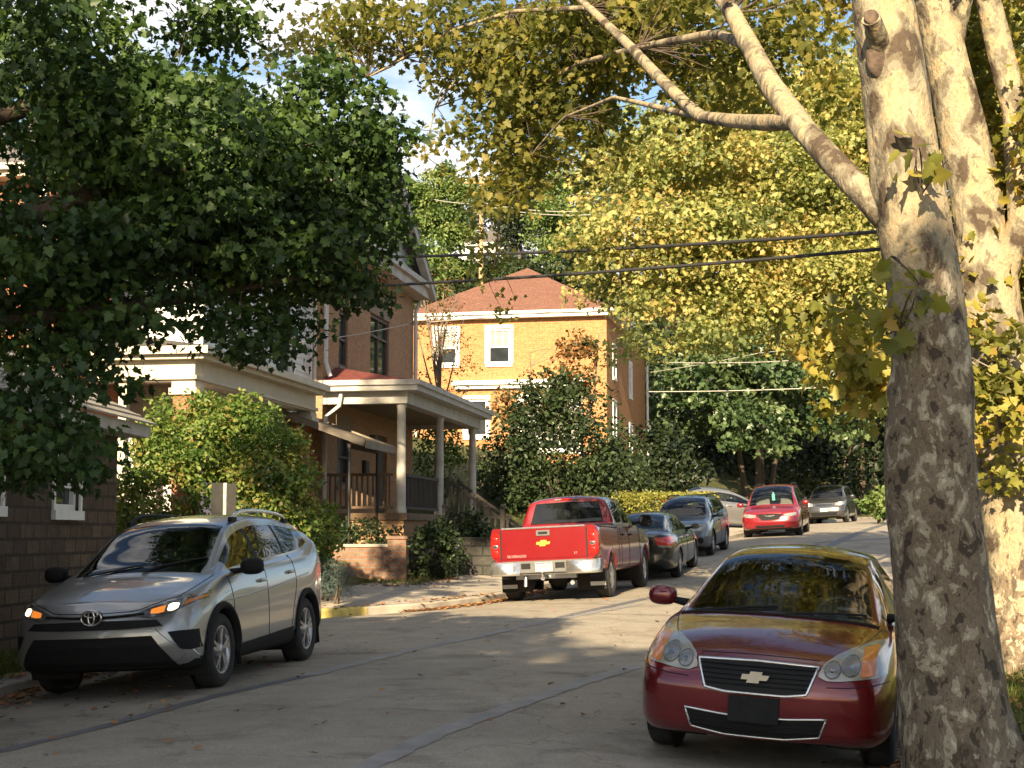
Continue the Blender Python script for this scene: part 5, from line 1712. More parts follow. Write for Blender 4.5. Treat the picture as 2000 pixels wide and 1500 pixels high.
YS = np.concatenate([[-60, -45, -30, -20, -12], np.arange(-6, 24, 1.0), np.arange(24, 29.6, .4), np.arange(30, 60, 1.5), np.arange(60, 90, 3), [94, 100, 108, 116, 126, 140, 165, 200, 250, 300]])
LO = [0.155, .9, 1.7, 2.5, 3.4, 4.1, 4.8, 5.6, 6.5, 8, 10, 13, 17, 25, 40, 60, 100, 200]
RO = [0.155, .5, 1, 2, 3, 4, 6, 8, 10, 15, 22, 30, 50, 80, 150, 250]


def setting():
    rows = []
    for y in YS:
        a, b = kl(y), kr(y)
        r = [(a - o, y, ground_z(a - o, y)) for o in LO[::-1]]
        r += [(a - .15, y, road_z(a, y) - .08), (a + (b - a) * .33, y, road_z(a + (b - a) * .33, y) - .12), (a + (b - a) * .67, y, road_z(a + (b - a) * .67, y) - .12), (b + .15, y, road_z(b, y) - .08)]
        r += [(b + o, y, ground_z(b + o, y)) for o in RO]
        rows.append(r)
    mb = MB(); mb.grid([r[::-1] for r in rows], True)
    tag(mb.build('ground', M_GROUND), kind='structure')
    n = 24
    rows = []
    for y in YS:
        a, b = kl(y), kr(y)
        rows.append([(a - .02 + (b - a + .04) * k / n, y, road_z(a + (b - a) * k / n, y)) for k in range(n + 1)])
    mb = MB(); mb.grid([r[::-1] for r in rows], True)
    tag(mb.build('road', M_ASPH), kind='structure')
    for nm, fn, sg in (('kerb', kl, -1), ('kerb', kr, 1)):
        prof = [(0, -.10), (.012, .115), (.03, .135), (.15, .14), (.153, -.1)]
        rows = [[(fn(y) + sg * o, y, road_z(fn(y), y) + z) for o, z in prof] for y in YS]
        if sg > 0: rows = [r[::-1] for r in rows]
        mb = MB(); mb.grid(rows, False)
        tag(mb.build(nm, M_CONC), kind='structure')
    # walk on the left, four millimetres and more above the soil
    ys = [y for y in YS if -12 <= y <= 62]
    rows = [[(kl(y) - o, y, ground_z(kl(y) - o, y) + .012) for o in (.16, .6, 1.2, 1.75, 2.4, 3.1)] for y in ys]
    mb = MB(); mb.grid(rows, True)
    tag(mb.build('pavement', M_WALK), kind='structure')

    def strip(name, pts, w, material, z=.005):
        P = resample(pts, 60)
        rows = []
        for i, (x, y) in enumerate(P):
            d = P[min(i + 1, 59)] - P[max(i - 1, 0)]
            nx, ny = -d[1], d[0]
            l = math.hypot(nx, ny)
            k = w / 2 * (1 + .25 * math.sin(i * 1.7) * math.sin(i * .6))
            rows.append([(x + nx / l * k * t, y + ny / l * k * t, road_z(x + nx / l * k * t, y + ny / l * k * t) + z) for t in (1, 0, -1)])
        mb = MB(); mb.grid(rows, True)
        tag(mb.build(name, material), kind='structure')
    def g(px, py):
        """where the sight line through a pixel meets the road"""
        lo, hi = 5.0, 90.0
        for _ in range(60):
            mid = (lo + hi) / 2
            p = pt(px, py, mid)
            if p.z > road_z(p.x, p.y): lo = mid
            else: hi = mid
        p = pt(px, py, lo)
        return (p.x, p.y)
    strip('road_seam', [g(-60, 1482), g(200, 1420), g(420, 1360), g(600, 1320)], .15, M_SEAM)
    strip('road_seam', [g(600, 1320), g(700, 1295), g(820, 1265), g(940, 1242), g(1060, 1215), g(1250, 1180)], .20, M_SEAMPALE)
    strip('road_seam', [g(690, 1510), g(860, 1430), g(1000, 1380), g(1130, 1335), g(1250, 1300)], .20, M_SEAMPALE)
    strip('road_seam', [g(1080, 1210), g(1280, 1165)], .18, M_SEAM)
    strip('road_seam', [g(1560, 1095), g(1735, 1022)], .3, M_SEAM)
    strip('road_seam', [g(1590, 1060), g(1735, 1052)], .3, M_SEAM)
    strip('road_seam', [g(1480, 1100), g(1600, 1062)], .2, M_SEAM)
    # yellow paint on the kerb top by the driveway
    mb = MB()
    ys = np.linspace(24.3, 25.55, 12)
    rows = [[(kl(y) + o, y, road_z(kl(y), y) + z) for o, z in ((.006, -.02), (.008, .118), (-.028, .141), (-.15, .146))] for y in ys]
    mb.grid(rows, False)
    tag(mb.build('kerb_paint_marking', M_YELLOW), kind='structure')


# ------------------------------------------------------------------ leaves
def leaf_faces(kind):
    if kind == 'maple':
        r = [(0, 0), (.16, -.10), (.44, .02), (.30, .22), (.55, .46), (.30, .52), (.20, .74), (0, 1.02)]
        v = [(x, y - .0, .22 * x) for x, y in r]
        l = [(-x, y, z) for x, y, z in v[1:-1]]
        return np.array(v + l, float), [list(range(8)), [0, 7] + list(range(13, 7, -1))]
    if kind == 'oval':
        v = [(0, 0, 0), (.30, .35, .07), (.22, .75, .05), (0, 1, -.06), (-.22, .75, .05), (-.30, .35, .07)]
        return np.array(v, float), [[0, 1, 2, 3], [0, 3, 4, 5]]
    if kind == 'blade':
        return np.array([(-.05, 0, 0), (.05, 0, 0), (.035, .55, .06), (0, 1, .22), (-.035, .55, .06)], float), [[0, 1, 2, 3, 4]]
    v = [(0, 0, 0), (.42, .40, .08), (0, 1, -.05), (-.42, .40, .08)]
    return np.array(v, float), [[0, 1, 2, 3]]


def leaves_mesh(name, P, size, kind, material, parent=None, droop=.5, up=.6, rgen=None, width=1.0, colour=None, out=None):
    """one mesh of n leaf blades: P points, size lengths; blades face roughly up and out, tips droop"""
    g = rgen or rng
    n = len(P)
    T, F = leaf_faces(kind)
    nr = g.normal(size=(n, 3))
    nr /= np.linalg.norm(nr, axis=1, keepdims=True)
    nr = nr + np.array([0, 0, up])
    if out is not None: nr = nr + out * .55
    nr /= np.linalg.norm(nr, axis=1, keepdims=True)
    d = g.normal(size=(n, 3)) + np.array([0, 0, -droop])
    if out is not None: d = d + out * .5
    d -= nr * np.sum(d * nr, axis=1, keepdims=True)
    d /= np.linalg.norm(d, axis=1, keepdims=True) + 1e-9
    s = np.cross(d, nr)
    size = np.broadcast_to(size, (n,))[:, None, None]
    V = (T[None, :, 0:1] * s[:, None, :] * width + T[None, :, 1:2] * d[:, None, :] + T[None, :, 2:3] * nr[:, None, :]) * size + P[:, None, :]
    nv = len(T)
    me = bpy.data.meshes.new(name)
    me.vertices.add(n * nv)
    me.vertices.foreach_set('co', V.astype(np.float32).ravel())
    loops = np.concatenate(F)
    tot = len(loops)
    idx = (loops[None, :] + (np.arange(n) * nv)[:, None]).astype(np.int32).ravel()
    me.loops.add(n * tot)
    me.loops.foreach_set('vertex_index', idx)
    nf = len(F)
    ln = np.array([len(f) for f in F])
    st = np.concatenate([[0], np.cumsum(ln)[:-1]])
    me.polygons.add(n * nf)
    me.polygons.foreach_set('loop_start', (st[None, :] + (np.arange(n) * tot)[:, None]).astype(np.int32).ravel())
    me.materials.append(material)
    me.update(calc_edges=True)
    c = colour if colour is not None else g.random(n)
    a = me.attributes.new('rnd', 'FLOAT', 'FACE')
    a.data.foreach_set('value', np.repeat(np.clip(c, 0, 1), nf).astype(np.float32))
    o = bpy.data.objects.new(name, me)
    COL.objects.link(o)
    if parent: o.parent = parent
    return o


def crown_points(ells, nsub, rsub, nleaf, g, shell=.55, flat=.55, sprays=0.0):
    """leaf points: sub-clumps scattered through big ellipsoids, leaves scattered through each clump"""
    w = np.array([e[1][0] * e[1][1] * e[1][2] for e in ells]) ** .67
    w *= np.array([e[2] if len(e) > 2 else 1.0 for e in ells])
    w /= w.sum()
    which = g.choice(len(ells), nsub, p=w)
    d = g.normal(size=(nsub, 3)); d /= np.linalg.norm(d, axis=1, keepdims=True)
    r = (shell ** 3 + (1 - shell ** 3) * g.random(nsub)) ** (1 / 3.0)
    C = np.array([ells[i][0] for i in which]) + d * r[:, None] * np.array([ells[i][1] for i in which])
    rs = rsub * (.55 + .9 * g.random(nsub))
    k = g.choice(nsub, nleaf, p=rs ** 2 / np.sum(rs ** 2))
    q = g.normal(size=(nleaf, 3)); q /= np.linalg.norm(q, axis=1, keepdims=True)
    rad = g.random(nleaf) ** .45
    off = q * rad[:, None] * rs[k][:, None] * np.array([1, 1, flat])
    off[:, 2] -= .25 * rs[k] * (off[:, 0] ** 2 + off[:, 1] ** 2) / (rs[k] ** 2 + 1e-6)
    tone = np.clip(g.normal(.5, .22, nsub)[k] + g.normal(0, .16, nleaf), 0, 1)
    return C[k] + off, q, tone, C


def to_local(P, base): return P - np.array(base)[None, :]


def limb_mb(mb, path, r0, r1, n=10, seg=16, wob=.06, g=None, flare=0.0):
    P = resample(path, seg)
    g = g or rng
    ph = g.random(4) * 6.28
    rad = []
    for i in range(seg):
        t = i / (seg - 1)
        rad.append((r0 + (r1 - r0) * t) * (1 + flare * math.exp(-t * 9)))
    mb.tube(P, rad, n, wob=lambda i, a: 1 + wob * (math.sin(2 * a + ph[0] + i * .35) + .7 * math.sin(3 * a + ph[1] - i * .5) + .5 * math.sin(5 * a + ph[2] + i * .9)))
    return mb


def twigs(C, roots, n, g, r=.012, maxlen=1.5, wood=None, parent=None, name='branch', base=(0, 0, 0)):
    """thin curved branches from points of the limbs out to the clumps"""
    mb = MB()
    sel = g.choice(len(C), min(n, len(C)), replace=False)
    Rr = np.array(roots)
    for i in sel:
        c = C[i]
        a = Rr[np.argmin(np.linalg.norm(Rr - c, axis=1) * g.uniform(.7, 1.5, len(Rr)))]
        if np.linalg.norm(c - a) > maxlen: continue
        m = (a + c) / 2 + g.normal(size=3) * .12 * np.linalg.norm(c - a) + np.array([0, 0, .08 * np.linalg.norm(c - a)])
        P = [a + (0) * m, a * .56 + m * .5 - .06 * c, m * .75 + (a + c) * .125, m * .5 + c * .5, c]
        l = np.linalg.norm(c - a)
        mb.tube([tuple(p) for p in P], [r * (.5 + l * .5), r * (.45 + .4 * l), r * (.4 + .3 * l), r * .6, r * .3], 5, cap=False)
    o = mb.build(name, wood, parent)
    o['kind'] = 'stuff'
    return o


def bark_plane(name='flaking_sycamore_bark', zr=(2.0, 4.4)):
    """flaking sycamore bark: tan and cream patches, grey-brown plates, paler higher up where more has flaked"""
    m, nt, out = _new(name)
    tc = N(nt, 'ShaderNodeTexCoord')
    sep = N(nt, 'ShaderNodeSeparateXYZ'); L(nt, tc.outputs['Object'], sep.inputs[0])
    hi = N(nt, 'ShaderNodeMapRange'); hi.inputs[1].default_value, hi.inputs[2].default_value = zr
    L(nt, sep.outputs['Z'], hi.inputs[0])
    big = noise(nt, 4.2, detail=10, rough=.68, stretch=(1, 1, .5), dist=.5)
    low = ramp(nt, big, [(.36, (0.076, 0.057, 0.040)), (.43, (0.152, 0.113, 0.076)), (.475, (0.193, 0.149, 0.099)), (.49, (0.121, 0.091, 0.062)), (.53, (0.228, 0.182, 0.124)), (.545, (0.166, 0.127, 0.087)), (.66, (0.207, 0.159, 0.108))])
    mid = noise(nt, 9.5, detail=6, rough=.6, stretch=(1, 1, .7), dist=.4)
    low = mixc(nt, ramp(nt, mid, [(.56, (0, 0, 0)), (.57, (1, 1, 1))]), low, (0.331, 0.283, 0.200))
    low = mixc(nt, ramp(nt, mid, [(.64, (0, 0, 0)), (.65, (1, 1, 1))]), low, (0.497, 0.428, 0.304))
    low = mixc(nt, ramp(nt, mid, [(.41, (1, 1, 1)), (.425, (0, 0, 0))]), low, (0.062, 0.047, 0.034))
    up = ramp(nt, big, [(.34, (.27, .21, .125)), (.45, (.37, .28, .165)), (.49, (.32, .25, .155)), (.50, (.235, .205, .14)), (.54, (.35, .27, .165)), (.56, (.27, .235, .16)), (.68, (.34, .28, .185))])
    plates = noise(nt, 4.6, detail=5, rough=.55, stretch=(1, 1, .62), dist=.35)
    up = mixc(nt, ramp(nt, plates, [(.515, (0, 0, 0)), (.52, (1, 1, 1))]), up, (.20, .178, .128))
    up = mixc(nt, ramp(nt, plates, [(.555, (0, 0, 0)), (.56, (1, 1, 1))]), up, (.14, .115, .078))
    up = mixc(nt, ramp(nt, plates, [(.605, (0, 0, 0)), (.61, (1, 1, 1))]), up, (.075, .055, .038))
    up = mixc(nt, ramp(nt, mid, [(.60, (0, 0, 0)), (.61, (1, 1, 1))]), up, (.16, .135, .093))
    zb = N(nt, 'ShaderNodeMath', operation='MULTIPLY_ADD'); L(nt, big, zb.inputs[0]); zb.inputs[1].default_value = 2.4
    sb = N(nt, 'ShaderNodeMath', operation='ADD'); sb.inputs[1].default_value = -1.2
    L(nt, hi.outputs[0], sb.inputs[0]); L(nt, sb.outputs[0], zb.inputs[2])
    c = mixc(nt, ramp(nt, zb.outputs[0], [(.47, (0, 0, 0)), (.53, (1, 1, 1))]), low, up)
    c = mixc(nt, 1.0, c, ramp(nt, noise(nt, 34, detail=5), [(.3, (.82, .82, .82)), (.7, (1.12, 1.12, 1.12))]), 'MULTIPLY')
    bh = N(nt, 'ShaderNodeMath', operation='MULTIPLY_ADD')
    L(nt, mid, bh.inputs[0]); bh.inputs[1].default_value = .8
    L(nt, plates, bh.inputs[2])
    principled(nt, out, c, .82, 0, .25, 0, bh.outputs[0], .05, .9)
    return m


M_SYC = bark_plane()
M_SYCSUNLIT = bark_plane('sunlit_sycamore_bark', (-.5, 2.2))  # pale zone set low, putting the trunk's sunlight into the bark colour
M_BARK = mat('dark_bark', (.07, .05, .036), .9, var=.4, vs=5, stretch=(5, 5, 1), bump=.6, bs=22)
M_BARKG = mat('grey_bark', (.16, .13, .10), .9, var=.3, vs=5, stretch=(4, 4, 1), bump=.5, bs=20)
M_LMAPLE = leafmat('maple_leaf', [(.022, .044, .013), (.031, .062, .016), (.045, .085, .02), (.075, .125, .027)], .30)
M_LSYC = leafmat('autumn_sycamore_leaf', [(.11, .11, .025), (.17, .18, .035), (.25, .235, .045), (.33, .28, .055), (.36, .24, .055)], .42)
M_LSYCG = leafmat('sycamore_leaf_olive', [(.10, .11, .03), (.15, .16, .04), (.24, .23, .06), (.32, .27, .07)], .6)
M_LYEL = leafmat('yellow_green_leaf', [(.14, .17, .06), (.23, .26, .08), (.33, .335, .11), (.42, .385, .135), (.45, .34, .115)], .40)
M_LDARK = leafmat('dark_broad_leaf', [(.03, .06, .022), (.05, .09, .03), (.085, .13, .05), (.12, .16, .06)], .22, .42, .5)
M_LFOREST = leafmat('forest_leaf', [(.010, .020, .008), (.016, .028, .010), (.024, .036, .012)], .12)  # near-black tones stand in for the deep shade of the wood
M_LHILL = leafmat('hill_leaf', [(.06, .11, .03), (.10, .16, .04), (.16, .22, .06), (.2, .25, .08)], .35)
M_LSHRUB = leafmat('burning_bush_leaf', [(.05, .095, .02), (.085, .15, .028), (.13, .20, .04), (.20, .24, .055), (.25, .20, .06)], .38)
M_LSHADE = leafmat('garden_leaf', [(.018, .033, .012), (.03, .05, .018), (.048, .074, .024)], .25)  # tones lowered to put shade on the bushes into the leaf colour
M_LREDDISH = leafmat('turning_leaf', [(.06, .07, .025), (.10, .10, .03), (.20, .10, .035), (.26, .12, .04)], .35)
M_LBLUE = leafmat('blue_green_leaf', [(.07, .11, .10), (.10, .15, .14), (.14, .19, .17)], .2)
M_LHEDGE = leafmat('clipped_hedge_leaf', [(.14, .15, .03), (.22, .22, .045), (.30, .27, .06)], .3)
M_FALLEN = leafmat('fallen_leaf', [(.16, .065, .03), (.26, .11, .045), (.34, .16, .06), (.38, .24, .09), (.12, .07, .04)], .1, .7)
M_GRASS = leafmat('grass_blade', [(.07, .11, .02), (.11, .16, .03), (.17, .2, .05), (.22, .2, .07)], .3)


def tree(name, label, base, trunk, limbs, ells, nsub, rsub, nleaf, lsize, kind, leafm, bark, seed, r0=.3, r1=.1, group=None, cat='tree', ntwig=0, shell=.55, flat=.55, droop=.5, up=.6, flare=.35, seg=24, ntr=16, shade=None, twig_r=.012, limb_name='limb', lvar=.3):
    """Empty at the foot; trunk, limbs, branch twigs and crown are its parts. All paths and ellipsoids in world metres"""
    g = np.random.default_rng(seed)
    b = Vector(base)
    root = empty(name, b)
    tag(root, label, cat, group)
    loc = lambda path: [Vector(p) - b for p in path]
    roots = []
    if trunk:
        mb = MB()
        limb_mb(mb, [tuple(p) for p in loc(trunk)], r0, r1, ntr, seg, .035, g, flare)
        mb.build('trunk', bark, root)
        roots += [np.array(p) for p in resample([tuple(p) for p in loc(trunk)], 12)[4:]]
    for path, a, c in limbs:
        mb = MB()
        limb_mb(mb, [tuple(p) for p in loc(path)], a, c, 10, 18, .05, g)
        mb.build(limb_name, bark, root)
        roots += [np.array(p) for p in resample([tuple(p) for p in loc(path)], 10)]
    if ells:
        P, q, tone, C = crown_points(ells, nsub, rsub, nleaf, g, shell, flat)
        P = to_local(P, b); C = to_local(C, b)
        size = lsize * (1 - lvar + 2 * lvar * g.random(len(P)))
        leaves_mesh('crown', P, size, kind, leafm, root, droop, up, g, colour=tone, out=q)
        if ntwig and roots: twigs(C, roots, ntwig, g, twig_r, wood=bark, parent=root)
    return root


def bush(name, label, c, r, nsub, rsub, nleaf, lsize, leafm, seed, kind='oval', group=None, cat='bush', shell=.6, stems=5, base=None, up=.5, droop=.2, extra=None):
    g = np.random.default_rng(seed)
    b = Vector(base) if base is not None else Vector((c[0], c[1], c[2] - r[2]))
    root = empty(name, b)
    tag(root, label, cat, group)
    ells = [(tuple(c), tuple(r))] + (extra or [])
    P, q, tone, C = crown_points(ells, nsub, rsub, nleaf, g, shell, .75)
    P = to_local(P, b)
    leaves_mesh('foliage', P, lsize * (.7 + .6 * g.random(len(P))), kind, leafm, root, droop, up, g, colour=tone, out=q)
    mb = MB()
    C = to_local(C, b)
    for i in range(stems):
        e = C[g.integers(len(C))]
        mb.tube([(g.normal() * .06, g.normal() * .06, -.1), (e[0] * .4, e[1] * .4, e[2] * .5), tuple(e)], [.03, .02, .006], 5)
    mb.build('stem', M_BARK, root)
    return root
# ------------------------------------------------------------------ put the place together

setting()

# ---- buildings
bh, F0, GZ, PDP = brown_house()
steps(bh, F0, GZ, PDP)
white_house(); red_house(); garage(); orange_house(); hill_house()


def gz_at(x, y): return ground_z(x, y)


# low brick garden wall with a pier
def garden_wall():
    Y = 32.0
    xa, xp0, xp1 = pt(640, 1100, Y).x, pt(757, 1100, Y).x, pt(793, 1100, Y).x
    z0 = .3
    r = empty('garden_wall', ((xa + xp1) / 2, Y, z0)); tag(r, 'low brown brick garden wall with a square pier', 'wall')
    o = -(xa + xp1) / 2
    m = MB(); m.span((xa + o, 0, 0), (xp0 + o, .24, 1.0)); m.build('wall_face', M_WALLBRICK, r)
    m = MB(); m.span((xa + o, -.03, 1.002), (xp0 + o, .27, 1.06)); m.build('coping', M_CONC, r)
    m = MB(); m.span((xp0 + o, -.06, 0), (xp1 + o, .32, 1.16)); m.build('pier', M_WALLBRICK, r)
    m = MB(); m.span((xp0 + o - .03, -.09, 1.162), (xp1 + o + .03, .35, 1.23)); m.build('pier_cap', M_WALLBRICK, r)
garden_wall()


def stone_wall():
    Y = 34.6
    xa, xb = pt(798, 1080, Y).x, pt(1000, 1080, Y).x
    r = empty('retaining_wall', (xa, Y, .3)); tag(r, 'dark stone retaining wall beside the red pickup', 'wall')
    m = MB(); m.span((0, 0, 0), (xb - xa, .3, 1.12)); m.build('wall_face', M_STONE, r)
    m = MB(); m.span((-.02, -.03, 1.122), (xb - xa + .02, .33, 1.19)); m.build('coping', M_STONE, r)
stone_wall()


def picket_fence():
    Y = 37.0
    xa, xb = pt(868, 1000, Y).x, pt(1000, 1000, Y).x
    z0 = .95
    r = empty('picket_fence', (xa, Y, z0)); tag(r, 'weathered wooden picket fence above the stone retaining wall', 'fence')
    Wd = xb - xa
    m = MB(); m.span((0, 0, .98), (Wd, .05, 1.05)); m.span((0, 0, .3), (Wd, .05, .37)); m.build('rail', M_WOODGREY, r)
    for x in np.arange(.06, Wd, .145):
        m = MB(); m.prism([(x - .03, 0), (x + .03, 0), (x + .03, 1.04), (x, 1.08), (x - .03, 1.04)], 1, -.028, -.002); m.build('picket', M_WOODGREY, r)
    for x in (0, Wd * .62, Wd * .86):
        m = MB(); m.box((x, .03, .6), (.10, .10, 1.25)); m.ellipsoid((x, .03, 1.27), (.07, .07, .07), 10, 8); m.build('post', M_WOODGREY, r)
picket_fence()


def sign():
    Y = 22.0
    a, b, c = pt(414, 950, Y), pt(461, 1005, Y), pt(440, 950, Y)
    g = gz_at(c.x, Y)
    r = empty('street_sign', (c.x, Y, g)); tag(r, 'bare grey back of a street sign on a post behind the suv', 'sign')
    m = MB(); m.box((0, .0, (a.z - g) / 2), (.055, .03, a.z - g + .1)); m.build('post', M_GALV, r, bevel=.004)
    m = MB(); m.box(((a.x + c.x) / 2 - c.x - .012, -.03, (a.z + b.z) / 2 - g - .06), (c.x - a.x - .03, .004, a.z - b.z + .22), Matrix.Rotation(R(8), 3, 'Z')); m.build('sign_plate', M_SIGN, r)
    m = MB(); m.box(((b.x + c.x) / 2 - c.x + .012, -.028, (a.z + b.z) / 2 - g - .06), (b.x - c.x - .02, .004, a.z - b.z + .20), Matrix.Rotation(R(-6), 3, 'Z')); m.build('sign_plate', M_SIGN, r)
sign()

mk = MB(); mk.tube([(0, 0, -.2), (0, 0, .62)], .02, 8); mk.box((0, -.01, .66), (.09, .05, .10)); 
o = mk.build('marker_post', M_PIPE, None, (pt(893, 1080, 34.0).x, 34.0, gz_at(pt(893, 1080, 34.0).x, 34.0))); tag(o, 'thin pale marker post standing before the stone retaining wall', 'post')


def utility_pole(x, y, h, r, material, label, arm=True):
    z = gz_at(x, y)
    e = empty('utility_pole', (x, y, z)); tag(e, label, 'utility pole')
    m = MB(); m.tube([(0, 0, -.5), (0, 0, h * .5), (0, 0, h)], [r, r * .88, r * .72], 14); m.build('pole', material, e)
    if arm:
        m = MB(); m.box((0, -.02 - r, h - .6), (2.2, .10, .12)); a = m.build('cross_arm', material, e)
        for q in (-.95, -.45, .45, .95):
            m = MB(); m.lathe([(.0, h - .54), (.03, h - .54), (.03, h - .47), (.05, h - .45), (.05, h - .40), (.03, h - .38), (0, h - .37)], 12, 'Z', (q, -.02 - r, 0)); m.build('insulator', M_CHROME, a)
    return z
p1 = pt(1972, 400, 21.0)
utility_pole(p1.x, 21.0, 11, .15, M_POLE, 'dark utility pole behind the sycamore trunks', False)
p2 = pt(940, 340, 96.0)
utility_pole(p2.x, 96.0, p2.z - gz_at(p2.x, 96.0), .17, M_POLELIT, 'sunlit wooden utility pole on the wooded hill', True)


def cable(label, pts, rad, material, sag=.0, group=None, name='cable'):
    P = [Vector(p) for p in pts]
    path = []
    for a, b in zip(P[:-1], P[1:]):
        for k in range(17):
            t = k / 16
            q = a.lerp(b, t); q.z -= sag * 4 * t * (1 - t)
            path.append(q)
    m = MB(); m.tube(path, rad, 6)
    tag(m.build(name, material), label, 'cable', group)
cable('upper thick black cable crossing in front of the yellow tree', [pt(1972, 432, 21), pt(640, 503, 34.5)], .030, M_CABLE, .12)
cable('lower thick black cable crossing in front of the orange house roof', [pt(1972, 462, 21), pt(540, 566, 31)], .028, M_CABLE, .10)
cable('thin pale wire sagging past the upstairs brown brick window', [pt(1400, 575, 50), pt(800, 632, 44), pt(560, 672, 33)], .012, M_WIREPALE, .05)
cable('short pale wire rising to the brown brick cornice', [pt(690, 562, 35.8), pt(800, 515, 46)], .012, M_WIREPALE, 0)
cable('straight pale wire leaving the orange house over the dark tree', [pt(1264, 765, 71), pt(1760, 748, 66)], .022, M_WIREPALE, .1)
cable('higher pale wire beside the orange house downspout', [pt(1262, 706, 71.5), pt(1720, 690, 60)], .020, M_WIREPALE, .2)
cable('faint grey wire sloping up beside the orange house', [pt(1264, 728, 71.2), pt(1480, 690, 66), pt(1720, 655, 60)], .014, M_WIREPALE, .05)
cable('hill wire left of the sunlit pole', [pt(940, 398, 96), pt(760, 360, 110)], .03, M_WIREPALE, .4)
cable('upper wire right of the sunlit hill pole', [pt(940, 395, 96), pt(1180, 410, 84)], .03, M_WIREPALE, .3)
cable('lower wire right of the sunlit hill pole', [pt(940, 400, 96), pt(1180, 418, 84)], .03, M_WIREPALE, .3)
cable('high thin wire above the brown brick gable', [pt(1000, 262, 60), pt(700, 232, 60)], .014, M_CABLE, .2)

# ---- vehicles
maroon_sedan().place(2.27, 12.62, 17)
silver_suv().place(-3.42, 16.45, 10)
red_pickup().place(1.36, 30.36, 14.4, False)
sedan('dark_sedan', 'dark grey green sedan parked between the red pickup and the grey suv', M_DARKGREEN).place(3.31, 36.55, 14, False)
grey_suv().place(5.02, 43.3, 16)
red_minivan().place(9.2, 53.4, 15)
dark_suv().place(14.15, 68.1, 20)
sedan('silver_sedan', 'pale silver sedan standing sideways in the shade behind the hedge', M_PALESILVER).place(7.7, 57.2, 78, False)


# ---- trees and plants
def E(px, py, d, rx, ry, rd, w=1.0):
    c = pt(px, py, d)
    return ((c.x, c.y, c.z), (rx * d / FPX, rd, ry * d / FPX), w)


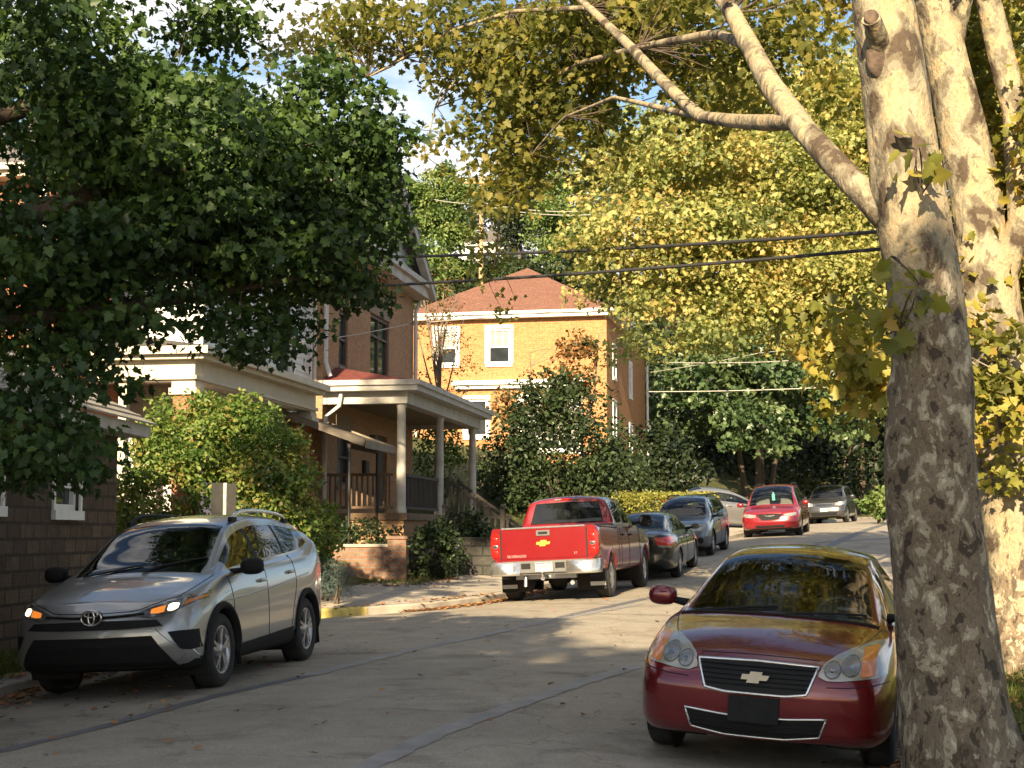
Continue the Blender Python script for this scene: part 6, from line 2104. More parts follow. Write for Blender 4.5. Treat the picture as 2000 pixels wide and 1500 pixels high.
def big_sycamore():
    d = 9.95
    prof = [(1905, 1530, 132), (1886, 1500, 118), (1868, 1420, 106), (1856, 1300, 98), (1843, 1180, 92), (1834, 1080, 88), (1819, 950, 86), (1815, 860, 84), (1822, 760, 79), (1812, 640, 74), (1797, 520, 73), (1778, 400, 74), (1762, 280, 69), (1748, 160, 66), (1730, 40, 63), (1712, -80, 57), (1690, -260, 50), (1660, -480, 42)]
    P = [pt(x, y, d) for x, y, _ in prof]
    b = Vector((P[0].x, d, gz_at(P[0].x, d) - .02))
    root = empty('sycamore_tree', b)
    tag(root, 'big mottled sycamore with leaning trunk right beside the maroon sedan', 'tree')
    g = np.random.default_rng(3)
    A = np.array([[*(p - b), w * d / FPX] for p, (_, _, w) in zip(P, prof)])
    t = np.linspace(0, len(A) - 1, 120)
    B = np.stack([pchip([(i, A[i, k]) for i in range(len(A))], t) for k in range(4)], 1)
    ph = g.random(12) * 6.28
    def wob(i, a):
        h = B[i, 2]
        v = 1 + .022 * math.sin(2 * a + ph[0] + h * 1.1) + .018 * math.sin(3 * a + ph[1] - h * 1.7) + .012 * math.sin(5 * a + ph[2] + h * 3.1) + .010 * math.sin(7 * a + ph[3] - h * 6)
        v += .006 * math.sin(11 * a + h * 17 + ph[5]) + .006 * math.sin(h * 23 + 2 * a)
        fl = max(0, 1 - h / .75) ** 2
        v += fl * (.16 * max(0, math.sin(3 * a + ph[4])) + .08 * math.sin(5 * a + ph[6]))
        for (hz, an, s, wd) in ((2.52, 2.9, .10, .10), (1.95, 1.4, .07, .08), (1.75, 4.6, .05, .07), (1.2, .7, .05, .10), (2.25, 4.3, .06, .06), (2.9, 1.2, .07, .07)):
            da = math.atan2(math.sin(a - an), math.cos(a - an))
            v += s * math.exp(-((h - hz) / wd) ** 2 - (da / .35) ** 2)
        return v
    mb = MB()
    mb.tube([tuple(q[:3]) for q in B], list(B[:, 3]), 72, wob=wob)
    mb.build('trunk', M_SYC, root)
    def limb(path, r0, r1, nm='limb', n=14):
        m = MB()
        limb_mb(m, [tuple(pt(*q) - b) for q in path], r0, r1, n, 30, .05, g)
        m.build(nm, M_SYC, root)
        return [np.array(pt(*q) - b) for q in path]
    roots = []
    roots += limb([(1735, 430, 9.95), (1690, 380, 10.1), (1640, 330, 10.3), (1570, 255, 10.8), (1505, 165, 11.4), (1465, 90, 12.0), (1430, 25, 12.4), (1370, -60, 13), (1280, -140, 13.6)], .098, .062)
    roots += limb([(1548, 236, 10.9), (1500, 240, 11.4), (1440, 238, 12.2), (1365, 228, 13.4), (1300, 165, 14.4), (1230, 90, 15.8), (1150, 15, 17.4), (1070, -60, 18.8)], .062, .044)
    roots += limb([(1465, 90, 12.0), (1400, 65, 14), (1250, 92, 16.4), (1125, 125, 18.4), (1050, 175, 19.4), (1005, 255, 20), (980, 400, 23), (965, 520, 25)], .05, .012, 'branch', 8)
    roots += limb([(1150, 15, 17.4), (1000, 22, 18.8), (880, 60, 19.6), (790, 112, 20.2), (720, 150, 20.4)], .034, .010, 'branch', 8)
    roots += limb([(1365, 228, 13.4), (1200, 190, 15.8), (1100, 230, 18), (1040, 300, 19.2), (1000, 380, 19.8)], .03, .008, 'branch', 8)
    roots += limb([(1000, 22, 18.8), (930, 100, 19.6), (850, 210, 20.2), (830, 300, 20.4)], .024, .007, 'branch', 8)
    roots += limb([(1690, -200, 9.95), (1620, -330, 10.5), (1500, -480, 11.5), (1300, -600, 13)], .11, .06)
    limb([(1728, 130, 9.93), (1718, 90, 9.80), (1708, 55, 9.68), (1702, 35, 9.60)], .085, .062, 'broken_limb')
    # the scarred knot under the broken limb
    c = pt(1716, 110, 9.80) - b
    k = MB()
    k.ellipsoid((c.x, c.y, c.z), (.085, .05, .15), 18, 12)
    k.build('bark_scar', mat('scar_wood', (.085, .058, .040), .9, var=.6, vs=14, bump=.8, bs=24), root)
    e = pt(1702, 33, 9.585) - b
    k = MB(); k.ellipsoid((e.x, e.y, e.z), (.05, .02, .05), 14, 8); k.build('hollow_end', MATS['scar_wood'], root)
    ells = [E(930, 90, 20, 130, 110, 1.2, .75), E(780, 40, 20.5, 150, 60, 1.0, .55), E(1060, 120, 19.5, 120, 120, 1.3, 1.2), E(1000, 300, 20, 85, 130, .9, .9), E(960, 470, 25, 55, 110, .6, .35),
            E(1180, 60, 18.5, 130, 80, 1.2, 1.2), E(860, 250, 20.5, 60, 90, .7, .2), E(1300, 60, 17.5, 130, 90, 1.1, 1.0), E(640, 90, 21, 130, 90, .9, .42), E(1150, 240, 19, 90, 110, 1.0, .8), E(1500, 40, 16.5, 120, 80, 1.0, .9),
            E(1380, 160, 17.5, 90, 90, .9, .5), E(1620, 120, 15.5, 70, 120, .6, .55), E(1620, -220, 12, 300, 110, 1.2, .7), E(985, 590, 25, 28, 28, .3, .12)]
    P_, q, tone, C = crown_points(ells, 700, .36, 16500, g, .2, .6)
    P_ = to_local(P_, b); C = to_local(C, b)
    leaves_mesh('crown', P_, .088 * (.65 + .7 * g.random(len(P_))), 'maple', M_LSYCG, root, .7, .5, g, colour=tone, out=q)
    twigs(C, roots, 420, g, .009, wood=M_BARK, parent=root)
    # sprouts on the trunk and low lit sprays beside it
    ells = [E(1765, 560, 9.55, 45, 100, .15, .8), E(1810, 330, 9.5, 50, 60, .12, .3), E(1725, 640, 9.7, 40, 60, .12, .4)]
    P_, q, tone, C = crown_points(ells, 40, .14, 48, g, .2, .8)
    P_ = to_local(P_, b); C = to_local(C, b)
    leaves_mesh('sprout_leaves', P_, .115 * (.6 + .8 * g.random(len(P_))), 'maple', M_LSYC, root, .7, .5, g, colour=tone, out=q)
    roots2 = [np.array(pt(1760, 640, 9.6) - b), np.array(pt(1740, 500, 9.65) - b), np.array(pt(1800, 380, 9.65) - b), np.array(pt(1752, 780, 9.8) - b), np.array(pt(1740, 690, 9.8) - b)]
    twigs(C, roots2, 14, g, .010, wood=M_BARK, parent=root, name='sprout')


def second_sycamore():
    d = 16.0
    b = (pt(1990, 1240, d).x, d, gz_at(pt(1990, 1240, d).x, d) - .05)
    tr = [(b[0], b[1], b[2]), pt(1992, 1150, d), pt(1988, 1000, d), pt(1975, 850, d), pt(1955, 700, d), pt(1935, 600, d), pt(1920, 480, d)]
    ells = [E(1950, 770, 15, 80, 90, .5, .8), E(1930, 520, 16.5, 90, 110, .6, .9), E(1980, 400, 17, 90, 200, .8, 1.0), E(1900, 130, 18, 110, 180, 1.2, 1.2), E(1960, 640, 15.2, 60, 70, .4, .5), E(2150, 300, 16, 200, 300, 1.8, 1.2), E(1850, -150, 16.5, 300, 160, 1.6, 1.0), E(1970, 900, 15.4, 50, 60, .4, .35), E(1690, 700, 14.6, 80, 75, .5, .8), E(1650, 800, 14.8, 55, 55, .4, .35), E(1715, 810, 14.4, 35, 40, .3, .2), E(1640, 620, 14.8, 70, 60, .5, .4)]
    tree('sycamore_tree', 'second sycamore on the lawn with sunlit orange lower trunk', b, tr,
         [([pt(1925, 520, d), pt(1910, 400, d), pt(1885, 285, d), pt(1855, 150, d), pt(1828, 20, d), pt(1815, -100, d), pt(1790, -300, d)], .27, .19),
          ([pt(1855, 90, d), pt(1866, 40, d - .1), pt(1880, -5, d - .2)], .15, .12),
          ([pt(1950, 560, d), pt(1998, 430, d - .2), pt(1990, 300, d - .2), pt(1985, 220, d - .1), pt(1955, 110, d), pt(1925, -20, d), pt(1900, -150, d)], .17, .12),
          ([pt(1945, 640, d), pt(1860, 640, 15.4), pt(1760, 660, 14.9), pt(1690, 700, 14.6), pt(1650, 780, 14.7)], .04, .010),
          ([pt(1990, 300, d - .2), pt(2030, 220, d - .3), pt(2060, 100, d), pt(2090, -100, d)], .13, .09)],
         ells, 480, .40, 19000, .105, 'maple', M_LSYC, M_SYCSUNLIT, 11, .42, .30, 'street sycamores on the verge', ntwig=90, shell=.25, flare=.45, seg=40, ntr=40)


E0, pt0 = E, pt


def maple():
    K = .84
    E = lambda px, py, d, rx, ry, rd, w=1.0: E0(px, py, d * K, rx, ry, rd, w)
    pt = lambda x, y, d: pt0(x, y, d * K)
    b = (-5.5, 10.4, gz_at(-5.5, 10.4))
    tr = [b, (-5.45, 10.4, 1.5), (-5.4, 10.4, 3.0), (-5.3, 10.5, 4.4), (-5.2, 10.6, 6.0), (-5.3, 10.9, 9.0), (-5.7, 11.2, 13), (-5.8, 11.2, 16.5)]
    L1 = [(-5.4, 10.4, 3.0), pt(-120, 480, 12.8), pt(120, 400, 13.2), pt(330, 330, 13.8), pt(520, 300, 14.3), pt(660, 280, 14.6)]
    L2 = [(-5.32, 10.5, 3.8), pt(-100, 250, 13), pt(100, 200, 13.4), pt(220, 170, 13.8), pt(330, 160, 14)]
    L3 = [(-5.4, 10.4, 2.6), pt(-140, 640, 12.4), pt(60, 620, 12.8), pt(240, 600, 13.3), pt(420, 570, 13.8), pt(600, 540, 14.1)]
    L4 = [(-5.4, 10.4, 2.3), pt(-160, 740, 12.2), pt(20, 780, 12.4), pt(95, 880, 12.6)]
    ells = [E(330, 330, 13.8, 300, 190, 1.5, 1.1), E(110, 110, 13.3, 230, 170, 1.2, 1.1), E(620, 320, 14.5, 170, 140, 1.0, 1.1), E(560, 470, 14.2, 170, 120, 1.0, 1.0), E(90, 520, 12.8, 170, 170, 1.0, 1.0), E(70, 800, 12.4, 110, 150, .8, .9),
            E(290, 540, 13.4, 190, 140, 1.0, 1.0), E(640, 580, 14.2, 70, 90, .4, .5), E(720, 400, 14.7, 80, 90, .6, .55), E(430, 640, 13.8, 130, 70, .6, .6), E(520, 650, 13.9, 110, 60, .5, .4), E(170, 690, 12.9, 90, 70, .6, .45), E(560, 660, 14.1, 60, 60, .3, .3), E(780, 440, 14.8, 30, 50, .3, .12),
            E(450, 70, 14, 110, 60, .7, .22), E(380, 30, 13.8, 90, 60, .7, .6), E(600, 130, 14.3, 80, 55, .6, .3), E(670, 230, 14.5, 130, 90, .8, .7), E(560, 190, 14.2, 60, 60, .5, .14), E(180, 880, 12.6, 40, 70, .4, .15), E(-260, 420, 12.8, 230, 300, 1.5, .7), E(200, 300, 15.6, 260, 240, .9, .9), ((-5.9, 11.2, 15.0), (2.2, 2.1, 3.2), .9), ((-4.1, 18.3, 5.5), (1.5, 1.4, .9), .6), ((-3.7, 19.6, 6.7), (1.3, 1.1, .7), .6), ((-4.7, 18.2, 6.2), (.9, 1.0, .8), .6), E(480, 420, 15.8, 240, 200, .7, .8)]  # includes unseen lumps added to shade the porch and darken windscreen reflections
    tree('maple_tree', 'dark green maple overhanging the kerb and the silver suv', b, tr, [(L1, .15, .03), (L2, .14, .03), (L3, .12, .02), (L4, .09, .02)], ells, 1000, .30, 84000, .064, 'maple', M_LMAPLE, M_BARK, 5, .30, .14, ntwig=330, shell=.15, flat=.5, droop=.9, up=.55, twig_r=.006)


def yellow_trees():
    gname = 'yellowing trees on the far verge'
    def t(label, X, Y, r0, ells, nsub, rsub, nleaf, ls, seed, lm=None, tops=None, tw=120):
        z = gz_at(X, Y)
        b = (X, Y, z)
        c = np.mean([e[0] for e in ells], axis=0)
        tr = [b, (X + .1, Y, z + 2.5), (X - .1, Y, z + 5), (X * .8 + c[0] * .2, Y, z + 8), (X * .6 + c[0] * .4, Y, z + 11)]
        lb = []
        for e in ells[:6]:
            p = Vector(tr[3]).lerp(Vector(tr[1]), .3)
            lb.append(([tuple(p), tuple(p.lerp(Vector(e[0]), .5) + Vector((0, 0, .5))), e[0]], .10, .03))
        tree('yellowing_tree', label, b, tr, lb, ells, nsub, rsub, nleaf, ls, 'maple', lm or M_LYEL, M_BARKG, seed, r0, r0 * .5, gname, ntwig=tw, shell=.1, flat=.5, flare=.3)
    t('large yellow green tree filling the middle above the parked cars', 9.6, 30.5, .33,
      [E(1350, 330, 29, 170, 120, 2.0), E(1250, 470, 28, 130, 100, 1.6), E(1420, 500, 28.5, 180, 120, 1.8), E(1580, 400, 29, 160, 150, 2.0), E(1300, 640, 27.5, 110, 70, 1.2, .6), E(1600, 580, 28, 130, 110, 1.5), E(1480, 210, 30, 150, 90, 2.0), E(1640, 250, 30, 120, 130, 1.8), E(1210, 560, 28, 70, 70, 1.0, .5), E(1430, 600, 28, 90, 60, 1.0, .45), E(1200, 330, 29.5, 70, 100, 1.2, .5)],
      560, .60, 72000, .086, 21)
    t('orange tinged yellow tree between the sycamore trunk and the dark tree', 10.6, 33, .3,
      [E(1640, 640, 30, 80, 110, 1.3, .9), E(1600, 480, 31, 130, 160, 1.6), E(1760, 430, 32, 130, 200, 1.8), E(1680, 760, 29, 40, 60, .9, .4), E(1720, 200, 31, 180, 160, 2.0)],
      330, .58, 28000, .095, 22)
    t('yellow tree glowing at the right behind the second sycamore', 11.0, 27, .3,
      [E(1930, 300, 27, 110, 260, 2.0), E(1960, 650, 26, 90, 160, 1.6), E(1860, 560, 27, 60, 120, 1.2, .7), E(1990, 820, 25, 70, 90, 1.2, .6), E(1840, 200, 28, 90, 160, 1.5), E(2100, 400, 27, 160, 300, 2.0), E(1960, 80, 27, 130, 140, 1.6)],
      430, .55, 36000, .094, 23)


def woods():
    grp = 'trees of the wooded hill'
    def far_tree(label, px, py, d, rx, ry, lm, seed, n=2600, ls=.24, name='hill_tree', sub=90, kind='oval', group=grp):
        c = pt(px, py, d)
        z = gz_at(c.x, d)
        rxm, rym = rx * d / FPX, ry * d / FPX
        g = np.random.default_rng(seed)
        ells = [((c.x, d, c.z), (rxm, rxm * .8, rym), 1.0)]
        for k in range(3):
            ells.append(((c.x + g.normal() * rxm * .5, d + g.normal() * rxm * .3, c.z + g.normal() * rym * .45), (rxm * .6, rxm * .5, rym * .5), .6))
        tree(name, label, (c.x, d, z), [(c.x, d, z - .3), (c.x + .2, d, (z + c.z) / 2), (c.x, d, c.z)], [], ells, sub, max(rxm, rym) * .3, int(n * 2.6), ls if ls < .3 else .24, kind, lm, M_BARKG, seed, max(.16, rxm * .06), .08, group, ntwig=0, shell=.45, flare=.2, seg=8, ntr=8)
    far_tree('bright green round crowned tree left of the sunlit hill pole', 868, 400, 104, 62, 80, M_LHILL, 41, 4200, .36)
    far_tree('dark crowned tree on the skyline right of the sunlit hill pole', 1010, 390, 112, 60, 90, M_LFOREST, 42)
    far_tree('green tree directly left of the big yellow tree', 1110, 430, 98, 70, 110, M_LHILL, 43, 4200, .36)
    far_tree('grey green tree above the small white hill house', 960, 420, 124, 60, 75, M_LSHADE, 44)
    far_tree('thin topped tall tree on the skyline', 1050, 300, 118, 45, 80, M_LFOREST, 45, 1500)
    far_tree('low bright tree under the bright green round crowned tree', 820, 520, 98, 60, 60, M_LHILL, 46)
    far_tree('olive tree between hill house and orange roof', 1010, 540, 100, 80, 45, M_LSHADE, 47)
    far_tree('green tree left behind the hill house', 880, 545, 106, 60, 50, M_LHILL, 48)
    far_tree('green tree right behind the orange roof peak', 1140, 560, 92, 60, 90, M_LSHADE, 49)
    far_tree('sunlit tree behind the brown brick gable', 790, 420, 110, 50, 80, M_LHILL, 50)
    far_tree('tall tree mostly behind the yellow foliage', 1220, 330, 105, 90, 140, M_LHILL, 51)
    far_tree('hill tree behind the yellow crown', 1380, 360, 105, 110, 150, M_LSHADE, 52)
    far_tree('hill tree behind the orange tinged tree', 1580, 380, 105, 120, 160, M_LSHADE, 53)
    far_tree('hill tree behind the leaning trunk', 1780, 420, 105, 120, 180, M_LSHADE, 54)
    far_tree('hill tree at the right frame edge', 1960, 420, 100, 120, 180, M_LSHADE, 55)
    far_tree('hill tree behind the dark maple at left', 420, 380, 110, 120, 150, M_LSHADE, 56)
    far_tree('hill tree behind the white clapboard roof', 640, 420, 115, 110, 130, M_LHILL, 57)
    # the wood at the bend: a broad-leaved tree over a dark thicket
    fg = 'dark trees of the wood at the bend'
    c = pt(1470, 760, 74)
    def broad(label, X, Y, ells, seed, n, ls=.23, lm=M_LDARK, nst=3):
        z = gz_at(X, Y)
        g = np.random.default_rng(seed)
        lb = []
        for k in range(nst):
            e = ells[k % len(ells)][0]
            lb.append(([(X + .5 * (k - 1), Y, z - .2), (X + .9 * (k - 1), Y, z + 2.5), (X * .6 + e[0] * .4, (Y + e[1]) / 2, (z + e[2]) / 2 + 1), e], .17, .06))
        tree('broad_leaved_tree', label, (X, Y, z), [(X + .2, Y + .3, z - .2), (X + .2, Y + .4, z + 3), (X, Y, z + 6)], lb, ells, 460, .75, n, ls, 'maple', lm, M_BARK, seed, .2, .1, fg, ntwig=30, shell=.5, flat=.5, flare=.2, seg=10, ntr=10, limb_name='stem', lvar=.45, twig_r=.02)
    broad('broad leaved dark green tree overhanging the bend above the minivan', pt(1480, 900, 75).x, 75,
          [E(1390, 740, 73, 110, 70, 2.2), E(1520, 720, 72, 120, 80, 2.4), E(1620, 790, 73, 90, 70, 2.0), E(1470, 830, 71, 80, 50, 1.8), E(1330, 800, 75, 70, 60, 1.6), E(1450, 660, 75, 130, 70, 2.4), E(1590, 650, 76, 110, 70, 2.2)], 61, 15000)
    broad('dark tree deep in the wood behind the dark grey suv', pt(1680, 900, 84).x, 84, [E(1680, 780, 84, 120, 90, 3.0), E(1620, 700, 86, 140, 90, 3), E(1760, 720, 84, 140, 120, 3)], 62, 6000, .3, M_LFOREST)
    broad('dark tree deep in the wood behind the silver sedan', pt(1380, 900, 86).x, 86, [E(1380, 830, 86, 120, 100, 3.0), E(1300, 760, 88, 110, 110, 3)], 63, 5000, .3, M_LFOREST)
    # thicket: nobody could count it
    g = np.random.default_rng(64)
    P = []
    for k in range(900):
        px, d = g.uniform(1230, 2080), g.uniform(79, 92)
        x = pt(px, 900, d).x
        zz = gz_at(x, d)
        n = 22
        q = g.normal(size=(n, 3)) * np.array([.5, .5, .5])
        h = g.uniform(0.2, 4.2)
        P.append(q + np.array([x, d, zz + h]))
    P = np.concatenate(P)
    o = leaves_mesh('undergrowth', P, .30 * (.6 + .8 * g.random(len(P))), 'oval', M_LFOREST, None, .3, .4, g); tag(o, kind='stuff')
    P = []
    for k in range(1500):
        px, d = g.uniform(300, 2100), g.uniform(93, 165)
        x = pt(px, 900, d).x
        q = g.normal(size=(16, 3)) * np.array([1.1, 1.1, .8])
        P.append(q + np.array([x, d, gz_at(x, d) + g.uniform(0, 3.5)]))
    P = np.concatenate(P)
    o = leaves_mesh('hillside_undergrowth', P, .55 * (.6 + .8 * g.random(len(P))), 'oval', M_LSHADE, None, .3, .4, g); tag(o, kind='stuff')


def garden():
    c = pt(425, 960, 25.6)
    bush('rounded_shrub', 'large round sunlit green shrub behind the suv roof', (c.x, c.y, c.z - .35), (1.62, 1.35, 1.95), 460, .30, 34000, .085, M_LSHRUB, 71, 'oval', None, 'shrub', .78, 7, (c.x, c.y, gz_at(c.x, c.y)), .5, .1,
         [E(400, 850, 25.5, 110, 80, .9, .7), E(520, 900, 25.6, 70, 90, .8, .5), E(330, 780, 25.6, 20, 30, .3, .06)])
    c = pt(630, 1050, 26.5)
    bush('leafy_shrub', 'small pale leaved shrub at the foot of the large round shrub', (c.x, c.y, c.z), (.33, .35, .62), 60, .15, 1500, .075, M_LSHRUB, 72, 'oval', None, 'shrub', .4, 4, (c.x, c.y, gz_at(c.x, c.y)))
    c = pt(655, 1125, 26.0)
    bush('blue_green_shrub', 'low blue green shrub spilling before the brick garden wall', (c.x, c.y, c.z - .05), (.36, .3, .30), 50, .14, 2400, .06, M_LBLUE, 73, 'blade', None, 'shrub', .4, 4, (c.x, c.y, gz_at(c.x, c.y)))
    c = pt(715, 1045, 33.6)
    bush('garden_bush', 'dark bush between brick garden wall and porch railing', (c.x, c.y, c.z - .15), (.85, .5, .5), 60, .2, 2200, .085, M_LSHADE, 74, 'oval', None, 'bush')
    c = pt(850, 1070, 33.2)
    bush('weedy_bush', 'weedy green bush beside the brick pier', (c.x, c.y, c.z - .1), (.55, .4, .62), 50, .2, 1500, .10, M_LSHADE, 75, 'oval', None, 'bush')
    c = pt(905, 1035, 35.6)
    bush('weedy_bush', 'green weeds hanging over the stone wall before the picket fence', (c.x, c.y, c.z - .05), (.75, .4, .5), 60, .2, 1800, .10, M_LSHADE, 76, 'oval', None, 'bush')
    c = pt(1090, 850, 47)
    bush('lilac_bush', 'tall dark bush with reddish top before the orange house', (c.x, c.y, c.z - .6), (2.2, 1.4, 2.7), 300, .45, 11000, .14, M_LSHADE, 77, 'oval', None, 'bush', .3, 9, (c.x, c.y, gz_at(c.x, c.y)))
    c = pt(1130, 735, 47.5)
    g = np.random.default_rng(78)
    b = (c.x, c.y, gz_at(c.x, c.y))
    tree('turning_sapling', 'reddish leaved sapling in front of the orange brick wall', b, [b, (c.x + .1, c.y, b[2] + 2.5), (c.x, c.y, c.z)],
         [([(c.x, c.y, b[2] + 2.5), tuple(pt(1040, 800, 47.5)), tuple(pt(1035, 690, 47.5))], .05, .012), ([(c.x, c.y, b[2] + 2.8), tuple(pt(1160, 780, 47.5)), tuple(pt(1170, 650, 47.5))], .05, .012)],
         [E(1125, 700, 47.5, 45, 60, .7), E(1040, 720, 47.5, 14, 70, .3, .35), E(1090, 790, 47.5, 70, 50, .8, .8), E(1170, 720, 47.5, 25, 60, .4, .4), E(990, 800, 47.5, 40, 50, .6, .5)], 120, .28, 2600, .13, 'oval', M_LREDDISH, M_BARKG, 78, .07, .02, ntwig=70, shell=.2, twig_r=.012)
    c = pt(1185, 925, 54)
    bush('garden_bush', 'dark low bush behind the pickup cab', (c.x, c.y, c.z - .3), (1.7, 1.0, 1.3), 120, .4, 4600, .14, M_LSHADE, 79, 'oval', None, 'bush', .4)
    c = pt(1000, 920, 49)
    bush('garden_bush', 'dark bush beyond the last porch column', (c.x, c.y, c.z - .3), (1.2, .9, 1.3), 110, .35, 4000, .12, M_LSHADE, 80, 'oval', None, 'bush', .4)
    c = pt(1300, 900, 62)
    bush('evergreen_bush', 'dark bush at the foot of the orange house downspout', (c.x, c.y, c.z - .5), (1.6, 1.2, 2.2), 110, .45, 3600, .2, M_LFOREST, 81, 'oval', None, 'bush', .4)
    # clipped hedge in the sun
    P = []
    g = np.random.default_rng(82)
    a, e = pt(1195, 985, 46.5), pt(1400, 985, 50)
    b = (a.x, a.y, gz_at(a.x, a.y))
    root = empty('clipped_hedge', b); tag(root, 'sunlit clipped hedge behind the pickup and grey suv', 'hedge')
    n = 8000
    t = g.random(n)
    Q = np.stack([a.x + (e.x - a.x) * t, a.y + (e.y - a.y) * t, np.zeros(n)], 1)
    w, hh = .55, 1.35
    s = g.integers(0, 3, n)
    Q[:, 1] += np.where(s == 0, -w, np.where(s == 1, w, g.uniform(-w, w, n))) + g.normal(0, .05, n)
    zt = np.array([gz_at(x, y) for x, y in zip(Q[:, 0], Q[:, 1])])
    Q[:, 2] = zt + np.where(s == 2, hh, g.random(n) * hh) + g.normal(0, .05, n)
    leaves_mesh('foliage', to_local(Q, b), .085, 'oval', M_LHEDGE, root, .1, .4, g)
    m = MB()
    for k in range(7):
        q = Vector((a.x, a.y, 0)).lerp(Vector((e.x, e.y, 0)), (k + .5) / 7); m.tube([(q.x - b[0], q.y - b[1], -.2), (q.x - b[0], q.y - b[1], 1.2)], [.04, .01], 5)
    m.build('stem', M_BARK, root)
    c = pt(1712, 985, 62)
    bush('leafy_plant', 'bright green plant at the bend beside the sycamore trunk', (c.x, c.y, c.z), (.65, .5, .55), 30, .25, 500, .22, M_LHILL, 83, 'oval', None, 'plant', .3, 4, (c.x, c.y, gz_at(c.x, c.y)))
    # nearly bare tree by the brown house
    c = pt(860, 640, 50)
    b = (c.x, c.y, gz_at(c.x, c.y))
    lb = []
    g = np.random.default_rng(84)
    for k in range(16):
        a = g.uniform(0, 6.28); r = g.uniform(.4, 1.4)
        z0 = g.uniform(2.2, 4.5)
        tip = (c.x + r * math.cos(a), c.y + r * .6 * math.sin(a), c.z + g.uniform(-.8, 1.8))
        lb.append(([(c.x, c.y, b[2] + z0), (c.x + .35 * r * math.cos(a), c.y + .2 * r * math.sin(a), b[2] + z0 + .9), tip], .035, .008))
    tree('sparse_tree', 'thin nearly bare tree between brown and orange houses', b, [b, (c.x - .1, c.y, b[2] + 2), (c.x, c.y, b[2] + 4.2), (c.x + .1, c.y, c.z + 1.2)], lb,
         [E(855, 600, 50, 55, 90, .8), E(840, 740, 50, 40, 70, .6, .7), E(890, 700, 50, 40, 80, .6, .6)], 110, .25, 1500, .085, 'oval', M_LREDDISH, M_BARKG, 84, .09, .02, ntwig=110, shell=.1, twig_r=.008)
    c = pt(845, 880, 46)
    bush('vine_bush', 'tangled leafy bush seen between the porch columns', (c.x, c.y, c.z - .3), (.9, .6, 1.7), 90, .28, 2600, .11, M_LHILL, 85, 'oval', None, 'bush', .2)


def grass_and_leaves():
    g = np.random.default_rng(91)
    P = []
    def patch(n, fx, y0, y1, o0, o1, sg):
        y = g.uniform(y0, y1, n); o = g.uniform(o0, o1, n)
        for yy, oo in zip(y, o):
            x = (kl(yy) - oo) if sg < 0 else (kr(yy) + oo)
            P.append((x, yy, ground_z(x, yy)))
    patch(2500, 0, 14, 20, .2, 1.2, -1); patch(9000, 0, 8.5, 20, .2, 3.2, 1); patch(2500, 0, 20, 34, .2, 3, 1); patch(1600, 0, 9.2, 10.4, .1, 1.3, 1); patch(900, 0, 31, 36, 2.2, 3.4, -1); patch(2500, 0, 42, 62, 1.8, 6, -1)
    P = np.array(P)
    n = len(P)
    Q = np.repeat(P, 3, 0) + g.normal(0, .03, (3 * n, 3)) * np.array([1, 1, 0])
    d = np.zeros_like(Q); d[:, 2] = 1.6
    o = leaves_mesh('grass', Q, .10 * (.5 + 1.0 * g.random(len(Q))), 'blade', M_GRASS, None, -2.2, -.1, g, width=.8, out=None)
    tag(o, kind='stuff')
    # fallen leaves: drifts in the gutters and on the verge, a few loose on the road
    P, S = [], []
    def drop(n, fx, y0, y1, lift=.012, sz=.075):
        for _ in range(n):
            y = g.uniform(y0, y1)
            x = fx(y)
            P.append((x, y, ground_z(x, y) + lift + abs(g.normal(0, .012)))); S.append(sz * g.uniform(.5, 1.3))
    drop(1100, lambda y: kl(y) + abs(g.normal(0, .18)), 12, 24)
    drop(1100, lambda y: kl(y) + abs(g.normal(0, .22)), 26.0, 33)
    drop(120, lambda y: kl(y) - abs(g.normal(.1, .2)), 24.4, 29)
    drop(260, lambda y: -4.9 + abs(g.normal(0, .5)) + (y - 25) * .18, 25.2, 28.5)
    drop(260, lambda y: kl(y) - abs(g.normal(2.4, .4)), 30.3, 33.5)
    drop(2300, lambda y: kr(y) - abs(g.normal(0, .22)), 8.5, 24)
    drop(2200, lambda y: kr(y) + abs(g.normal(.2, .9)), 8.5, 22)
    drop(230, lambda y: g.uniform(kl(y), kr(y)), 9.5, 34, .008, .06)
    drop(150, lambda y: g.uniform(kl(y) + .1, kl(y) + 2), 10, 20, .008, .06)
    drop(600, lambda y: kl(y) - g.uniform(0, 1.2), 12, 22)
    P = np.array(P)
    o = leaves_mesh('fallen_leaves', P, np.array(S), 'maple', M_FALLEN, None, .0, 2.6, g)
    tag(o, kind='stuff')


def shade_trees():
    """unseen trees added behind the camera, shaped to shade the foreground"""
    spec = [(-11.4, -13, 13.0, 4.3, 5.0), (-6.2, -12.3, 11.5, 3.2, 4.2), (-2.4, -12, 10.9, 2.3, 3.3)]  # added crowns, placed and sized for the shadow edge they cast
    for k, (x, y, zc, rx, rz) in enumerate(spec):
        z = gz_at(x, y)
        tree('unseen_shade_tree', ['tallest unseen shade tree added behind the camera', 'middle unseen shade tree added behind the camera', 'smallest unseen shade tree added behind the camera'][k], (x, y, z), [(x, y, z), (x, y, zc * .5), (x, y, zc)], [],
             [((x, y, zc), (rx, 3.0, rz), 1.0), ((x - 1, y + 1, zc - 1.5), (rx * .8, 2.5, rz * .7), .8)], 260, 1.1, (9500, 6200, 5600)[k], .40, 'maple', M_LMAPLE, M_BARK, 95 + k, .35, .15, 'unseen shade trees added behind the camera', shell=.3, seg=8, ntr=10)


big_sycamore(); second_sycamore(); maple(); yellow_trees(); woods()
garden(); grass_and_leaves(); shade_trees()

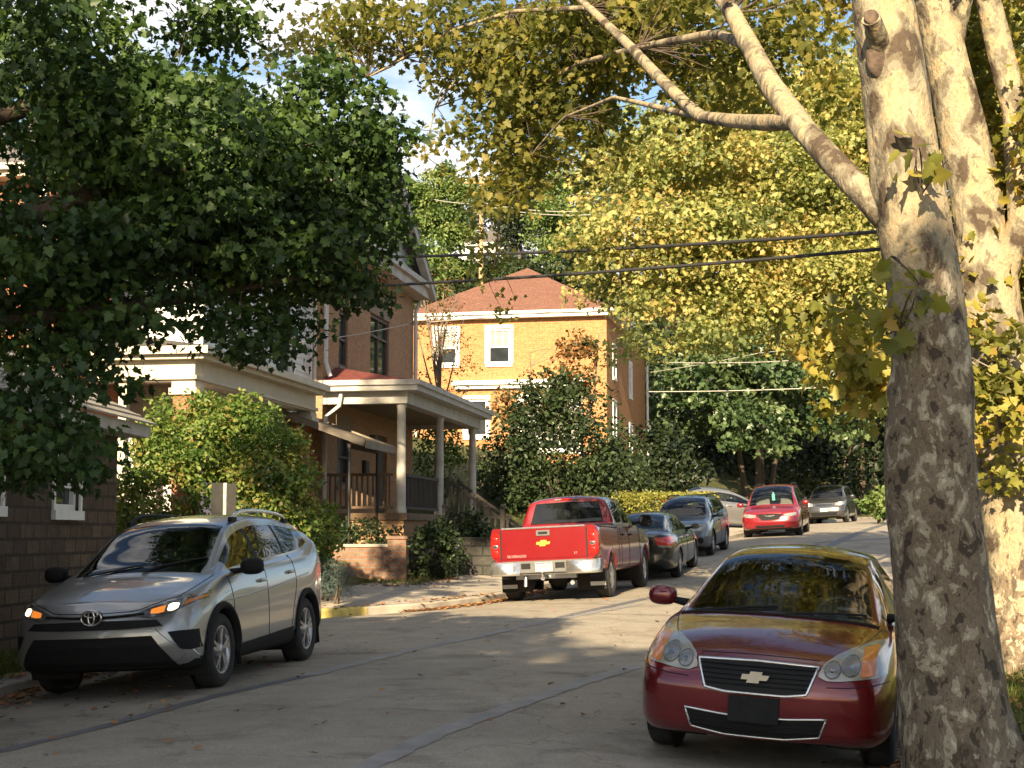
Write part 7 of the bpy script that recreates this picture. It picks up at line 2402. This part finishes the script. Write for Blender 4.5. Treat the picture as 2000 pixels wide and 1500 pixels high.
# ------------------------------------------------------------------ light, sky, camera
SUN_A, SUN_E = 10.0, 25.0
sd = Vector((-math.sin(R(SUN_A)) * math.cos(R(SUN_E)), -math.cos(R(SUN_A)) * math.cos(R(SUN_E)), math.sin(R(SUN_E))))
sun = bpy.data.lights.new('sun', 'SUN')
sun.energy, sun.angle, sun.color = 5.0, R(0.55), (1.0, .80, .52)
so = bpy.data.objects.new('sun', sun)
COL.objects.link(so)
so.rotation_euler = (-sd).to_track_quat('-Z', 'Y').to_euler()

w = bpy.data.worlds.new('World')
scene.world = w
w.use_nodes = True
nt = w.node_tree
nt.nodes.clear()
out = nt.nodes.new('ShaderNodeOutputWorld')
bg = N(nt, 'ShaderNodeBackground', Strength=.06)
sky = nt.nodes.new('ShaderNodeTexSky')
sky.sky_type = 'NISHITA'
sky.sun_disc = False
sky.sun_elevation = R(SUN_E)
sky.sun_rotation = math.atan2(sd.x, sd.y)
sky.air_density, sky.dust_density, sky.ozone_density = 1.0, .6, 1.2
nz = noise(nt, 3.1, 8, .58, stretch=(1, 1, 2.6), coord='Generated')
cl = ramp(nt, nz, [(.485, (0, 0, 0)), (.585, (1, 1, 1))])
mixn = mixc(nt, cl, sky.outputs[0], (7.0, 6.8, 6.6))
L(nt, mixn, bg.inputs[0])
L(nt, bg.outputs[0], out.inputs[0])

cam = bpy.data.cameras.new('camera')
cam.sensor_fit, cam.sensor_width, cam.lens = 'HORIZONTAL', 36.0, 36.0 * FPX / 2000
cam.clip_start, cam.clip_end = .1, 3000
co = bpy.data.objects.new('camera', cam)
COL.objects.link(co)
co.location = (0, 0, EYE)
co.rotation_euler = (math.pi / 2 + PITCH, 0, 0)
scene.camera = co

vs = scene.view_settings
vs.view_transform, vs.look, vs.exposure, vs.gamma = 'Standard', 'None', 1.65, 1.0
vs.use_curve_mapping = False
scene.cycles.max_bounces = 8
scene.cycles.transparent_max_bounces = 12
scene.cycles.use_denoising = True
scene.cycles.use_adaptive_sampling = True
scene.cycles.adaptive_threshold = .02
